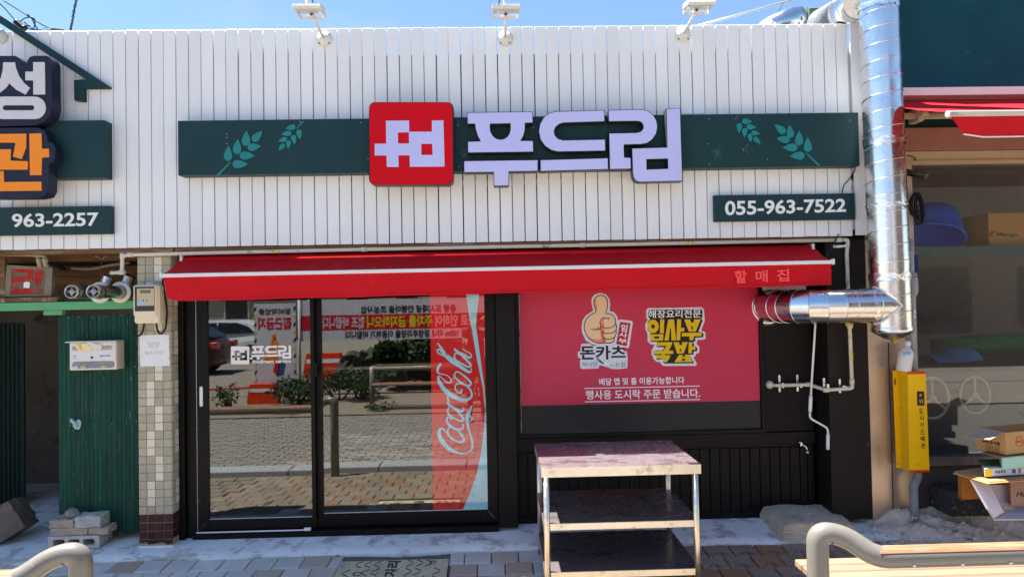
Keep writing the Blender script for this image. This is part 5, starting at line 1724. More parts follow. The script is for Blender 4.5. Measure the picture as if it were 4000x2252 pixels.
zc_ = at('F', 2240, 836, -.25 - DR).z
zs = [zc_ + (4.7 - zc_) * i / 60 for i in range(61)]
obj('riser', MB().tube([dax(z) for z in zs], [DR + random.gauss(0, .0011) for z in zs], 40, caps=False), MAT['galv'], du)
hp = []
pitch = .118
nt_ = int((4.7 - zc_ - .05) / pitch * 28)
for i in range(nt_):
    a = 2 * math.pi * i / 28
    z = zc_ + .05 + pitch * i / 28
    c = dax(z)
    hp.append(c + Vector(((DR + .001) * math.cos(a), (DR + .001) * math.sin(a), 0)))
obj('spiral_seam', MB().tube(hp, .0036, 6), MAT['galv'], du)
c0 = dax(zc_)
obj('bottom_cap', MB().lathe([(DR + .003, .035), (DR + .005, .02), (DR + .005, .004), (DR - .002, -.004), (.022, -.075), (.012, -.080), (0, -.082)], c0, (0, 0, 1), 40), MAT['galv'], du)
obj('drain_nub', MB().lathe([(0, -.006), (.010, -.006), (.012, .004), (.010, .012), (0, .012)], c0 - Vector((0, 0, .088)), (0, 0, 1), 10), M('brass', srgb(150, 108, 60), .4, .8), du)
for zz, hh in ((at(3, 560, 40, -.25).z, .045), (at(3, 570, 715, -.25).z, .05), (at(3, 590, 1035, -.25).z, .035), (at(3, 600, 1388, -.25).z, .05)):
    n = 40
    mb = MB()
    for j in range(5):
        for k in range(n):
            a = 2 * math.pi * k / n
            rr_ = DR + .0045 + random.gauss(0, .0022)
            z = zz + hh * (j / 4 - .5) + (random.gauss(0, .006) if j in (0, 4) else 0)
            mb.v.append(tuple(dax(z) + Vector((rr_ * math.cos(a), rr_ * math.sin(a), 0))))
    for j in range(4):
        for k in range(n):
            mb.f.append((j * n + k, j * n + (k + 1) % n, (j + 1) * n + (k + 1) % n, (j + 1) * n + k))
            mb.sm.append(True)
    obj('tape_band', mb, MAT['foil'], du)
HR, HZ = .119, 1.632
ac = Vector((2.43, .05, HZ))
path = [Vector((2.13, .31, HZ)), Vector((2.13, .05, HZ))]
NG = 5
gore = []
for k in range(NG + 1):
    a = math.pi + (math.pi / 2) * k / NG
    gore.append(ac + Vector((.30 * math.cos(a), .30 * math.sin(a), 0)))
knots = [Vector((2.13, .31, HZ))] + gore + [Vector((2.665, -.25, HZ)), Vector((2.80, -.25, HZ))]
# faceted gores: rings at the mitres, straight between
mb = MB()
n = 40
rings = []
for i, p in enumerate(knots):
    d0 = (p - knots[i - 1]).normalized() if i else (knots[1] - p).normalized()
    d1 = (knots[i + 1] - p).normalized() if i < len(knots) - 1 else d0
    t = (d0 + d1).normalized()
    s_ = 1 / max(.3, t.dot(d0))
    side = Vector((0, 0, 1)).cross(t).normalized()
    HK = DR * 1.004 if i == len(knots) - 1 else HR + .006 if i == len(knots) - 2 else HR
    ring = [p + Vector((0, 0, HK * math.cos(2 * math.pi * k / n))) + side * (HK * s_ * math.sin(2 * math.pi * k / n)) for k in range(n)]
    rings.append(ring)
for i in range(len(rings) - 1):
    mb.add(rings[i] + rings[i + 1], [(k, (k + 1) % n, n + (k + 1) % n, n + k) for k in range(n)], True)
obj('branch', mb, MAT['galv'], du)
for ring in rings[1:-1]:
    obj('seam_ring', MB().tube(ring + [ring[0]], .0042, 6, caps=False), MAT['galv'], du)
for xs_ in (2.50, 2.575, 2.655):
    ring = [Vector((xs_, -.25 + HR * math.sin(2 * math.pi * k / n), HZ + HR * math.cos(2 * math.pi * k / n))) for k in range(n)]
    obj('seam_ring', MB().tube(ring + [ring[0]], .0038 if xs_ < 2.6 else .0045, 6, caps=False), MAT['galv'], du)
mb = MB()
for j in range(5):
    for k in range(n):
        a = 2 * math.pi * k / n
        rr_ = HR + .0045 + random.gauss(0, .0022)
        x_ = 2.625 + .034 * (j / 4 - .5) + (random.gauss(0, .005) if j in (0, 4) else 0)
        mb.v.append((x_, -.25 + rr_ * math.sin(a), HZ + rr_ * math.cos(a)))
for j in range(4):
    for k in range(n):
        mb.f.append((j * n + k, j * n + (k + 1) % n, (j + 1) * n + (k + 1) % n, (j + 1) * n + k))
        mb.sm.append(True)
obj('tape_band', mb, MAT['foil'], du)
sp = []
axx = dax(HZ).x
for k in range(-20, 21):
    a = R(88) * k / 20
    y_ = DR * math.cos(a)
    sp.append(Vector((axx - math.sqrt(max(0, DR * DR - y_ * y_)) * 1.0, -.25 - y_ - .002, HZ + DR * math.sin(a))))
obj('saddle_seam', MB().tube(sp, .006, 6), M('sealant', (.75, .75, .74), .5), du)
obj('wall_collar', MB().lathe([(HR + .002, .0), (HR + .035, .0), (HR + .035, .004), (HR + .004, .012)], (2.13, WY - .004, HZ), (0, -1, 0), 40), MAT['galv'], du)
# box of wiring behind the duct
obj('junction_plate', MB().box(at('D', 578, 1045, .26).x, at('D', 1115, 1045, .26).x, .25, .28, at('D', 800, 1068, .26).z, at('D', 800, 1022, .26).z, ch=.002), MAT['batten'], sf)

# roof ducts seen over the slats
rd = thing('roof_duct', 'shiny roof duct joining the tall riser above the slats', 'duct', at('C', 1500, 150, .4))
p0, p1, p2 = at('C', 1800, 30, -.20), at('C', 1560, 165, .25), at('C', 1320, 300, .8)
obj('duct', MB().tube([p0, p1], .112, 32), MAT['galv'], rd)
for f_ in (.3, .8):
    q = p0.lerp(p1, f_)
    dd = (p1 - p0).normalized() * .012
    obj('seam_ring', MB().tube([q - dd, q + dd], .1165, 32), MAT['galv'], rd)
obj('wrapped_part', MB().tube([p1, p2], [.115, .125], 32), M('bitumen_wrap', (.16, .165, .18), .55, var=.5, vs=30, bump=1., bs=45), rd)
a, b = at('C', 1535, 222, .10), at('C', 1610, 280, .10)
obj('prop', MB().box(a.x, b.x, .08, .14, b.z - .05, a.z), darkhole, rd)
rv = thing('roof_vent', 'grey green roof vent box with a silver pipe end behind the slats', 'vent', at('C', 1200, 220, 2.5))
vm = M('vent_green', srgb(96, 114, 104), .6, var=.1)
a, b = at('C', 1110, 140, 2.5), at('C', 1370, 330, 2.5)
obj('vent_box', MB().box(a.x, b.x, 2.4, 3.0, b.z - .3, a.z, ch=.01).lathe([(.17, 0), (.17, .05), (.15, .05)], (a.x - .02, 2.6, at('C', 1075, 225, 2.5).z - .02), (1, 0, 0), 24), vm, rv)
q0, q1, q2 = at('C', 1050, 245, 2.5), at('C', 940, 250, 2.5), at('C', 640, 400, 2.3)
obj('silver_pipe', MB().tube(fillet([q0, q1, q2], .1), .135, 28), MAT['galv'], rv)

# ================================================================ neighbour at the right
rb = thing('right_building', 'teal fronted neighbour building with a big window right of the silver duct', 'building', (5, 0, 0))
NX0 = 2.94
tealm = M('teal_panel', srgb(14, 66, 76), .35, var=.22, vs=2.5, dirt=[(srgb(60, 130, 136), .10, 3.0, (1, 1, 2), .5), ((.35, .45, .45), .03, 40)], bump=.08, bs=25)
a = at('F', 2262, 222, -.10)
obj('sign_panel', MB().box(NX0 + .03, 9.0, -.10, .0, a.z, 4.06, ch=.004), tealm, rb)
obj('flashing', MB().box(NX0 + .03, 9.0, -.125, -.02, at('F', 2300, 240, -.125).z, a.z - .003, ch=.002), MAT['whitebar'], rb)
obj('wall', MB().box(NX0, 9.0, .02, .14, at('F', 2400, 320, .02).z, 4.0), M('wall_dkgreen', srgb(16, 44, 42), .6), rb)
bz0, bz1 = at('F', 2400, 376, .0).z, at('F', 2400, 319, .0).z
obj('beam', MB().box(NX0 + .1, 9.0, .0, .14, bz0, bz1 - .002, ch=.003), M('beam_pinkbrown', srgb(150, 104, 92), .7, var=.1, dirt=[((.22, .13, .1), .15, 8)]), rb)
cz0 = at('F', 2400, 406, .04).z
obj('head_rail', MB().box(NX0 + .1, 9.0, .035, .14, cz0, bz0 - .002, ch=.003).box(NX0 + .1, 9.0, .02, .10, cz0 - .012, cz0 + .005), M('rail_beige', srgb(176, 158, 128), .6, var=.1, dirt=[((.25, .16, .08), .15, 7)]), rb)
alu = M('aluminium_beige', srgb(178, 166, 152), .5, .2, var=.08, dirt=[((.3, .25, .2), .12, 10)])
jx0, jx1 = at('F', 2284, 900, .08).x, at('F', 2304, 900, .08).x
sz1 = at('F', 2440, 1142, .10).z
obj('jamb', MB().box(jx0, jx1, .06, .16, sz1, cz0, ch=.002), alu, rb)
sz0 = at('F', 2440, 1168, .06).z
obj('sill', MB().box(jx0, 9.0, .05, .18, sz0, sz1 - .003, ch=.003), M('sill_metal', srgb(116, 108, 104), .4, .6, var=.15, dirt=[((.1, .09, .08), .2, 9)]), rb)
obj('wall', MB().box(jx0, 9.0, .09, .18, -.1, sz0 - .003), M('wall_lowdark', srgb(64, 58, 58), .7, var=.15), rb)
NGL = glass_mat('neighbour_glass', .036, (.93, .94, .94), wob=.01)
obj('window_pane', MB().box(jx1 - .002, 9.0, .10, .106, sz1 - .002, cz0 + .001), NGL, rb)
obj('roof', MB().box(NX0, 9.0, .15, 5.0, 3.3, 3.5), roofm, rb)
inm = M('room_wall', srgb(130, 126, 122), .9, var=.12)
obj('wall', MB().box(NX0, NX0 + .05, .16, 5.0, -.1, 3.3), inm, rb)
obj('wall', MB().box(NX0, 9.0, 2.4, 2.5, -.1, 3.3), inm, rb)
obj('floor', MB().box(NX0 + .05, 9.0, .18, 2.4, -.1, 0), MAT['dark'], rb)
# steel cladding between pillar and window
stp = M('brushed_sheet', srgb(196, 176, 160), .34, .85, var=.06, vs=3, stretch=(1, 1, .2), dirt=[((.5, .40, .33), .18, 5, (1, 1, .3), .5)], bump=.03, bs=200, rvar=.08)
sx0, sx1, sx2 = at('F', 2203, 1000, .09).x, at('F', 2238, 1000, .09).x, at('F', 2300, 1000, .09).x
obj('steel_sheet', MB().box(sx0 - .05, sx1 - .004, .09, .12, .02, 2.4), stp, rb)
obj('steel_sheet', MB().box(sx1 + .004, sx2, .088, .12, .02, 2.4), stp, rb)
obj('sheet_joint', MB().box(sx1 - .004, sx1 + .004, .10, .12, .02, 2.4), darkhole, rb)

# neighbour's sunlit awning
na = thing('awning', 'sunlit red awning with a grey front bar over the right neighbour window', 'awning', (5, -.4, 3))
ny0, ny1 = -.03, -.88
fbL = at('F', 2385, 286, ny1)
zr2 = 3.155
mb = MB()
for i in range(41):
    x_ = fbL.x + (9.0 - fbL.x) * i / 40
    for j in range(7):
        v_ = j / 6
        mb.v.append((x_, ny0 + (ny1 - ny0) * v_, zr2 + (fbL.z + .01 - zr2) * v_ - .02 * math.sin(math.pi * v_)))
for i in range(40):
    for j in range(6):
        mb.f.append((i * 7 + j, i * 7 + j + 1, i * 7 + j + 8, i * 7 + j + 7))
        mb.sm.append(True)
can2 = M('awning_canvas_sun', srgb(196, 18, 30), .72, var=.06, dirt=[((.45, .18, .15), .12, 9)], bump=.15, bs=400)
obj('canopy', mb, can2, na)
obj('front_bar', MB().box(fbL.x, 9.0, ny1 - .016, ny1 + .018, fbL.z - .020, fbL.z + .014, ch=.004), M('bar_dirty', srgb(206, 200, 186), .45, var=.1, dirt=[((.25, .24, .2), .25, 9, (.3, 1, 1))]), na)
obj('end_cap', MB().lathe([(.0, 0), (.021, 0), (.021, .008), (.012, .010), (0, .010)], (fbL.x, ny1, fbL.z - .004), (-1, 0, 0), 20), MAT['whitebar'], na)
vb = at('F', 2420, 344, ny1).z
mb = MB()
for i in range(41):
    x_ = fbL.x + .01 + (9.0 - fbL.x) * i / 40
    cut = max(0, 1 - (x_ - fbL.x) / .16)
    for j in range(5):
        v_ = j / 4
        mb.v.append((x_ + .085 * v_ * max(0, 1 - i / 3), ny1 - .006 + .012 * v_ + .006 * math.sin(i * .9) * v_, fbL.z - .018 + (vb - fbL.z + .018) * v_ * (1 - .15 * cut)))
for i in range(40):
    for j in range(4):
        mb.f.append((i * 5 + j, i * 5 + j + 1, i * 5 + j + 6, i * 5 + j + 5))
        mb.sm.append(True)
obj('valance', mb, can2, na)
obj('hem', MB().tube([Vector(mb.v[i * 5 + 4]) for i in range(41)], .005, 6), MAT['whitebar'], na)
armm = M('arm_cream', srgb(186, 168, 140), .5, var=.1, dirt=[((.2, .15, .1), .15, 12)])
az = at('F', 2310, 292, -.05).z
obj('mounting_bar', MB().box(NX0 + .06, 4.2, -.07, -.03, az - .02, az + .02, ch=.003), armm, na)
obj('wall_bracket', MB().box(3.12, 3.17, -.10, .018, az - .045, az + .05, ch=.004), armm, na)
obj('folding_arm', MB().tube([(3.15, -.09, az), (3.75, -.45, az - .10), (3.15, ny1 + .04, fbL.z - .01)], .018, 10), armm, na)
obj('arm_elbow', MB().lathe([(0, -.02), (.03, -.02), (.03, .02), (0, .02)], (3.16, -.11, az), (0, 0, 1), 14), armm, na)

# camera, cable coil
cctv = thing('security_camera', 'small black security camera on the window jamb right of the silver duct', 'camera', at(3, 730, 880, -.02))
p = at(3, 690, 865, .0)
q = at(3, 785, 885, -.10)
obj('camera_body', MB().tube([p, q], .020, 14), cable, cctv)
obj('sun_hood', MB().tube([p + Vector((0, 0, .006)), q + Vector((.012, -.01, .006))], .0235, 14), M('cam_grey', (.06, .06, .06), .4), cctv)
obj('mount', MB().tube([p, p + Vector((-.02, .06, -.02))], .012, 10), M('mount_grey', (.35, .33, .3), .5), cctv)
cl = thing('cable_coil', 'hanging coil of black cable on the window jamb beside the silver duct', 'cable', at(3, 745, 1040, .0))
for k, (dx_, w_, b_) in enumerate(((0, 20, 1130), (8, 16, 1110), (-8, 26, 1085), (14, 12, 1125), (2, 30, 1060))):
    pts = [(742 + dx_, 965), (742 + dx_ - w_, 1010), (745 + dx_ - w_ * .8, 1070), (755 + dx_, b_), (765 + dx_ + w_ * .3, 1070), (757 + dx_ + w_ * .4, 1010), (744 + dx_, 965)]
    obj('loop', MB().tube(smooth_pts([at(3, x, y, .03 - .008 * k) for x, y in pts], False, 5), .0055, 8), cable, cl)
q = smooth_pts([at(3, x, y, .03) for x, y in ((700, 780), (735, 790), (730, 812), (700, 815))], False, 5)
obj('loop', MB().tube(q, .004, 8), cable, cl)

# grey gas riser, yellow guard, bottle
gr = thing('gas_riser', 'grey gas riser pipe with a bulging valve standing behind the yellow guard', 'pipe', at('F', 2295, 935, -.03))
ry = -.03
gpm = M('riser_grey', srgb(154, 156, 164), .45, var=.06, dirt=[((.3, .28, .26), .10, 30)])
x_t = at('F', 2290, 640, ry)
q = fillet([Vector((x_t.x - .10, ry + .03, x_t.z + .015)), Vector((x_t.x - .04, ry + .03, x_t.z + .015)), at('F', 2293, 660, ry), at('F', 2299, 940, ry)], .02)
obj('pipe', MB().tube([at('F', 2289, 606, ry), at('F', 2290, 640, ry), at('F', 2299, 942, ry)], [.0215] * 3, 16), gpm, gr)
obj('top_dome', MB().lathe([(.0215, 0), (.018, .012), (.010, .019), (0, .021)], at('F', 2289, 607, ry), (0, 0, 1), 16), gpm, gr)
obj('elbow', MB().tube([at('F', 2290, 633, ry), at('F', 2278, 637, ry)], .022, 14), gpm, gr)
va, vb_ = at('F', 2294, 684, ry), at('F', 2296, 744, ry)
obj('valve_body', MB().tube([va, va.lerp(vb_, .12), va.lerp(vb_, .3), va.lerp(vb_, .8), va.lerp(vb_, .92), vb_], [.024, .030, .036, .036, .030, .024], 18), gpm, gr)
p = at('Y', 238, 948, ry - .03)
obj('valve_bolt', MB().lathe([(0, 0), (.013, 0), (.013, .010), (.007, .010), (.007, .016), (0, .016)], p, (.3, -1, 0), 8), chrome, gr)
for yy in (1340, 1397):
    a, b = at('Y', 155, yy - 26, ry - .0225), at('Y', 250, yy + 26, ry - .0225)
    c = at('Y', 203, yy, ry)
    obj('sticker', MB().tube([c + Vector((0, 0, -.013)), c + Vector((0, 0, .013))], .0223, 16), MAT['white'], gr)
    for dx_ in (-.010, .010):
        for dz in (.004, -.004):
            obj('sticker_mark', MB().box(c.x + dx_ - .004, c.x + dx_ + .004, ry - .0232, ry - .021, c.z + dz - .002, c.z + dz + .002), pk, gr)
obj('lever', MB().box(at('Y', 265, 700, ry).x, at('Y', 318, 700, ry).x, .02, .03, at('Y', 290, 870, .02).z, at('Y', 290, 665, .02).z, ch=.004), M('lever_blue', srgb(30, 40, 110), .5), gr)
# guard
yg = thing('gas_guard', 'yellow steel guard with red ends and vertical Korean lettering over the gas pipe', 'pipe guard', at('Z', 200, 1000, -.1))
ygm = M('guard_yellow', srgb(240, 186, 14), .42, var=.05, dirt=[((.45, .28, .05), .10, 12), ((.2, .13, .04), .03, 40)])
ygr = M('guard_red', srgb(216, 50, 26), .45)


def hat(zk, top):
    """Section points of the guard near its top or foot."""
    if top:
        pts = [(80, 340, .03), (115, 343, .03), (180, 345, -.10), (300, 345, -.10)]
    else:
        pts = [(106, 1000, .03), (140, 1003, .03), (192, 1012, -.10), (326, 1015, -.10)]
    out = [at('Z', *p) for p in pts]
    zz = out[2].z
    for o_ in out:
        o_.z = zz
    r_ = out[3] + Vector((.03, .10, 0))
    out.append(r_)
    return out


ht, hb_ = hat(0, True), hat(0, False)
mb = MB()
m_ = len(ht)
off = Vector((0, .0025, 0))
mb.v = [tuple(p) for p in hb_] + [tuple(p) for p in ht] + [tuple(p + off) for p in hb_] + [tuple(p + off) for p in ht]
for i in range(m_ - 1):
    mb.f += [(i, i + 1, m_ + i + 1, m_ + i), (2 * m_ + i + 1, 2 * m_ + i, 3 * m_ + i, 3 * m_ + i + 1), (m_ + i, m_ + i + 1, 3 * m_ + i + 1, 3 * m_ + i), (i + 1, i, 2 * m_ + i, 2 * m_ + i + 1)]
mb.f += [(0, m_, 3 * m_, 2 * m_), (m_ - 1, 3 * m_ - 1, 4 * m_ - 1, 2 * m_ - 1)]
mb.sm = [False] * len(mb.f)
obj('guard_sheet', mb, ygm, yg)
cap = MB().slab([ht[2], ht[3], ht[4], ht[4] + Vector((-.10, .02, 0))], (0, 0, -.002))
obj('top_plate', cap, ygm, yg)
for (A, B, s0, s1) in ((ht[2], ht[3], hb_[2], hb_[3]),):
    for t0, t1 in ((.0, .022), (.978, 1.0)):
        pts = [A.lerp(s0, t0), B.lerp(s1, t0), B.lerp(s1, t1), A.lerp(s0, t1)]
        obj('red_band', MB().slab([p + Vector((0, -.0015, 0)) for p in pts], (0, .001, 0)), ygr, yg)
yq = -.1018
kb_ = [(243, 472), (291, 474), (292, 570), (244, 566)]
obj('emblem_plate', MB().slab([at('Z', *p, yq) for p in kb_], (0, .0012, 0)), pk, yg)
c = at('Z', 266, 498, yq)
obj('emblem_disc', curve_mesh([ell(c.x, c.z, .010, .011, 16)], .0005), M('emblem_tan', srgb(176, 140, 60), .5), yg).data.transform(Matrix.Translation((0, yq - .0006, 0)))
obj('emblem_text', text_mesh('위', [at('Z', *p, yq - .0006) for p in ((254, 522), (283, 523), (283, 558), (254, 556))], .0005, .03), bpy.data.materials['emblem_tan'], yg)
for k, ch_ in enumerate('도시가스배관'):
    x_, y_ = 256 + k * 2.8, 586 + k * 46
    obj('letter', text_mesh(ch_, [at('Z', *p, yq) for p in ((x_, y_), (x_ + 28, y_ + 1), (x_ + 28, y_ + 36), (x_, y_ + 35))], .0006, .02), M('guard_ink', srgb(84, 58, 26), .6) if k == 0 else bpy.data.materials['guard_ink'], yg)
for (x_, y_) in ((94, 388), (119, 585), (120, 955)):
    p = at('Z', x_, y_, .028)
    obj('screw', MB().lathe([(0, 0), (.006, 0), (.005, .003), (0, .004)], p, (0, -1, 0), 8), chrome, yg)
obj('hook_slot', MB().box(at('Z', 92, 388, .0275).x, at('Z', 99, 388, .0275).x, .0265, .0285, at('Z', 96, 430, .028).z, at('Z', 96, 390, .028).z), darkhole, yg)
bt = thing('plastic_bottle', 'white plastic bottle standing askew on top of the yellow guard', 'bottle', at('Z', 160, 335, -.04))
b0 = at('Z', 152, 340, -.045)
bax = (at('Z', 180, 150, -.045) - b0).normalized()
bh = (at('Z', 178, 138, -.045) - b0).length
obj('bottle_body', MB().lathe([(0, 0), (.046, 0), (.050, .006), (.050, bh * .58), (.044, bh * .68), (.026, bh * .78), (.020, bh * .80), (.020, bh * .84), (0, bh * .84)], b0, bax, 24), M('bottle_white', srgb(222, 218, 216), .4, var=.03), bt)
obj('bottle_cap', MB().lathe([(.022, bh * .845), (.0225, bh * .99), (.019, bh), (0, bh)], b0, bax, 20), M('cap_white', srgb(236, 234, 232), .4), bt)
side = Vector((1, 0, 0))
bc_ = b0 + bax * bh * .42
obj('bottle_label', text_mesh('ㅡ', [bc_ + Vector((-.042, -.051, .052)), bc_ + Vector((.012, -.0515, .056)), bc_ + Vector((.010, -.0515, .034)), bc_ + Vector((-.044, -.051, .030))], .002, .0), M('label_blue', srgb(120, 176, 214), .5), bt)
rp_ = thing('riser_foot', 'grey gas pipe curving down into the concrete lump below the yellow guard', 'pipe', at('Z', 225, 1350, -.05))
q = smooth_pts([at('Z', x, y, -.04) for x, y in ((250, 1010), (248, 1045), (222, 1100), (222, 1180), (230, 1370))], False, 6)
obj('pipe', MB().tube(q, [.026] * 8 + [.029] * (len(q) - 8), 16), M('pipe_dark', srgb(124, 128, 136), .5, var=.2, dirt=[((.2, .19, .18), .2, 12)]), rp_)

# concrete lump at the foot
lump = MB()
NXg, NYg = 110, 34
X0, X1, Y0, Y1 = 2.70, 8.0, -.62, .20
for i in range(NXg + 1):
    for j in range(NYg + 1):
        x_ = X0 + (X1 - X0) * (i / NXg) ** 1.6
        y_ = Y0 + (Y1 - Y0) * j / NYg
        v_ = j / NYg
        h_ = .20 * min(1, max(0, (x_ - 2.72) / .35)) * (v_ ** .8) + .045 * math.sin(x_ * 5.3 + 1) * v_ + .03 * math.sin(x_ * 11 + y_ * 9) * v_ + .016 * math.sin(x_ * 23 + y_ * 31) * v_ + random.gauss(0, .0035)
        lump.v.append((x_, y_, ground_z(y_) - .012 + max(0, h_) - (.02 if j == 0 else 0)))
for i in range(NXg):
    for j in range(NYg):
        a = i * (NYg + 1) + j
        lump.f.append((a, a + 1, a + NYg + 2, a + NYg + 1))
        lump.sm.append(False)
tag(obj('concrete_lump', lump, M('lump_concrete', srgb(204, 192, 176), .92, var=.2, vs=6, dirt=[((.10, .09, .08), .28, 6), ((.7, .69, .66), .28, 9), ((.05, .05, .05), .10, 30)], bump=.8, bs=30)), 'rough concrete lump sloping against the right building foot', 'concrete')
tag(obj('dark_slab', rough_box(at('W', 195, 1000, -.15).x, at('W', 640, 1000, -.15).x, -.18, .06, at('W', 400, 1190, -.15).z, at('W', 400, 925, -.15).z, 0, .006, 7), M('slab_black', srgb(52, 50, 50), .9, var=.4, vs=30, dirt=[((.25, .24, .23), .2, 40)], bump=1., bs=50)), 'black speckled stone slab behind the opened white carton', 'slab')

rbl = MB()
for _ in range(120):
    x_, y_ = random.uniform(2.75, 4.0), random.uniform(-.72, -.05)
    r_ = random.uniform(.004, .018)
    zz = ground_z(y_) + max(0, .20 * min(1, max(0, (x_ - 2.72) / .35)) * max(0, (y_ + .62) / .82) ** .8) + r_ * .3
    rot_ = Matrix.Rotation(random.uniform(0, 6), 3, Vector((random.random(), random.random(), random.random() + .1)).normalized())
    rbl.add([Vector((x_, y_, zz)) + rot_ @ Vector((sx_ * r_ * random.uniform(.6, 1.1), sy_ * r_ * random.uniform(.6, 1.1), sz_ * r_ * random.uniform(.4, .8))) for sz_ in (-1, 1) for sx_, sy_ in ((-1, -1), (1, -1), (1, 1), (-1, 1))], [(3, 2, 1, 0), (4, 5, 6, 7), (0, 1, 5, 4), (1, 2, 6, 5), (2, 3, 7, 6), (3, 0, 4, 7)])
tag(obj('rubble', rbl, M('rubble_grey', srgb(176, 166, 152), .9, var=.3, vs=20)), 'small broken rubble lying on and below the concrete lump', 'rubble', kind='stuff')

# step block: rough cast, straight sided
st = ong('G', 935, 1170)
x0b, x1b, y0b, y1b = 2.045, 2.56, st.y, WY - .012
sbm = bmesh.new()
bmesh.ops.create_cube(sbm, size=1)
bmesh.ops.subdivide_edges(sbm, edges=sbm.edges[:], cuts=17, use_grid_fill=True)
for q_ in sbm.verts:
    u, v_, w_ = q_.co.x + .5, q_.co.y + .5, q_.co.z + .5
    edge = min(1, min(u, 1 - u, v_ if v_ < .5 else 1) * 17 * .8)
    x_ = x0b + (x1b - x0b) * u + (.03 * (1 - w_) * (u - .5) * 2)
    y_ = y0b + (y1b - y0b) * v_ - .012 * (1 - w_) * (1 - v_)
    zt_b = .088 - .010 * (1 - v_) - (.03 * max(0, u - .72) / .28 * (1 - v_))
    zb_ = ground_z(y_) - .02
    z_ = zb_ + (zt_b - (.007 * (1 - edge) if w_ > .99 else 0) - zb_) * w_
    n_ = .0028
    q_.co = Vector((x_ + random.gauss(0, n_) + .004 * math.sin(w_ * 5 + v_ * 9), y_ + random.gauss(0, n_) + .004 * math.sin(u * 11 + w_ * 4), z_ + random.gauss(0, .0016) + .003 * math.sin(u * 8 + v_ * 5)))
stepm = bpy.data.meshes.new('step_block')
sbm.to_mesh(stepm)
sbm.free()
tag(obj('step_block', stepm, MAT['block']), 'rough low concrete step block at the foot of the black pillar', 'concrete block')

# tap on the boarding
tp_ = thing('water_tap', 'small chrome water tap on the black boarding by the pillar', 'tap', at(7, 170, 790, WY - .03))
tpm = M('tap_chrome', (.75, .76, .78), .12, 1.)
c = at(7, 160, 785, WY - .012)
obj('body', MB().tube([c + Vector((0, .01, 0)), c + Vector((0, -.035, 0))], .011, 14).tube(fillet([c + Vector((0, -.03, -.004)), c + Vector((.022, -.055, -.006)), c + Vector((.030, -.06, -.045))], .012), .0085, 12), tpm, tp_)
obj('handle', MB().tube([c + Vector((-.022, -.03, .020)), c + Vector((.018, -.03, .016))], .0065, 10).tube([c + Vector((0, -.03, 0)), c + Vector((0, -.03, .018))], .006, 10), tpm, tp_)
obj('spout_tip', MB().tube([c + Vector((.030, -.06, -.042)), c + Vector((.030, -.06, -.058))], .0085, 10), MAT['white'], tp_)

# ================================================================ things seen through the right window
tub = thing('blue_tub', 'big blue plastic tub lying behind the right window', 'tub', at('Y', 480, 400, .6))
c = at('Y', 430, 320, .62)
prof = [(0, 0), (.14, .0), (.19, .03), (.225, .16), (.235, .25), (.250, .26), (.250, .275), (.222, .27), (.205, .16), (.16, .05), (0, .03)]
axd = Vector((-.25, -.35, -.9)).normalized()
obj('tub_shell', MB().lathe(prof, c + Vector((.0, 0, .13)), axd, 36), M('tub_blue', srgb(26, 104, 236), .35, var=.05), tub)
shl = thing('inner_shelf', 'pale shelf board behind the right window carrying the blue tub and the fruit carton', 'shelf', at('Y', 800, 560, .6))
zsh = at('Y', 800, 560, .38).z
obj('board', MB().box(NX0 + .1, 8, .36, .95, zsh - .012, zsh), M('shelf_pale', srgb(176, 164, 132), .6, var=.1), shl)
obj('edge_strip', MB().box(NX0 + .1, 8, .35, .362, zsh - .075, zsh - .002), M('strip_green', srgb(88, 112, 108), .4, var=.15), shl)
obj('upright', MB().box(3.35, 3.39, .5, .54, 0, zsh - .013).box(5.2, 5.24, .5, .54, 0, zsh - .013), MAT['batten'], shl)
cart = M('carton_brown', srgb(196, 152, 98), .75, var=.07, vs=3, dirt=[((.35, .24, .14), .12, 6)], bump=.1, bs=60)
bxm = thing('fruit_carton', 'tan fruit carton with green Mango print on the shelf behind the right window', 'carton', at('Y', 1300, 550, .5))
y_ = .46
a, b = at('Y', 1110, 160, y_), at('Y', 1640, 545, y_)
obj('carton_body', MB().box(a.x, b.x, y_, y_ + .35, zsh + .002, a.z, ch=.003), cart, bxm)
obj('print', text_mesh('Mango', [at('Y', *p, y_ - .001) for p in ((1215, 388), (1465, 395), (1465, 455), (1215, 448))], .0008, .03), M('mango_green', srgb(70, 110, 40), .6), bxm)
shape('print_swirl', 'Y', [[(1115, 440), (1140, 380), (1200, 372), (1180, 400), (1150, 440)]], y_ - .001, .0008, M('swirl_red', srgb(196, 70, 50), .6), bxm)
wh = M('wheel_pale', srgb(190, 184, 160), .5, var=.05)
for (wx, wy, rx, lab) in ((822, 555, 84, 'pale three spoked handwheel behind the right window, close to the yellow guard'), (1035, 540, 76, 'pale three spoked handwheel behind the right window, above the top carton')):
    c = at(7, wx, wy, .42)
    r_ = rx / 1.281 / FPX * 5.42
    t = thing('handwheel', lab, 'handwheel', c, 'handwheels behind the window')
    obj('rim', MB().tube([c + Vector((r_ * math.cos(2 * math.pi * k / 40), 0, 1.22 * r_ * math.sin(2 * math.pi * k / 40))) for k in range(41)], .011, 10, caps=False), wh, t)
    for a0 in (90, 215, 325):
        obj('spoke', MB().tube([c, c + Vector((r_ * math.cos(R(a0)), 0, 1.22 * r_ * math.sin(R(a0))))], .012, 8), wh, t)
    obj('hub', MB().lathe([(0, -.02), (.025, -.02), (.025, .02), (0, .02)], c, (0, -1, 0), 16), wh, t)
    obj('shaft', MB().tube([c, c + Vector((0, .3, 0))], .010, 8), wh, t)
mc = thing('machine_cabinet', 'grey machine cabinet behind the two handwheels inside the right window', 'machine', (4.2, .9, 0))
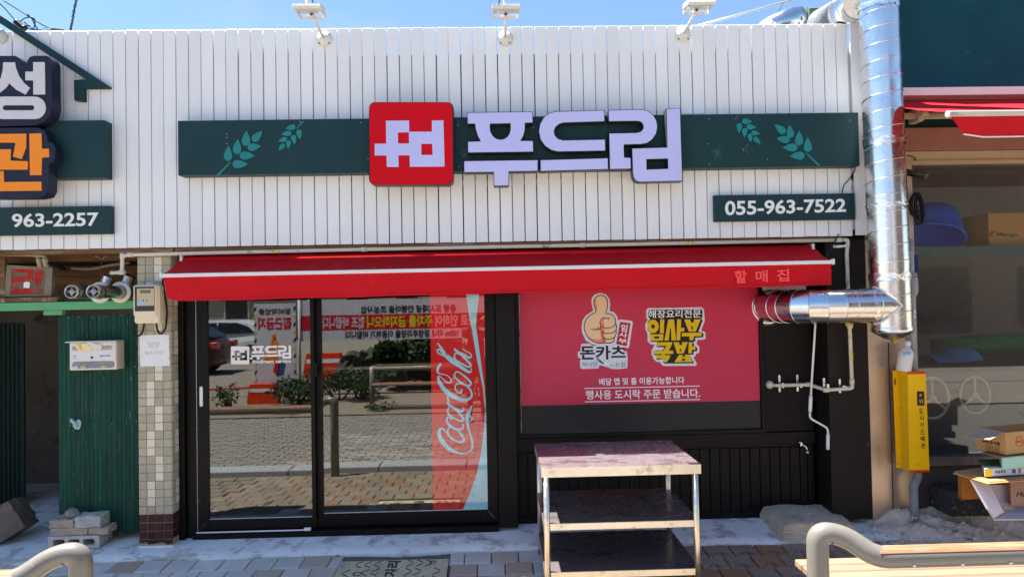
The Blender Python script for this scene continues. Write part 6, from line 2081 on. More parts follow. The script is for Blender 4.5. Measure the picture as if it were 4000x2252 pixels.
obj('cabinet', MB().box(3.35, 6.5, .70, 1.3, .0, 1.05, ch=.01), M('cabinet_grey', srgb(104, 102, 98), .5, var=.15, vs=2, stretch=(.4, 1, 6)), mc)
obj('top_cover', MB().box(3.33, 6.52, .68, 1.32, 1.053, 1.10, ch=.01), M('cabinet_dark', srgb(64, 64, 64), .5), mc)
bt2 = thing('blue_sheet', 'folded blue plastic sheet lying on the grey machine behind the right window', 'sheet', at(7, 950, 380, .75))
a, b = at(7, 835, 395, .75), at(7, 1060, 300, .75)
mb = MB()
for i in range(13):
    for j in range(7):
        u, v_ = i / 12, j / 6
        mb.v.append((a.x + (b.x - a.x) * u, .70 + .35 * v_, 1.11 + (.05 + .10 * u + .03 * math.sin(u * 9 + v_ * 4)) * math.sin(math.pi * min(1, max(.02, v_ * .9 + .05)))))
for i in range(12):
    for j in range(6):
        q_ = i * 7 + j
        mb.f.append((q_, q_ + 1, q_ + 8, q_ + 7))
        mb.sm.append(True)
obj('sheet', mb, M('sheet_blue', srgb(66, 120, 176), .4, var=.2), bt2)
gn = thing('green_net', 'roll of green netting behind the blue sheet inside the right window', 'netting', at(7, 1070, 235, 1.0))
a, b = at(7, 860, 255, 1.1), at(7, 1330, 235, 1.1)
obj('roll', MB().tube([Vector((a.x, 1.18, 1.22)), Vector(((a.x + b.x) / 2, 1.18, 1.24)), Vector((b.x, 1.18, 1.25))], [.07, .09, .08], 14), M('net_green', srgb(24, 110, 70), .8, var=.4, vs=30, bump=1.), gn)
obj('net_support', MB().box(a.x, b.x, 1.12, 1.24, 1.10, 1.16), M('cabinet_dark2', srgb(60, 60, 60), .5), gn)

# ================================================================ cartons piled by the right window
def carton(name, label, cat, foot, hgt, mat, open_=False, group=None):
    """foot: three measured foot corners left, near, right (world); the fourth is worked out."""
    l, n_, r_ = [Vector(p) for p in foot]
    f4 = l + r_ - n_
    t = thing(name, label, cat, n_, group)
    ring = [l, n_, r_, f4]
    up = [p + Vector((0, 0, hgt)) for p in ring]
    th = .004
    cen = sum(ring, Vector()) / 4
    for i in range(4):
        a_, b_ = ring[i], ring[(i + 1) % 4]
        ina = (cen - a_).normalized() * th
        inb = (cen - b_).normalized() * th
        obj('side', MB().hexa([a_, b_, b_ + inb, a_ + ina, up[i], up[(i + 1) % 4], up[(i + 1) % 4] + inb, up[i] + ina]), mat, t)
    obj('bottom', MB().slab([p + Vector((0, 0, .001)) for p in ring], (0, 0, .003)), mat, t)
    if not open_:
        obj('lid', MB().slab([p + Vector((0, 0, .001)) for p in up], (0, 0, .003)), mat, t)
    return t, ring, up


def drop(p, z):
    return Vector((p.x, p.y, z))


# stack heights measured on the near corner
nz = -.58
zA0, zA1 = at('W', 840, 510, nz).z, at('W', 828, 258, nz).z
lft = at('W', 515, 512, nz + .20)
near = at('W', 840, 508, nz)
rgt = near + Vector((.45, .12, 0))
tA, ringA, upA = carton('carton', 'open tan carton with Korean print and a red round mark, topmost of the pile', 'carton', [drop(lft, zA0), drop(near, zA0), drop(rgt, zA0)], zA1 - zA0, cart, True, 'cartons piled by the right window')
fl0, fl1 = upA[0], upA[1]
obj('flap', MB().slab([fl0, fl1, fl1 + Vector((-.14, -.05, -.035)), fl0 + Vector((-.12, -.05, -.055))], (0, 0, .004)), M('flap_grey', srgb(176, 158, 138), .75), tA)
obj('flap', MB().slab([upA[1], upA[2], upA[2] + Vector((.02, -.12, .06)), upA[1] + Vector((.02, -.12, .05))], (0, 0, .004)) if False else MB().slab([upA[3], upA[2], upA[2] + Vector((.02, .10, .06)), upA[3] + Vector((.02, .10, .06))], (0, 0, .004)), cart, tA)
dA = (ringA[1] - ringA[0])
upv = Vector((0, 0, zA1 - zA0))
nA = Vector((dA.y, -dA.x, 0)).normalized() * .0015


def onA(u, v_):
    return ringA[0] + dA * u + upv * v_ + nA


obj('print', text_mesh('㈜한공식품', [onA(.18, .52), onA(.82, .52), onA(.82, .36), onA(.18, .36)], .0006, .03), pk, tA)
for k in range(3):
    obj('print', text_mesh('ㅡ ㅡㅡ ㅡ ㅡㅡㅡ', [onA(.3, .28 - .09 * k), onA(.8, .28 - .09 * k), onA(.8, .25 - .09 * k), onA(.3, .25 - .09 * k)], .0006, .0), pk, tA)
dB = ringA[2] - ringA[1]
nB = Vector((dB.y, -dB.x, 0)).normalized() * .0015
cB = ringA[1] + dB * .26 + upv * .55 + nB
rr_ = .033
ring_pts = [cB + dB.normalized() * rr_ * math.cos(2 * math.pi * k / 24) + Vector((0, 0, rr_ * math.sin(2 * math.pi * k / 24))) for k in range(25)]
redp = M('print_redmark', srgb(196, 62, 48), .6)
obj('round_mark', MB().tube(ring_pts, .0016, 5, caps=False), redp, tA)
obj('print', text_mesh('HACCP', [cB - dB.normalized() * .026 + Vector((0, 0, .007)), cB + dB.normalized() * .026 + Vector((0, 0, .007)), cB + dB.normalized() * .026 - Vector((0, 0, .008)), cB - dB.normalized() * .026 - Vector((0, 0, .008))], .0006, .02), redp, tA)

zB0, zB1 = at('W', 800, 680, nz - .04).z, at('W', 800, 552, nz - .04).z
tB, rB, uB = carton('carton', 'pale mint green carton under the topmost tan carton', 'carton', [drop(at('W', 770, 670, nz + .10), zB0), drop(at('W', 800, 680, nz - .04), zB0), drop(at('W', 800, 680, nz - .04) + Vector((.4, .10, 0)), zB0)], zB1 - zB0, M('carton_mint', srgb(176, 218, 194), .6, var=.04), False, 'cartons piled by the right window')
zC0, zC1 = at('W', 600, 755, nz - .02).z, at('W', 600, 672, nz - .02).z
tC, rC, uC = carton('carton', 'flat white and yellow carton under the mint green one', 'carton', [drop(at('W', 570, 740, nz + .12), zC0), drop(at('W', 600, 755, nz - .02), zC0), drop(at('W', 600, 755, nz - .02) + Vector((.55, .06, 0)), zC0)], zC1 - zC0, M('carton_white', srgb(206, 206, 214), .6, var=.04), False, 'cartons piled by the right window')
dC = rC[2] - rC[1]
hC = Vector((0, 0, zC1 - zC0))
nC = Vector((dC.y, -dC.x, 0)).normalized() * .0012
for (u0, u1, v0, v1, col_) in ((0, .09, 0, 1, srgb(232, 206, 30)), (.60, .80, 0, 1, srgb(232, 206, 30)), (.36, .41, .25, .8, srgb(70, 84, 180)), (.44, .48, .2, .85, srgb(190, 110, 100))):
    pts = [rC[1] + dC * u0 + hC * v0 + nC, rC[1] + dC * u1 + hC * v0 + nC, rC[1] + dC * u1 + hC * v1 + nC, rC[1] + dC * u0 + hC * v1 + nC]
    obj('print_patch', MB().slab(pts, (0, .0008, 0)), M('patch_%d' % (u0 * 100), col_, .6), tC)
obj('print', text_mesh('비타', [rC[1] + dC * .14 + hC * .8 + nC, rC[1] + dC * .28 + hC * .8 + nC, rC[1] + dC * .28 + hC * .3 + nC, rC[1] + dC * .14 + hC * .3 + nC], .0006, .03), M('print_navy', srgb(60, 66, 120), .6), tC)
# big flat board and dark green sheet beneath
fl = thing('flat_carton', 'large flattened brown carton lying across the opened white carton', 'carton', at('W', 700, 800, nz), 'cartons piled by the right window')
zf = at('W', 640, 815, nz - .06).z
q = [drop(at('W', 240, 712, nz + .12), zf + .012), drop(at('W', 640, 815, nz - .10), zf - .004), drop(at('W', 640, 815, nz - .10) + Vector((.6, .10, 0)), zf), drop(at('W', 240, 712, nz + .12) + Vector((.6, .2, 0)), zf + .012)]
obj('sheet', MB().slab(q, (0, 0, .006)), cart, fl)
obj('sheet', MB().slab([p + Vector((.02, .015, .008)) for p in q], (0, 0, .005)), M('flap_tan', srgb(178, 140, 96), .75), fl)
gl_ = thing('green_card', 'dark green folded card sheet poking out under the mint green carton', 'card', at('W', 640, 620, nz))
zg = zC1 + .004
obj('sheet', MB().slab([drop(at('W', 510, 590, nz + .16), zB0 + .02), drop(at('W', 590, 640, nz + .04), zg), drop(at('W', 800, 660, nz + .02), zg), drop(at('W', 800, 600, nz + .16), zB0 + .02)], (0, 0, .004)), M('card_green', srgb(66, 96, 50), .6), gl_)
tn = thing('tan_flap', 'thin tan card lying between the top carton and the mint green one', 'card', at('W', 680, 555, nz))
obj('sheet', MB().slab([drop(at('W', 550, 545, nz + .12), zA0 - .012), drop(at('W', 790, 600, nz - .02), zA0 - .012), drop(at('W', 790, 600, nz - .02) + Vector((.4, .1, 0)), zA0 - .012), drop(at('W', 550, 545, nz + .12) + Vector((.4, .2, 0)), zA0 - .012)], (0, 0, .004)), M('flap_tan2', srgb(160, 124, 88), .75), tn)
# supports of the stack: brown carton behind, white opened carton in front
zD1 = zf - .008
tD, rD, uD = carton('carton', 'brown carton standing under the flattened sheet beside the window wall', 'carton', [drop(at('W', 300, 920, nz + .22), zD1 - .17), drop(at('W', 340, 930, nz + .16), zD1 - .17), drop(at('W', 560, 930, nz + .18), zD1 - .17)], .165, M('carton_deep', srgb(170, 112, 52), .75, var=.06), False, 'cartons piled by the right window')
ow = thing('open_carton', 'opened white lined carton lying on its side with a big pale flap', 'carton', at('W', 740, 1200, nz), 'cartons piled by the right window')
wl_ = M('carton_lining', srgb(206, 198, 206), .7, var=.04)
y1_, y2_ = nz - .02, nz + .20
P_ = lambda x, y, yy: at('W', x, y, yy)
obj('flap', MB().slab([P_(432, 790, y1_ + .02), P_(655, 848, y1_ + .05), P_(805, 1128, y1_ - .02), P_(615, 1115, y1_ - .03)], (0, .005, 0)), wl_, ow)
obj('side', MB().slab([P_(615, 1115, y1_ - .028), P_(700, 1232, y1_ - .03), P_(830, 1150, y1_ + .02), P_(800, 1128, y1_ - .015)], (0, .005, .001)), wl_, ow)
obj('back', MB().slab([P_(655, 848, y1_ + .06), P_(1150, 845, y2_), P_(1150, 1120, y2_), P_(830, 1130, y2_ - .05), P_(770, 1060, y1_ + .08)], (0, .005, 0)), M('carton_shade', srgb(178, 168, 178), .7), ow)  # back in a darker lining tone, the inside shade put into its colour
obj('bottom', MB().slab([P_(700, 1238, y1_ - .03), P_(980, 1090, y2_ - .04), P_(1250, 1110, y2_ - .04), P_(1250, 1236, y1_ - .02)], (0, .002, -.006)), wl_, ow)
tE, rE, uE = carton('carton', 'small brown printed carton inside the opened white one', 'carton', [drop(P_(835, 1050, nz + .18), P_(835, 1050, nz + .1).z), drop(P_(900, 1100, nz + .02), P_(835, 1050, nz + .1).z), drop(P_(900, 1100, nz + .02) + Vector((.4, .08, 0)), P_(835, 1050, nz + .1).z)], .155, M('carton_brown2', srgb(158, 124, 104), .75), False, 'cartons piled by the right window')
dE = rE[2] - rE[1]
obj('print', text_mesh('/식품', [rE[1] + dE * .1 + Vector((0, -.002, .10)), rE[1] + dE * .45 + Vector((0, -.002, .075)), rE[1] + dE * .45 + Vector((0, -.002, .035)), rE[1] + dE * .1 + Vector((0, -.002, .06))], .0006, .03), pk, tE)
ff = thing('flat_carton', 'flattened grey brown carton on the ground under the opened white one', 'carton', at('W', 650, 1260, nz), 'cartons piled by the right window')
zq = ground_z(nz) + .02
for k, (x0_, y0_, c_) in enumerate(((400, 1235, srgb(150, 134, 122)), (610, 1290, srgb(176, 160, 142)))):
    p = onz('W', x0_, y0_, zq + .012 * k)
    obj('sheet', MB().slab([p, p + Vector((.12, -.13, 0)), p + Vector((.9, -.10, .01)), p + Vector((.8, .2, .02))], (0, 0, .006)), M('flatcard_%d' % k, c_, .8, var=.08), ff)

# ================================================================ stainless work table
tb = thing('steel_table', 'stainless steel work table with two lower shelves standing in front of the poster window', 'table', (.73, -.57, ground_z(-.57)))
TZ = .71
ta, tbb = onz(6, 113, 788, TZ), onz(6, 950, 895, TZ)
tx0_, tx1_ = .252, 1.213
ty0_, ty1_ = -.912, -.190
sk = TZ - at(6, 550, 940, ty0_).z + .004
obj('tabletop', MB().box(tx0_, tx1_, ty0_ + .003, ty1_, TZ - .004, TZ, ch=.0015), MAT['steeltop'], tb)
obj('top_skirt', MB().box(tx0_, tx1_, ty0_, ty0_ + .0025, TZ - sk, TZ - .001).box(tx0_, tx1_, ty1_ - .001, ty1_ + .0015, TZ - sk, TZ - .005).box(tx0_, tx0_ + .0025, ty0_ + .003, ty1_ - .002, TZ - sk, TZ - .005).box(tx1_ - .0025, tx1_, ty0_ + .003, ty1_ - .002, TZ - sk, TZ - .005), MAT['steel'], tb)
lx0, lx1, lyf, lyb = tx0_ + .028, tx1_ - .030, ty0_ + .022, ty1_ - .03
for (lx_, ly_) in ((lx0, lyf), (lx1, lyf), (lx0, lyb), (lx1, lyb)):
    gz_ = ground_z(ly_) + .003
    lg = obj('leg', MB().tube([(lx_, ly_, gz_ + .03), (lx_, ly_, TZ - .006)], .0185, 20), MAT['steel'], tb)
    obj('foot', MB().lathe([(0, 0), (.017, 0), (.020, .006), (.0205, .022), (.0195, .035), (0, .035)], (lx_, ly_, gz_), (0, 0, 1), 14), M('foot_blue', srgb(76, 92, 116), .5) if not bpy.data.materials.get('foot_blue') else bpy.data.materials['foot_blue'], lg)
shm = M('shelf_steel', (.17, .145, .152), .26, .45, var=.10, vs=7, rvar=.08, dirt=[((.07, .06, .065), .35, 5, (1, 2, 1), .7), ((.34, .32, .31), .06, 60)], bump=.05, bs=25)
for (yt_, yb_) in ((1175, 1210), (1418, 1452)):
    zt1, zb1 = at(6, 550, yt_ + 2, ty0_).z, at(6, 550, yb_, ty0_).z
    s0 = obj('shelf', MB().box(tx0_ + .012, tx1_ - .014, ty0_ + .018, ty1_ - .012, zt1 - .003, zt1, ch=.001), shm, tb)
    obj('shelf_lip', MB().box(tx0_ + .046, tx1_ - .047, ty0_ + .008, ty0_ + .0175, zb1, zt1 - .0005).box(tx0_ + .046, tx1_ - .047, ty1_ - .0115, ty1_ - .004, zb1, zt1 - .0005).box(tx0_ + .012, tx0_ + .0145, ty0_ + .045, ty1_ - .05, zb1, zt1 - .0035).box(tx1_ - .0165, tx1_ - .014, ty0_ + .045, ty1_ - .05, zb1, zt1 - .0035), MAT['steel'], s0)

# ================================================================ pipe benches at the kerb
bgrey = M('bench_grey', srgb(122, 119, 111), .32, .2, var=.04, vs=4, dirt=[((.30, .28, .24), .06, 14), ((.5, .38, .24), .03, 18)], coat=.15)
bwood = M('bench_wood', srgb(136, 96, 70), .55, var=.20, vs=6, stretch=(1.2, 22, 22), rnd=.10, dirt=[((.27, .22, .17), .34, 5, (.7, 14, 14), .75), ((.10, .06, .03), .10, 9, (.5, 14, 14))], bump=.2, bs=14)

swood = M('seat_wood', srgb(136, 110, 92), .6, var=.2, vs=6, stretch=(1.2, 22, 22), rnd=.10, dirt=[(srgb(150, 100, 68), .30, 5, (.7, 14, 14), .7), ((.12, .08, .05), .06, 9, (.5, 14, 14))], bump=.25, bs=14)


def bench(label, x_end, s_, x_far, seat=True):
    """Leg at x_end, rail running towards x_far; s_ = +1 to the right."""
    gz_ = ground_z(-2.05)
    t = thing('pipe_bench', label, 'bench', (x_end, -2.05, gz_), 'pipe benches along the kerb')
    yl, yr = -2.03, -2.10
    zr_ = .583
    path = [(x_end, yl, gz_), (x_end, yl, .50), (x_end, yl, .676), (x_end + s_ * .11, yl - .015, .662), (x_end + s_ * .22, yr, zr_), (x_end + s_ * .34, yr, zr_), (x_far, yr, zr_)]
    pts = fillet(path, .075, 8)
    obj('end_frame', MB().tube(pts, .0455, 24), bgrey, t)
    obj('end_frame', MB().tube([(x_far - s_ * .3, yl, gz_), (x_far - s_ * .3, yr, zr_)], .0455, 16), bgrey, t)
    # timber strip let into the top of the rail
    mb = MB()
    xa, xb = x_end + s_ * .215, x_far
    n = 10
    for i, x_ in enumerate((xa, xa + s_ * .02, xb)):
        for k in range(n + 1):
            a = R(38 + 118 * k / n)
            inset = .012 if i == 0 else 0
            mb.v.append((x_ + s_ * (.05 * (k / n) if i == 0 else .05 * (k / n) * (i == 1)), yr - (.0478) * math.cos(a) * -1 * -1, zr_ + (.0478 - inset * 0) * math.sin(a)))
    for i in range(2):
        for k in range(n):
            mb.f.append((i * (n + 1) + k, i * (n + 1) + k + 1, (i + 1) * (n + 1) + k + 1, (i + 1) * (n + 1) + k))
            mb.sm.append(True)
    base = len(mb.v)
    obj('rail_timber', mb, bwood, t)
    for k in range(5):
        bx2 = x_end + s_ * (.36 + .148 * 1.0 * k * 1.4)
        obj('dome_bolt', MB().lathe([(0, 0), (.008, 0), (.006, .005), (0, .006)], (bx2, yr - .040, zr_ - .022), (0, -.87, -.5), 10), bpy.data.materials['bottle_white'], t)
    if not seat:
        return t
    zs_ = .432
    for k in range(5):
        y0_ = -1.70 - .0815 * k
        if y0_ - .074 < yl + .05 and k > 3:
            continue
        xs0 = x_end + s_ * .055 if k else x_end + s_ * .05
        xs0 = x_end + s_ * .04
        lo, hi = sorted((xs0, x_far))
        obj('seat_slat', MB().box(lo, hi, y0_ - .074, y0_, zs_ - .032, zs_, ch=.004), swood, t)
    for xx in (x_end + s_ * .25, x_far - s_ * .3):
        obj('seat_bearer', MB().box(xx - .02, xx + .02, -2.0, -1.70, zs_ - .075, zs_ - .034), bgrey, t)
        obj('seat_leg', MB().tube([(xx, -1.86, ground_z(-1.86)), (xx, -1.86, zs_ - .076)], .025, 12), bgrey, t)
    return t


bench('grey pipe bench with timber slats at the kerb in front of the right building', 1.385, 1, 4.2)
bench('grey pipe rail with a timber top at the kerb before the left passage', -1.79, -1, -4.4, False)

# ================================================================ across the street (shows in the glass)
def refl(c, x, y, Y):
    """Survey of things seen in the door glass: real place at depth Y in front of the shop."""
    p = at(c, x, y, 2 * .215 - Y)
    return Vector((p.x, Y, p.z))


RZ = -.17


def leafy(name, label, cat, centre, size, n, cols, group=None, stem=True, seed=1, leaf=.06, kind=None):
    rnd = random.Random(seed)
    t = thing(name, label, cat, (centre[0], centre[1], RZ), group)
    mb = MB()
    blobs = [(Vector((rnd.uniform(-.6, .6) * size[0], rnd.uniform(-.6, .6) * size[1], rnd.uniform(.25, .85) * size[2])), rnd.uniform(.3, .5)) for _ in range(9)]
    for _ in range(n):
        b, r_ = rnd.choice(blobs)
        d = Vector((rnd.gauss(0, 1), rnd.gauss(0, 1), rnd.gauss(0, 1))).normalized() * (r_ * rnd.uniform(.55, 1.05))
        p = Vector(centre) + b + Vector((d.x * size[0], d.y * size[1], d.z * size[2] * .6))
        p.z = max(RZ + .02, p.z)
        a = Vector((rnd.gauss(0, 1), rnd.gauss(0, 1), rnd.gauss(0, .6))).normalized()
        u = a.cross(Vector((rnd.gauss(0, 1), rnd.gauss(0, 1), rnd.gauss(0, 1)))).normalized()
        L = leaf * rnd.uniform(.6, 1.4)
        w_ = u * L * .32
        mb.add([p, p + a * L * .5 + w_, p + a * L, p + a * L * .5 - w_], [(0, 1, 2, 3)])
    obj('foliage', mb, cols, t, kind='stuff')
    if stem:
        for k in range(6):
            a = rnd.uniform(0, 6.28)
            e = Vector(centre) + Vector((.5 * size[0] * math.cos(a), .5 * size[1] * math.sin(a), size[2] * .7))
            obj('stem', MB().tube([(centre[0] + .05 * math.cos(a), centre[1] + .05 * math.sin(a), RZ - .02), e], [.012 + .02 * size[2], .006], 7), barkm, t)
    return t


hr_0 = M('house_roof_flat', srgb(110, 70, 62), .8, var=.15)
barkm = M('bark', srgb(92, 76, 60), .9, var=.3, vs=20)
fol1 = M('foliage_dark', (.035, .065, .022), .6, var=.5, vs=6)
fol2 = M('foliage_light', (.075, .12, .035), .6, var=.5, vs=6)
for k, (px, py, w_, h_, Y_) in enumerate(((200, 545, .75, .45, -7.9), (410, 545, .8, .62, -8.1), (520, 550, .55, .60, -8.4), (1120, 560, .6, .45, -8.0))):
    p = refl(5, px, py, Y_)
    leafy('bush', ['low dark bush at the foot of the warning board across the street', 'dense dark bush beside the dark rubbish heap across the street', 'taller dark bush next to the bench across the street', 'small bush at the far end of the bench across the street'][k], 'bush', (p.x, Y_, RZ), (w_, .5, h_), 1500, fol1 if k != 3 else fol2, 'bushes across the street', seed=k + 3)
for k, (px, py) in enumerate(((600, 612), (140, 590))):
    p = refl(5, px, py, -6.7)
    leafy('weed', ['weed tuft at the foot of the bench leg across the street', 'weed tuft on the paving below the warning board across the street'][k], 'weed', (p.x, -6.75, RZ), (.35, .2, .12), 260, fol2, 'weeds across the street', stem=False, seed=k + 30, leaf=.05)
p = refl(4, 1140, 560, -7.6)
leafy('weed', 'upright weed in the sunny ground left of the warning board across the street', 'weed', (p.x, -7.6, RZ), (.22, .2, .5), 320, fol2, 'weeds across the street', stem=True, seed=77, leaf=.06)
# dark planting behind the bench
p = refl(5, 720, 330, -10.0)
leafy('tree', 'dark leafy tree behind the banner and the bench across the street', 'tree', (p.x, -10.0, RZ), (.9, .8, 1.25), 4200, fol1, seed=50, leaf=.11)
p = refl(5, 930, 330, -10.2)
leafy('tree', 'low dark tree at the right end of the bench across the street', 'tree', (p.x, -10.2, RZ), (.9, .8, 1.2), 4200, fol1, seed=51, leaf=.11)
t = thing('added_brown_house', 'brown walled house added across the street to even out the right window reflection', 'house', (13, -13, RZ))  # house added so the right window reflects an even dim haze
obj('wall', MB().box(6.5, 22, -20, -12.0, RZ, 6.2), M('house_brown', srgb(96, 84, 74), .9, var=.12, vs=2), t)
obj('roof', MB().box(6.2, 22.3, -20.3, -11.7, 6.203, 6.4), hr_0, t)
for k in range(5):
    w_ = obj('window', MB().box(7.6 + 2.9 * k, 9.2 + 2.9 * k, -11.995, -11.95, 1.0, 2.4), MAT['dark'], t)
    obj('pane', MB().box(7.7 + 2.9 * k, 9.1 + 2.9 * k, -11.955, -11.93, 1.1, 2.3), M('dark_pane', (.012, .014, .016), .05) if k == 0 else bpy.data.materials['dark_pane'], w_)
# banner
bn = thing('street_banner', 'long white and red construction banner with Korean notice strung across the street', 'banner', (0, -8.9, RZ))
BYr = -8.9
c_l, c_r = refl(5, 225, 88, BYr), refl(5, 1165, 88, BYr)
z_t, z_1, z_2, z_b2 = refl(5, 700, 60, BYr).z, refl(5, 700, 136, BYr).z, refl(5, 700, 210, BYr).z, refl(5, 700, 262, BYr).z
bwhite = M('banner_white', srgb(214, 210, 216), .7, var=.04)
bred = M('banner_red', srgb(206, 26, 44), .7, var=.05)
xl_, xr_ = c_l.x, c_r.x + .35
obj('banner_cloth', MB().box(xl_, xr_, BYr - .004, BYr, z_b2, z_t), bwhite, bn)
obj('red_stripe', MB().box(xl_, xr_, BYr + .0005, BYr + .002, z_2, z_1), bred, bn)
yb_ = BYr + .0035


def bt_(body, x0, x1, z0, z1, mat, b_=.03):
    obj('banner_text', text_mesh(body, [Vector((x1, yb_, z1)), Vector((x0, yb_, z1)), Vector((x0, yb_, z0)), Vector((x1, yb_, z0))], .001, b_), mat, bn)


bk_ = M('banner_black', (.03, .03, .035), .7)
by_ = M('banner_yellow', srgb(240, 220, 40), .7)
r5 = lambda x: refl(5, x, 100, BYr).x
bt_('용평 도시재생 안평마을 조성사업', r5(525), r5(1000), z_1 + .025, refl(5, 700, 92, BYr).z, bk_)
bt_('사로 인하여', r5(895), r5(1100), z_2 + .03, z_1 - .03, bwhite)
bt_('주차를 금지하오니', r5(552), r5(880), z_2 + .03, z_1 - .03, by_)
bt_('협조 바랍니다', r5(325), r5(540), z_2 + .03, z_1 - .03, bwhite)
bt_('인근 100m 이내 공영주차장을 이용하기 바랍니다', r5(440), r5(1080), z_b2 + .03, z_2 - .025, bk_)
for x_ in (xl_ - .03, xr_ + .03):
    obj('pole', MB().tube([(x_, BYr, RZ), (x_, BYr, z_t + .1)], .03, 12), MAT['batten'], bn)
# warning board
WYr = -8.3
wbd = thing('warning_board', 'white warning board with striped border and red Korean keep out wording across the street', 'warning board', (refl(5, 100, 500, WYr).x, WYr, RZ))
a, b = refl(5, -8, 85, WYr), refl(5, 205, 515, WYr)
obj('board', MB().box(a.x, b.x, WYr - .02, WYr, b.z, a.z), bwhite, wbd)
strp = M('stripe_yellow', srgb(226, 190, 40), .6)
L_ = (b.x - a.x)
for k in range(11):
    for xx in (a.x, b.x - .045):
        zz = b.z + (a.z - b.z) * k / 11
        obj('border_stripe', MB().slab([(xx, WYr + .003, zz), (xx + .045, WYr + .003, zz + .045), (xx + .045, WYr + .003, zz + .11), (xx, WYr + .003, zz + .065)], (0, -.0025, 0)), strp if k % 2 else bk_, wbd)
obj('board_text', text_mesh('장비작업중', [Vector((b.x - .09, WYr + .003, a.z - .10)), Vector((a.x + .09, WYr + .003, a.z - .10)), Vector((a.x + .09, WYr + .003, a.z - .22)), Vector((b.x - .09, WYr + .003, a.z - .22))], .002, .03), bk_, wbd)
obj('board_text', text_mesh('접근금지', [Vector((b.x - .08, WYr + .003, a.z - .27)), Vector((a.x + .08, WYr + .003, a.z - .27)), Vector((a.x + .08, WYr + .003, a.z - .52)), Vector((b.x - .08, WYr + .003, a.z - .52))], .002, .04), bred, wbd)
xm_ = (a.x + b.x) / 2
for lp, mt in (([(-.12, -1.0), (-.05, -.62), (.02, -.60), (-.04, -1.0)], MAT['orange']), ([(.0, -.66), (.14, -.95), (.10, -.98), (-.03, -.70)], MAT['orange']), ([(-.22, -1.15), (.05, -1.15), (.05, -1.0), (-.22, -1.0)], MAT['orange']), ([(.02, -1.45), (.16, -1.42), (.2, -1.2), (.08, -1.15)], M('board_blue', srgb(60, 80, 150), .6)), ([(-.05, -1.35), (.05, -1.45), (.08, -1.2), (.0, -1.15)], bred)):
    obj('board_picture', MB().slab([(xm_ + x_, WYr + .003, a.z + z_) for x_, z_ in lp], (0, -.0025, 0)), mt, wbd)
for xx in (a.x + .1, b.x - .1):
    obj('leg', MB().tube([(xx, WYr - .03, RZ), (xx, WYr - .03, a.z)], .018, 8), MAT['batten'], wbd)
# orange barriers
orb = M('barrier_orange', srgb(226, 62, 26), .5, var=.05)
for k, (px, py) in enumerate(((335, 300), (35, 555))):
    Yb = (-12.5, -8.0)[k]
    p = refl(5, px, py, Yb)
    t = thing('traffic_barrier', ['orange plastic barrier behind the banner on the sunny ground', 'orange plastic barrier at the foot of the warning board across the street'][k], 'barrier', (p.x, Yb, RZ), 'orange barriers across the street')
    s_ = (.85, .5)[k]
    mb = MB().slab([(p.x - .6 * s_, Yb, RZ), (p.x + .6 * s_, Yb, RZ), (p.x + .6 * s_, Yb, RZ + .25 * s_), (p.x + .5 * s_, Yb, RZ + .75 * s_), (p.x - .5 * s_, Yb, RZ + .75 * s_), (p.x - .6 * s_, Yb, RZ + .25 * s_)], (0, -.3 * s_, 0))
    obj('barrier_body', mb, orb, t)
    obj('white_band', MB().box(p.x - .5 * s_, p.x + .5 * s_, Yb + .001, Yb + .006, RZ + .45 * s_, RZ + .58 * s_), MAT['white'], t)
# heap under a dark cover
p = refl(5, 525, 400, -10.5)
hp_ = rough_box(p.x - .65, p.x + .65, -11.1, -10.2, RZ, RZ + .75, .2, .05, 5)
hp_.v = [(p.x + (x_ - p.x) * (1.05 - .45 * max(0, (z_ - RZ) / .75)), y_, z_) for x_, y_, z_ in hp_.v]
tag(obj('covered_heap', hp_, M('heap_cover', srgb(70, 68, 62), .85, var=.3, vs=4, bump=.6)), 'dark covered heap on the sunny ground across the street', 'heap')
# bench across the street
fb = thing('far_bench', 'grey bench with two timber rails across the street beside the bushes', 'bench', (refl(5, 580, 600, -7.2).x, -7.2, RZ))
bxx = refl(5, 580, 600, -7.2).x
obj('leg', MB().tube([(bxx, -7.2, RZ), (bxx, -7.2, refl(5, 580, 400, -7.2).z)], .05, 14), bgrey, fb)
obj('leg', MB().tube([(bxx + 2.2, -7.2, RZ), (bxx + 2.2, -7.2, refl(5, 580, 400, -7.2).z)], .05, 14), bgrey, fb)
zr1, zr2_ = refl(5, 700, 405, -7.2).z, refl(5, 700, 475, -7.2).z
obj('rail', MB().tube([(bxx, -7.2, zr1), (bxx + 2.25, -7.2, zr1)], .05, 14), bgrey, fb)
obj('rail_timber', MB().box(bxx + .1, bxx + 2.2, -7.24, -7.16, zr1 + .04, zr1 + .065, ch=.004), bwood, fb)
for k in range(4):
    obj('seat_slat', MB().box(bxx + .05, bxx + 2.2, -7.12 + .09 * k, -7.045 + .09 * k, zr2_ - .03, zr2_, ch=.004), bwood, fb)
obj('seat_bearer', MB().box(bxx + .2, bxx + .24, -7.15, -6.75, zr2_ - .08, zr2_ - .032).box(bxx + 1.9, bxx + 1.94, -7.15, -6.75, zr2_ - .08, zr2_ - .032), bgrey, fb)

# parked cars
carglass = M('car_glass', (.012, .014, .016), .05, coat=.5)
tyre = M('tyre', (.02, .02, .02), .8)
rimm = M('rim', (.5, .51, .52), .3, .9)
lampw = M('head_lamp', (.7, .72, .72), .1, coat=1.)
lampr = M('tail_lamp', (.45, .02, .02), .15, coat=1.)


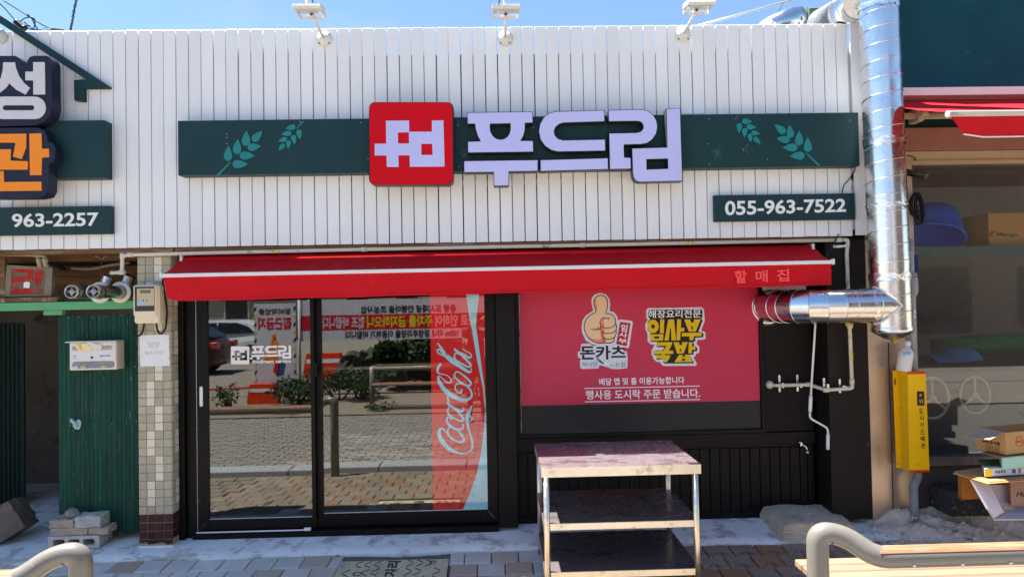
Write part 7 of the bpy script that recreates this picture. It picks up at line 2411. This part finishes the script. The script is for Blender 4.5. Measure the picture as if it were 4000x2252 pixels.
def car(label, x, y, paint, s_=1.):
    t = thing('parked_car', label, 'car', (x, y, RZ), 'cars parked across the street')
    L, Wd = 4.2, 1.72
    prof = [(-2.1, .28), (-2.12, .62), (-2.02, .86), (-1.15, .96), (-.55, 1.40), (-.25, 1.46), (.85, 1.45), (1.35, 1.32), (1.95, .98), (2.10, .82), (2.12, .40), (2.06, .26)]
    mb = MB()
    K = 9
    n = len(prof)
    for j in range(K):
        v_ = j / (K - 1) * 2 - 1
        for (px, pz) in prof:
            tuck = 1 - .16 * max(0, (pz - .9) / .55)
            end = 1 - .10 * abs(v_) ** 3 * (1 if abs(px) > 1.8 else .2)
            mb.v.append((x + px * s_ * end, y + v_ * Wd / 2 * tuck, RZ + pz - .03 * abs(v_) ** 4 * (pz > .9)))
    for j in range(K - 1):
        for k in range(n):
            mb.f.append((j * n + k, j * n + (k + 1) % n, (j + 1) * n + (k + 1) % n, (j + 1) * n + k))
            mb.sm.append(False)
    mb.f += [tuple(range(n)), tuple((K - 1) * n + k for k in range(n))[::-1]]
    mb.sm += [False, False]
    obj('body', mb, paint, t)
    for sgn in (1, -1):
        yy = y + sgn * Wd / 2
        for pts in ([(-.92, .98), (-.45, 1.34), (.12, 1.37), (.12, .98)], [(.18, .98), (.18, 1.37), (.82, 1.36), (1.22, 1.22), (1.45, 1.0)]):
            q = [(x + px * s_, yy - sgn * (.11 * max(0, (pz - .9) / .55)) * 1.0 + sgn * .004, RZ + pz) for px, pz in pts]
            obj('side_window', MB().slab(q, (0, -sgn * .01, 0)), carglass, t)
        for wx_ in (-1.32, 1.30):
            w0 = Vector((x + wx_ * s_, yy - sgn * .16, RZ + .31))
            w_ = obj('wheel', MB().lathe([(.19, -.0), (.30, .0), (.315, .04), (.315, .15), (.295, .18), (.20, .18)], w0, (0, sgn, 0), 26), tyre, t)
            obj('rim', MB().lathe([(0, .14), (.06, .165), (.19, .15), (.20, .17)], w0, (0, sgn, 0), 10), rimm, w_)
    obj('windscreen', MB().slab([(x - 1.08 * s_, y - .66, RZ + 1.0), (x - 1.08 * s_, y + .66, RZ + 1.0), (x - .62 * s_, y + .60, RZ + 1.36), (x - .62 * s_, y - .60, RZ + 1.36)], (-.012, 0, .012)), carglass, t)
    obj('rear_window', MB().slab([(x + 1.88 * s_, y - .62, RZ + 1.04), (x + 1.88 * s_, y + .62, RZ + 1.04), (x + 1.42 * s_, y + .58, RZ + 1.31), (x + 1.42 * s_, y - .58, RZ + 1.31)], (.012, 0, .012)), carglass, t)
    for sgn in (1, -1):
        obj('headlight', MB().box(x - 2.1 * s_ - .02, x - 1.85 * s_, y + sgn * .60 - .16, y + sgn * .60 + .16, RZ + .66, RZ + .80, ch=.02), lampw, t)
        obj('tail_light', MB().box(x + 1.92 * s_, x + 2.1 * s_ + .02, y + sgn * .66 - .12, y + sgn * .66 + .12, RZ + .74, RZ + .92, ch=.02), lampr, t)
    return t


wc = refl('F', 545, 830, -19)
car('white parked car on the sunny ground across the street', wc.x + .2, -19, M('paint_white', (.72, .73, .74), .25, coat=.7, var=.01))
dc = refl('F', 520, 870, -14.5)
car('dark red parked car in front of the white one across the street', dc.x - 1.5, -14.5, M('paint_darkred', (.10, .012, .014), .25, coat=.8, var=.02))
tag(obj('hose_line', MB().tube(smooth_pts([(-7.5, -10.2, RZ + .02), (-5.5, -10.6, RZ + .02), (-3.5, -11.4, RZ + .02), (-1.5, -11.2, RZ + .02)], False, 8), .03, 8), M('hose_red', srgb(190, 60, 50), .6)), 'faded red hose lying across the sunny ground beyond the street', 'hose')

# houses closing the view across the street
hw = M('house_render', srgb(170, 160, 146), .9, var=.08, dirt=[((.3, .27, .23), .15, 1.5)])
hr_ = M('house_roof', srgb(120, 62, 52), .8, var=.15)
for k, (hx_, wd_, ht_, lab) in enumerate(((-17, 9, 3.4, 'low rendered house far across the open lot, leftmost'), (-5, 10, 4.6, 'rendered house far across the open lot facing the glass doors'), (8, 11, 3.8, 'rendered house far across the open lot facing the poster window'), (20, 9, 5.0, 'taller rendered house far across the open lot, rightmost'))):
    t = thing('house', lab, 'house', (hx_, -34, RZ), 'houses across the open lot')
    obj('wall', MB().box(hx_ - wd_ / 2, hx_ + wd_ / 2, -40, -33, RZ, ht_), hw, t)
    obj('roof', MB().slab([(hx_ - wd_ / 2 - .4, -32.6, ht_), (hx_ + wd_ / 2 + .4, -32.6, ht_), (hx_ + wd_ / 2 - .6, -36.5, ht_ + 1.5), (hx_ - wd_ / 2 + .6, -36.5, ht_ + 1.5)], (0, -.05, -.12)), hr_, t)
    for j in range(3):
        wx_ = hx_ + (j - 1) * wd_ * .28
        w_ = obj('window', MB().box(wx_ - .7, wx_ + .7, -33.0, -32.94, 1.0, 2.3), MAT['batten'], t)
        obj('pane', MB().box(wx_ - .6, wx_ + .6, -32.945, -32.92, 1.1, 2.2), carglass, w_)

# ================================================================ person taking the picture (faint in the red film)
def skin_mesh(name, nodes, edges, sub=2):
    """nodes: name -> (x, y, z, radius); grows one smooth skin over the joined edges."""
    keys = list(nodes)
    me = bpy.data.meshes.new(name)
    me.from_pydata([nodes[k][:3] for k in keys], [(keys.index(a), keys.index(b)) for a, b in edges], [])
    o = bpy.data.objects.new(name, me)
    COL.objects.link(o)
    md = o.modifiers.new('skin', 'SKIN')
    md.use_smooth_shade = True
    for i, k in enumerate(keys):
        r_ = nodes[k][3]
        me.skin_vertices[0].data[i].radius = (r_, r_) if not isinstance(r_, tuple) else r_
        me.skin_vertices[0].data[i].use_root = (i == 0)
    sm_ = o.modifiers.new('sub', 'SUBSURF')
    sm_.levels = sm_.render_levels = sub
    dg = bpy.context.evaluated_depsgraph_get()
    out = bpy.data.meshes.new_from_object(o.evaluated_get(dg))
    bpy.data.objects.remove(o)
    out.materials.clear()
    return out


PX, PY2, PZ = -.34, -5.50, -.188
N_ = dict(pelvis=(0, 0, .93, (.15, .10)), waist=(0, .0, 1.06, (.135, .095)), chest=(0, .01, 1.26, (.16, .105)), collar=(0, .0, 1.40, (.10, .07)), neck=(0, .01, 1.47, .052), head0=(0, .03, 1.56, (.070, .082)), head1=(0, .03, 1.66, (.072, .088)), head2=(0, .02, 1.70, (.045, .055)))
E_ = [('pelvis', 'waist'), ('waist', 'chest'), ('chest', 'collar'), ('collar', 'neck'), ('neck', 'head0'), ('head0', 'head1'), ('head1', 'head2')]
TARGET = Vector((0, -5.07, 1.70)) - Vector((PX, PY2, PZ))
for s_, nm in ((1, 'r'), (-1, 'l')):
    hand = TARGET + Vector((.055 * s_, -.035, -.035))
    N_.update({nm + 'sh': (.185 * s_, .0, 1.385, .060), nm + 'el': (.23 * s_ + .10, .20, 1.44, .043), nm + 'wr': (hand.x + .01 * s_, hand.y - .08, hand.z - .10, .027), nm + 'pa': (hand.x, hand.y - .015, hand.z - .04, (.036, .018)),
               nm + 'hip': (.09 * s_, .0, .88, .090), nm + 'kn': (.10 * s_, .015, .50, .056), nm + 'an': (.11 * s_, -.01, .09, .040), nm + 'ft': (.115 * s_, .05, .045, .042), nm + 'toe': (.125 * s_, .16, .032, .034)})
    E_ += [('collar', nm + 'sh'), (nm + 'sh', nm + 'el'), (nm + 'el', nm + 'wr'), (nm + 'wr', nm + 'pa'), ('pelvis', nm + 'hip'), (nm + 'hip', nm + 'kn'), (nm + 'kn', nm + 'an'), (nm + 'an', nm + 'ft'), (nm + 'ft', nm + 'toe')]
    for f_, (dz, ln) in enumerate(((.030, .9), (.010, 1.0), (-.010, .95), (-.028, .75))):
        b_ = (hand.x - .004 * s_, hand.y + .004, hand.z + dz, .0085)
        m__ = (hand.x - .030 * s_ * ln, hand.y + .022, hand.z + dz + .004, .0080)
        t__ = (hand.x - .055 * s_ * ln, hand.y + .020, hand.z + dz + .004, .0070)
        N_.update({f'{nm}f{f_}a': b_, f'{nm}f{f_}b': m__, f'{nm}f{f_}c': t__})
        E_ += [(nm + 'pa', f'{nm}f{f_}a'), (f'{nm}f{f_}a', f'{nm}f{f_}b'), (f'{nm}f{f_}b', f'{nm}f{f_}c')]
    N_.update({nm + 'ta': (hand.x - .016 * s_, hand.y - .022, hand.z + .0, .0105), nm + 'tb': (hand.x - .045 * s_, hand.y - .018, hand.z + .022, .0090)})
    E_ += [(nm + 'pa', nm + 'ta'), (nm + 'ta', nm + 'tb')]
body_me = skin_mesh('body', N_, E_)
skin_ = M('skin', srgb(196, 150, 122), .55, var=.05)
shirt = M('shirt_dark', srgb(52, 52, 60), .85, var=.1)
trous = M('trousers_black', srgb(30, 30, 34), .9, var=.1)
shoe = M('shoe_grey', srgb(70, 70, 74), .7)
for m__ in (skin_, shirt, trous, shoe):
    body_me.materials.append(m__)
for pgn in body_me.polygons:
    c = pgn.center
    hand_d = min((c - (TARGET + Vector((.055 * s_, -.03, -.04)))).length for s_ in (1, -1))
    el_ = min((c - Vector(N_[k][:3])).length for k in ('rel', 'lel'))
    if c.z < .10:
        pgn.material_index = 3
    elif c.z < .96 and abs(c.y) < .16:
        pgn.material_index = 2
    elif c.z > 1.455 and abs(c.x) < .11 and c.y < .17:
        pgn.material_index = 0
    elif hand_d < .30 and el_ > .06 and c.y > .2:
        pgn.material_index = 0
    else:
        pgn.material_index = 1
body_me.transform(Matrix.Translation((PX, PY2, PZ)))
ps = thing('person', 'person in dark shirt and black trousers raising a phone with both hands in the street', 'person', (PX, PY2, PZ))
obj('body', body_me, None, ps)
O3 = Vector((PX, PY2, PZ))
hm_ = MB()
for i in range(9):
    for k in range(20):
        a = math.pi * .62 * i / 8
        b = 2 * math.pi * k / 20
        d = Vector((math.sin(a) * math.cos(b), math.sin(a) * math.sin(b), math.cos(a)))
        back = .03 * max(0, -d.y)
        cut = 0 if d.y < .45 or d.z > .5 else .02
        hm_.v.append(tuple(O3 + Vector((0, .024 - back - cut, 1.655)) + Vector((d.x * .083, d.y * .100, d.z * .092))))
for i in range(8):
    for k in range(20):
        hm_.f.append((i * 20 + k, i * 20 + (k + 1) % 20, (i + 1) * 20 + (k + 1) % 20, (i + 1) * 20 + k))
        hm_.sm.append(True)
hairm = M('hair_black', (.012, .011, .010), .6, var=.2)
hm_.v = [(x, y, z) if not (y > O3.y + .085 and z < O3.z + 1.66) else (x, O3.y + .05, max(z, O3.z + 1.66)) for x, y, z in hm_.v]
obj('hair', hm_, hairm, ps)
for s_ in (1, -1):
    obj('eye', MB().lathe([(0, -.004), (.008, -.002), (.009, .002), (.004, .006), (0, .0065)], O3 + Vector((.031 * s_, .112, 1.628)), (0, 1, 0), 12), pk, ps)
    obj('ear', MB().lathe([(0, -.006), (.016, -.004), (.018, .004), (.010, .008), (0, .008)], O3 + Vector((.078 * s_, .02, 1.615)), (s_, 0, .1), 12), skin_, ps)
obj('nose', MB().hexa([O3 + Vector((-.013, .105, 1.585)), O3 + Vector((.013, .105, 1.585)), O3 + Vector((.010, .136, 1.590)), O3 + Vector((-.010, .136, 1.590)), O3 + Vector((-.006, .105, 1.625)), O3 + Vector((.006, .105, 1.625)), O3 + Vector((.004, .118, 1.622)), O3 + Vector((-.004, .118, 1.622))]), skin_, ps)
obj('mouth', MB().box(O3.x - .022, O3.x + .022, O3.y + .106, O3.y + .114, O3.z + 1.557, O3.z + 1.565, ch=.003), M('lips', srgb(150, 84, 76), .5), ps)
ph_ = thing('phone', 'dark phone held up in both hands by the person in the street', 'phone', (0, -5.07, 1.66))
obj('phone_body', MB().box(-.073, .073, -5.078, -5.070, 1.628, 1.698, ch=.003), M('phone_black', (.012, .012, .014), .2), ph_)
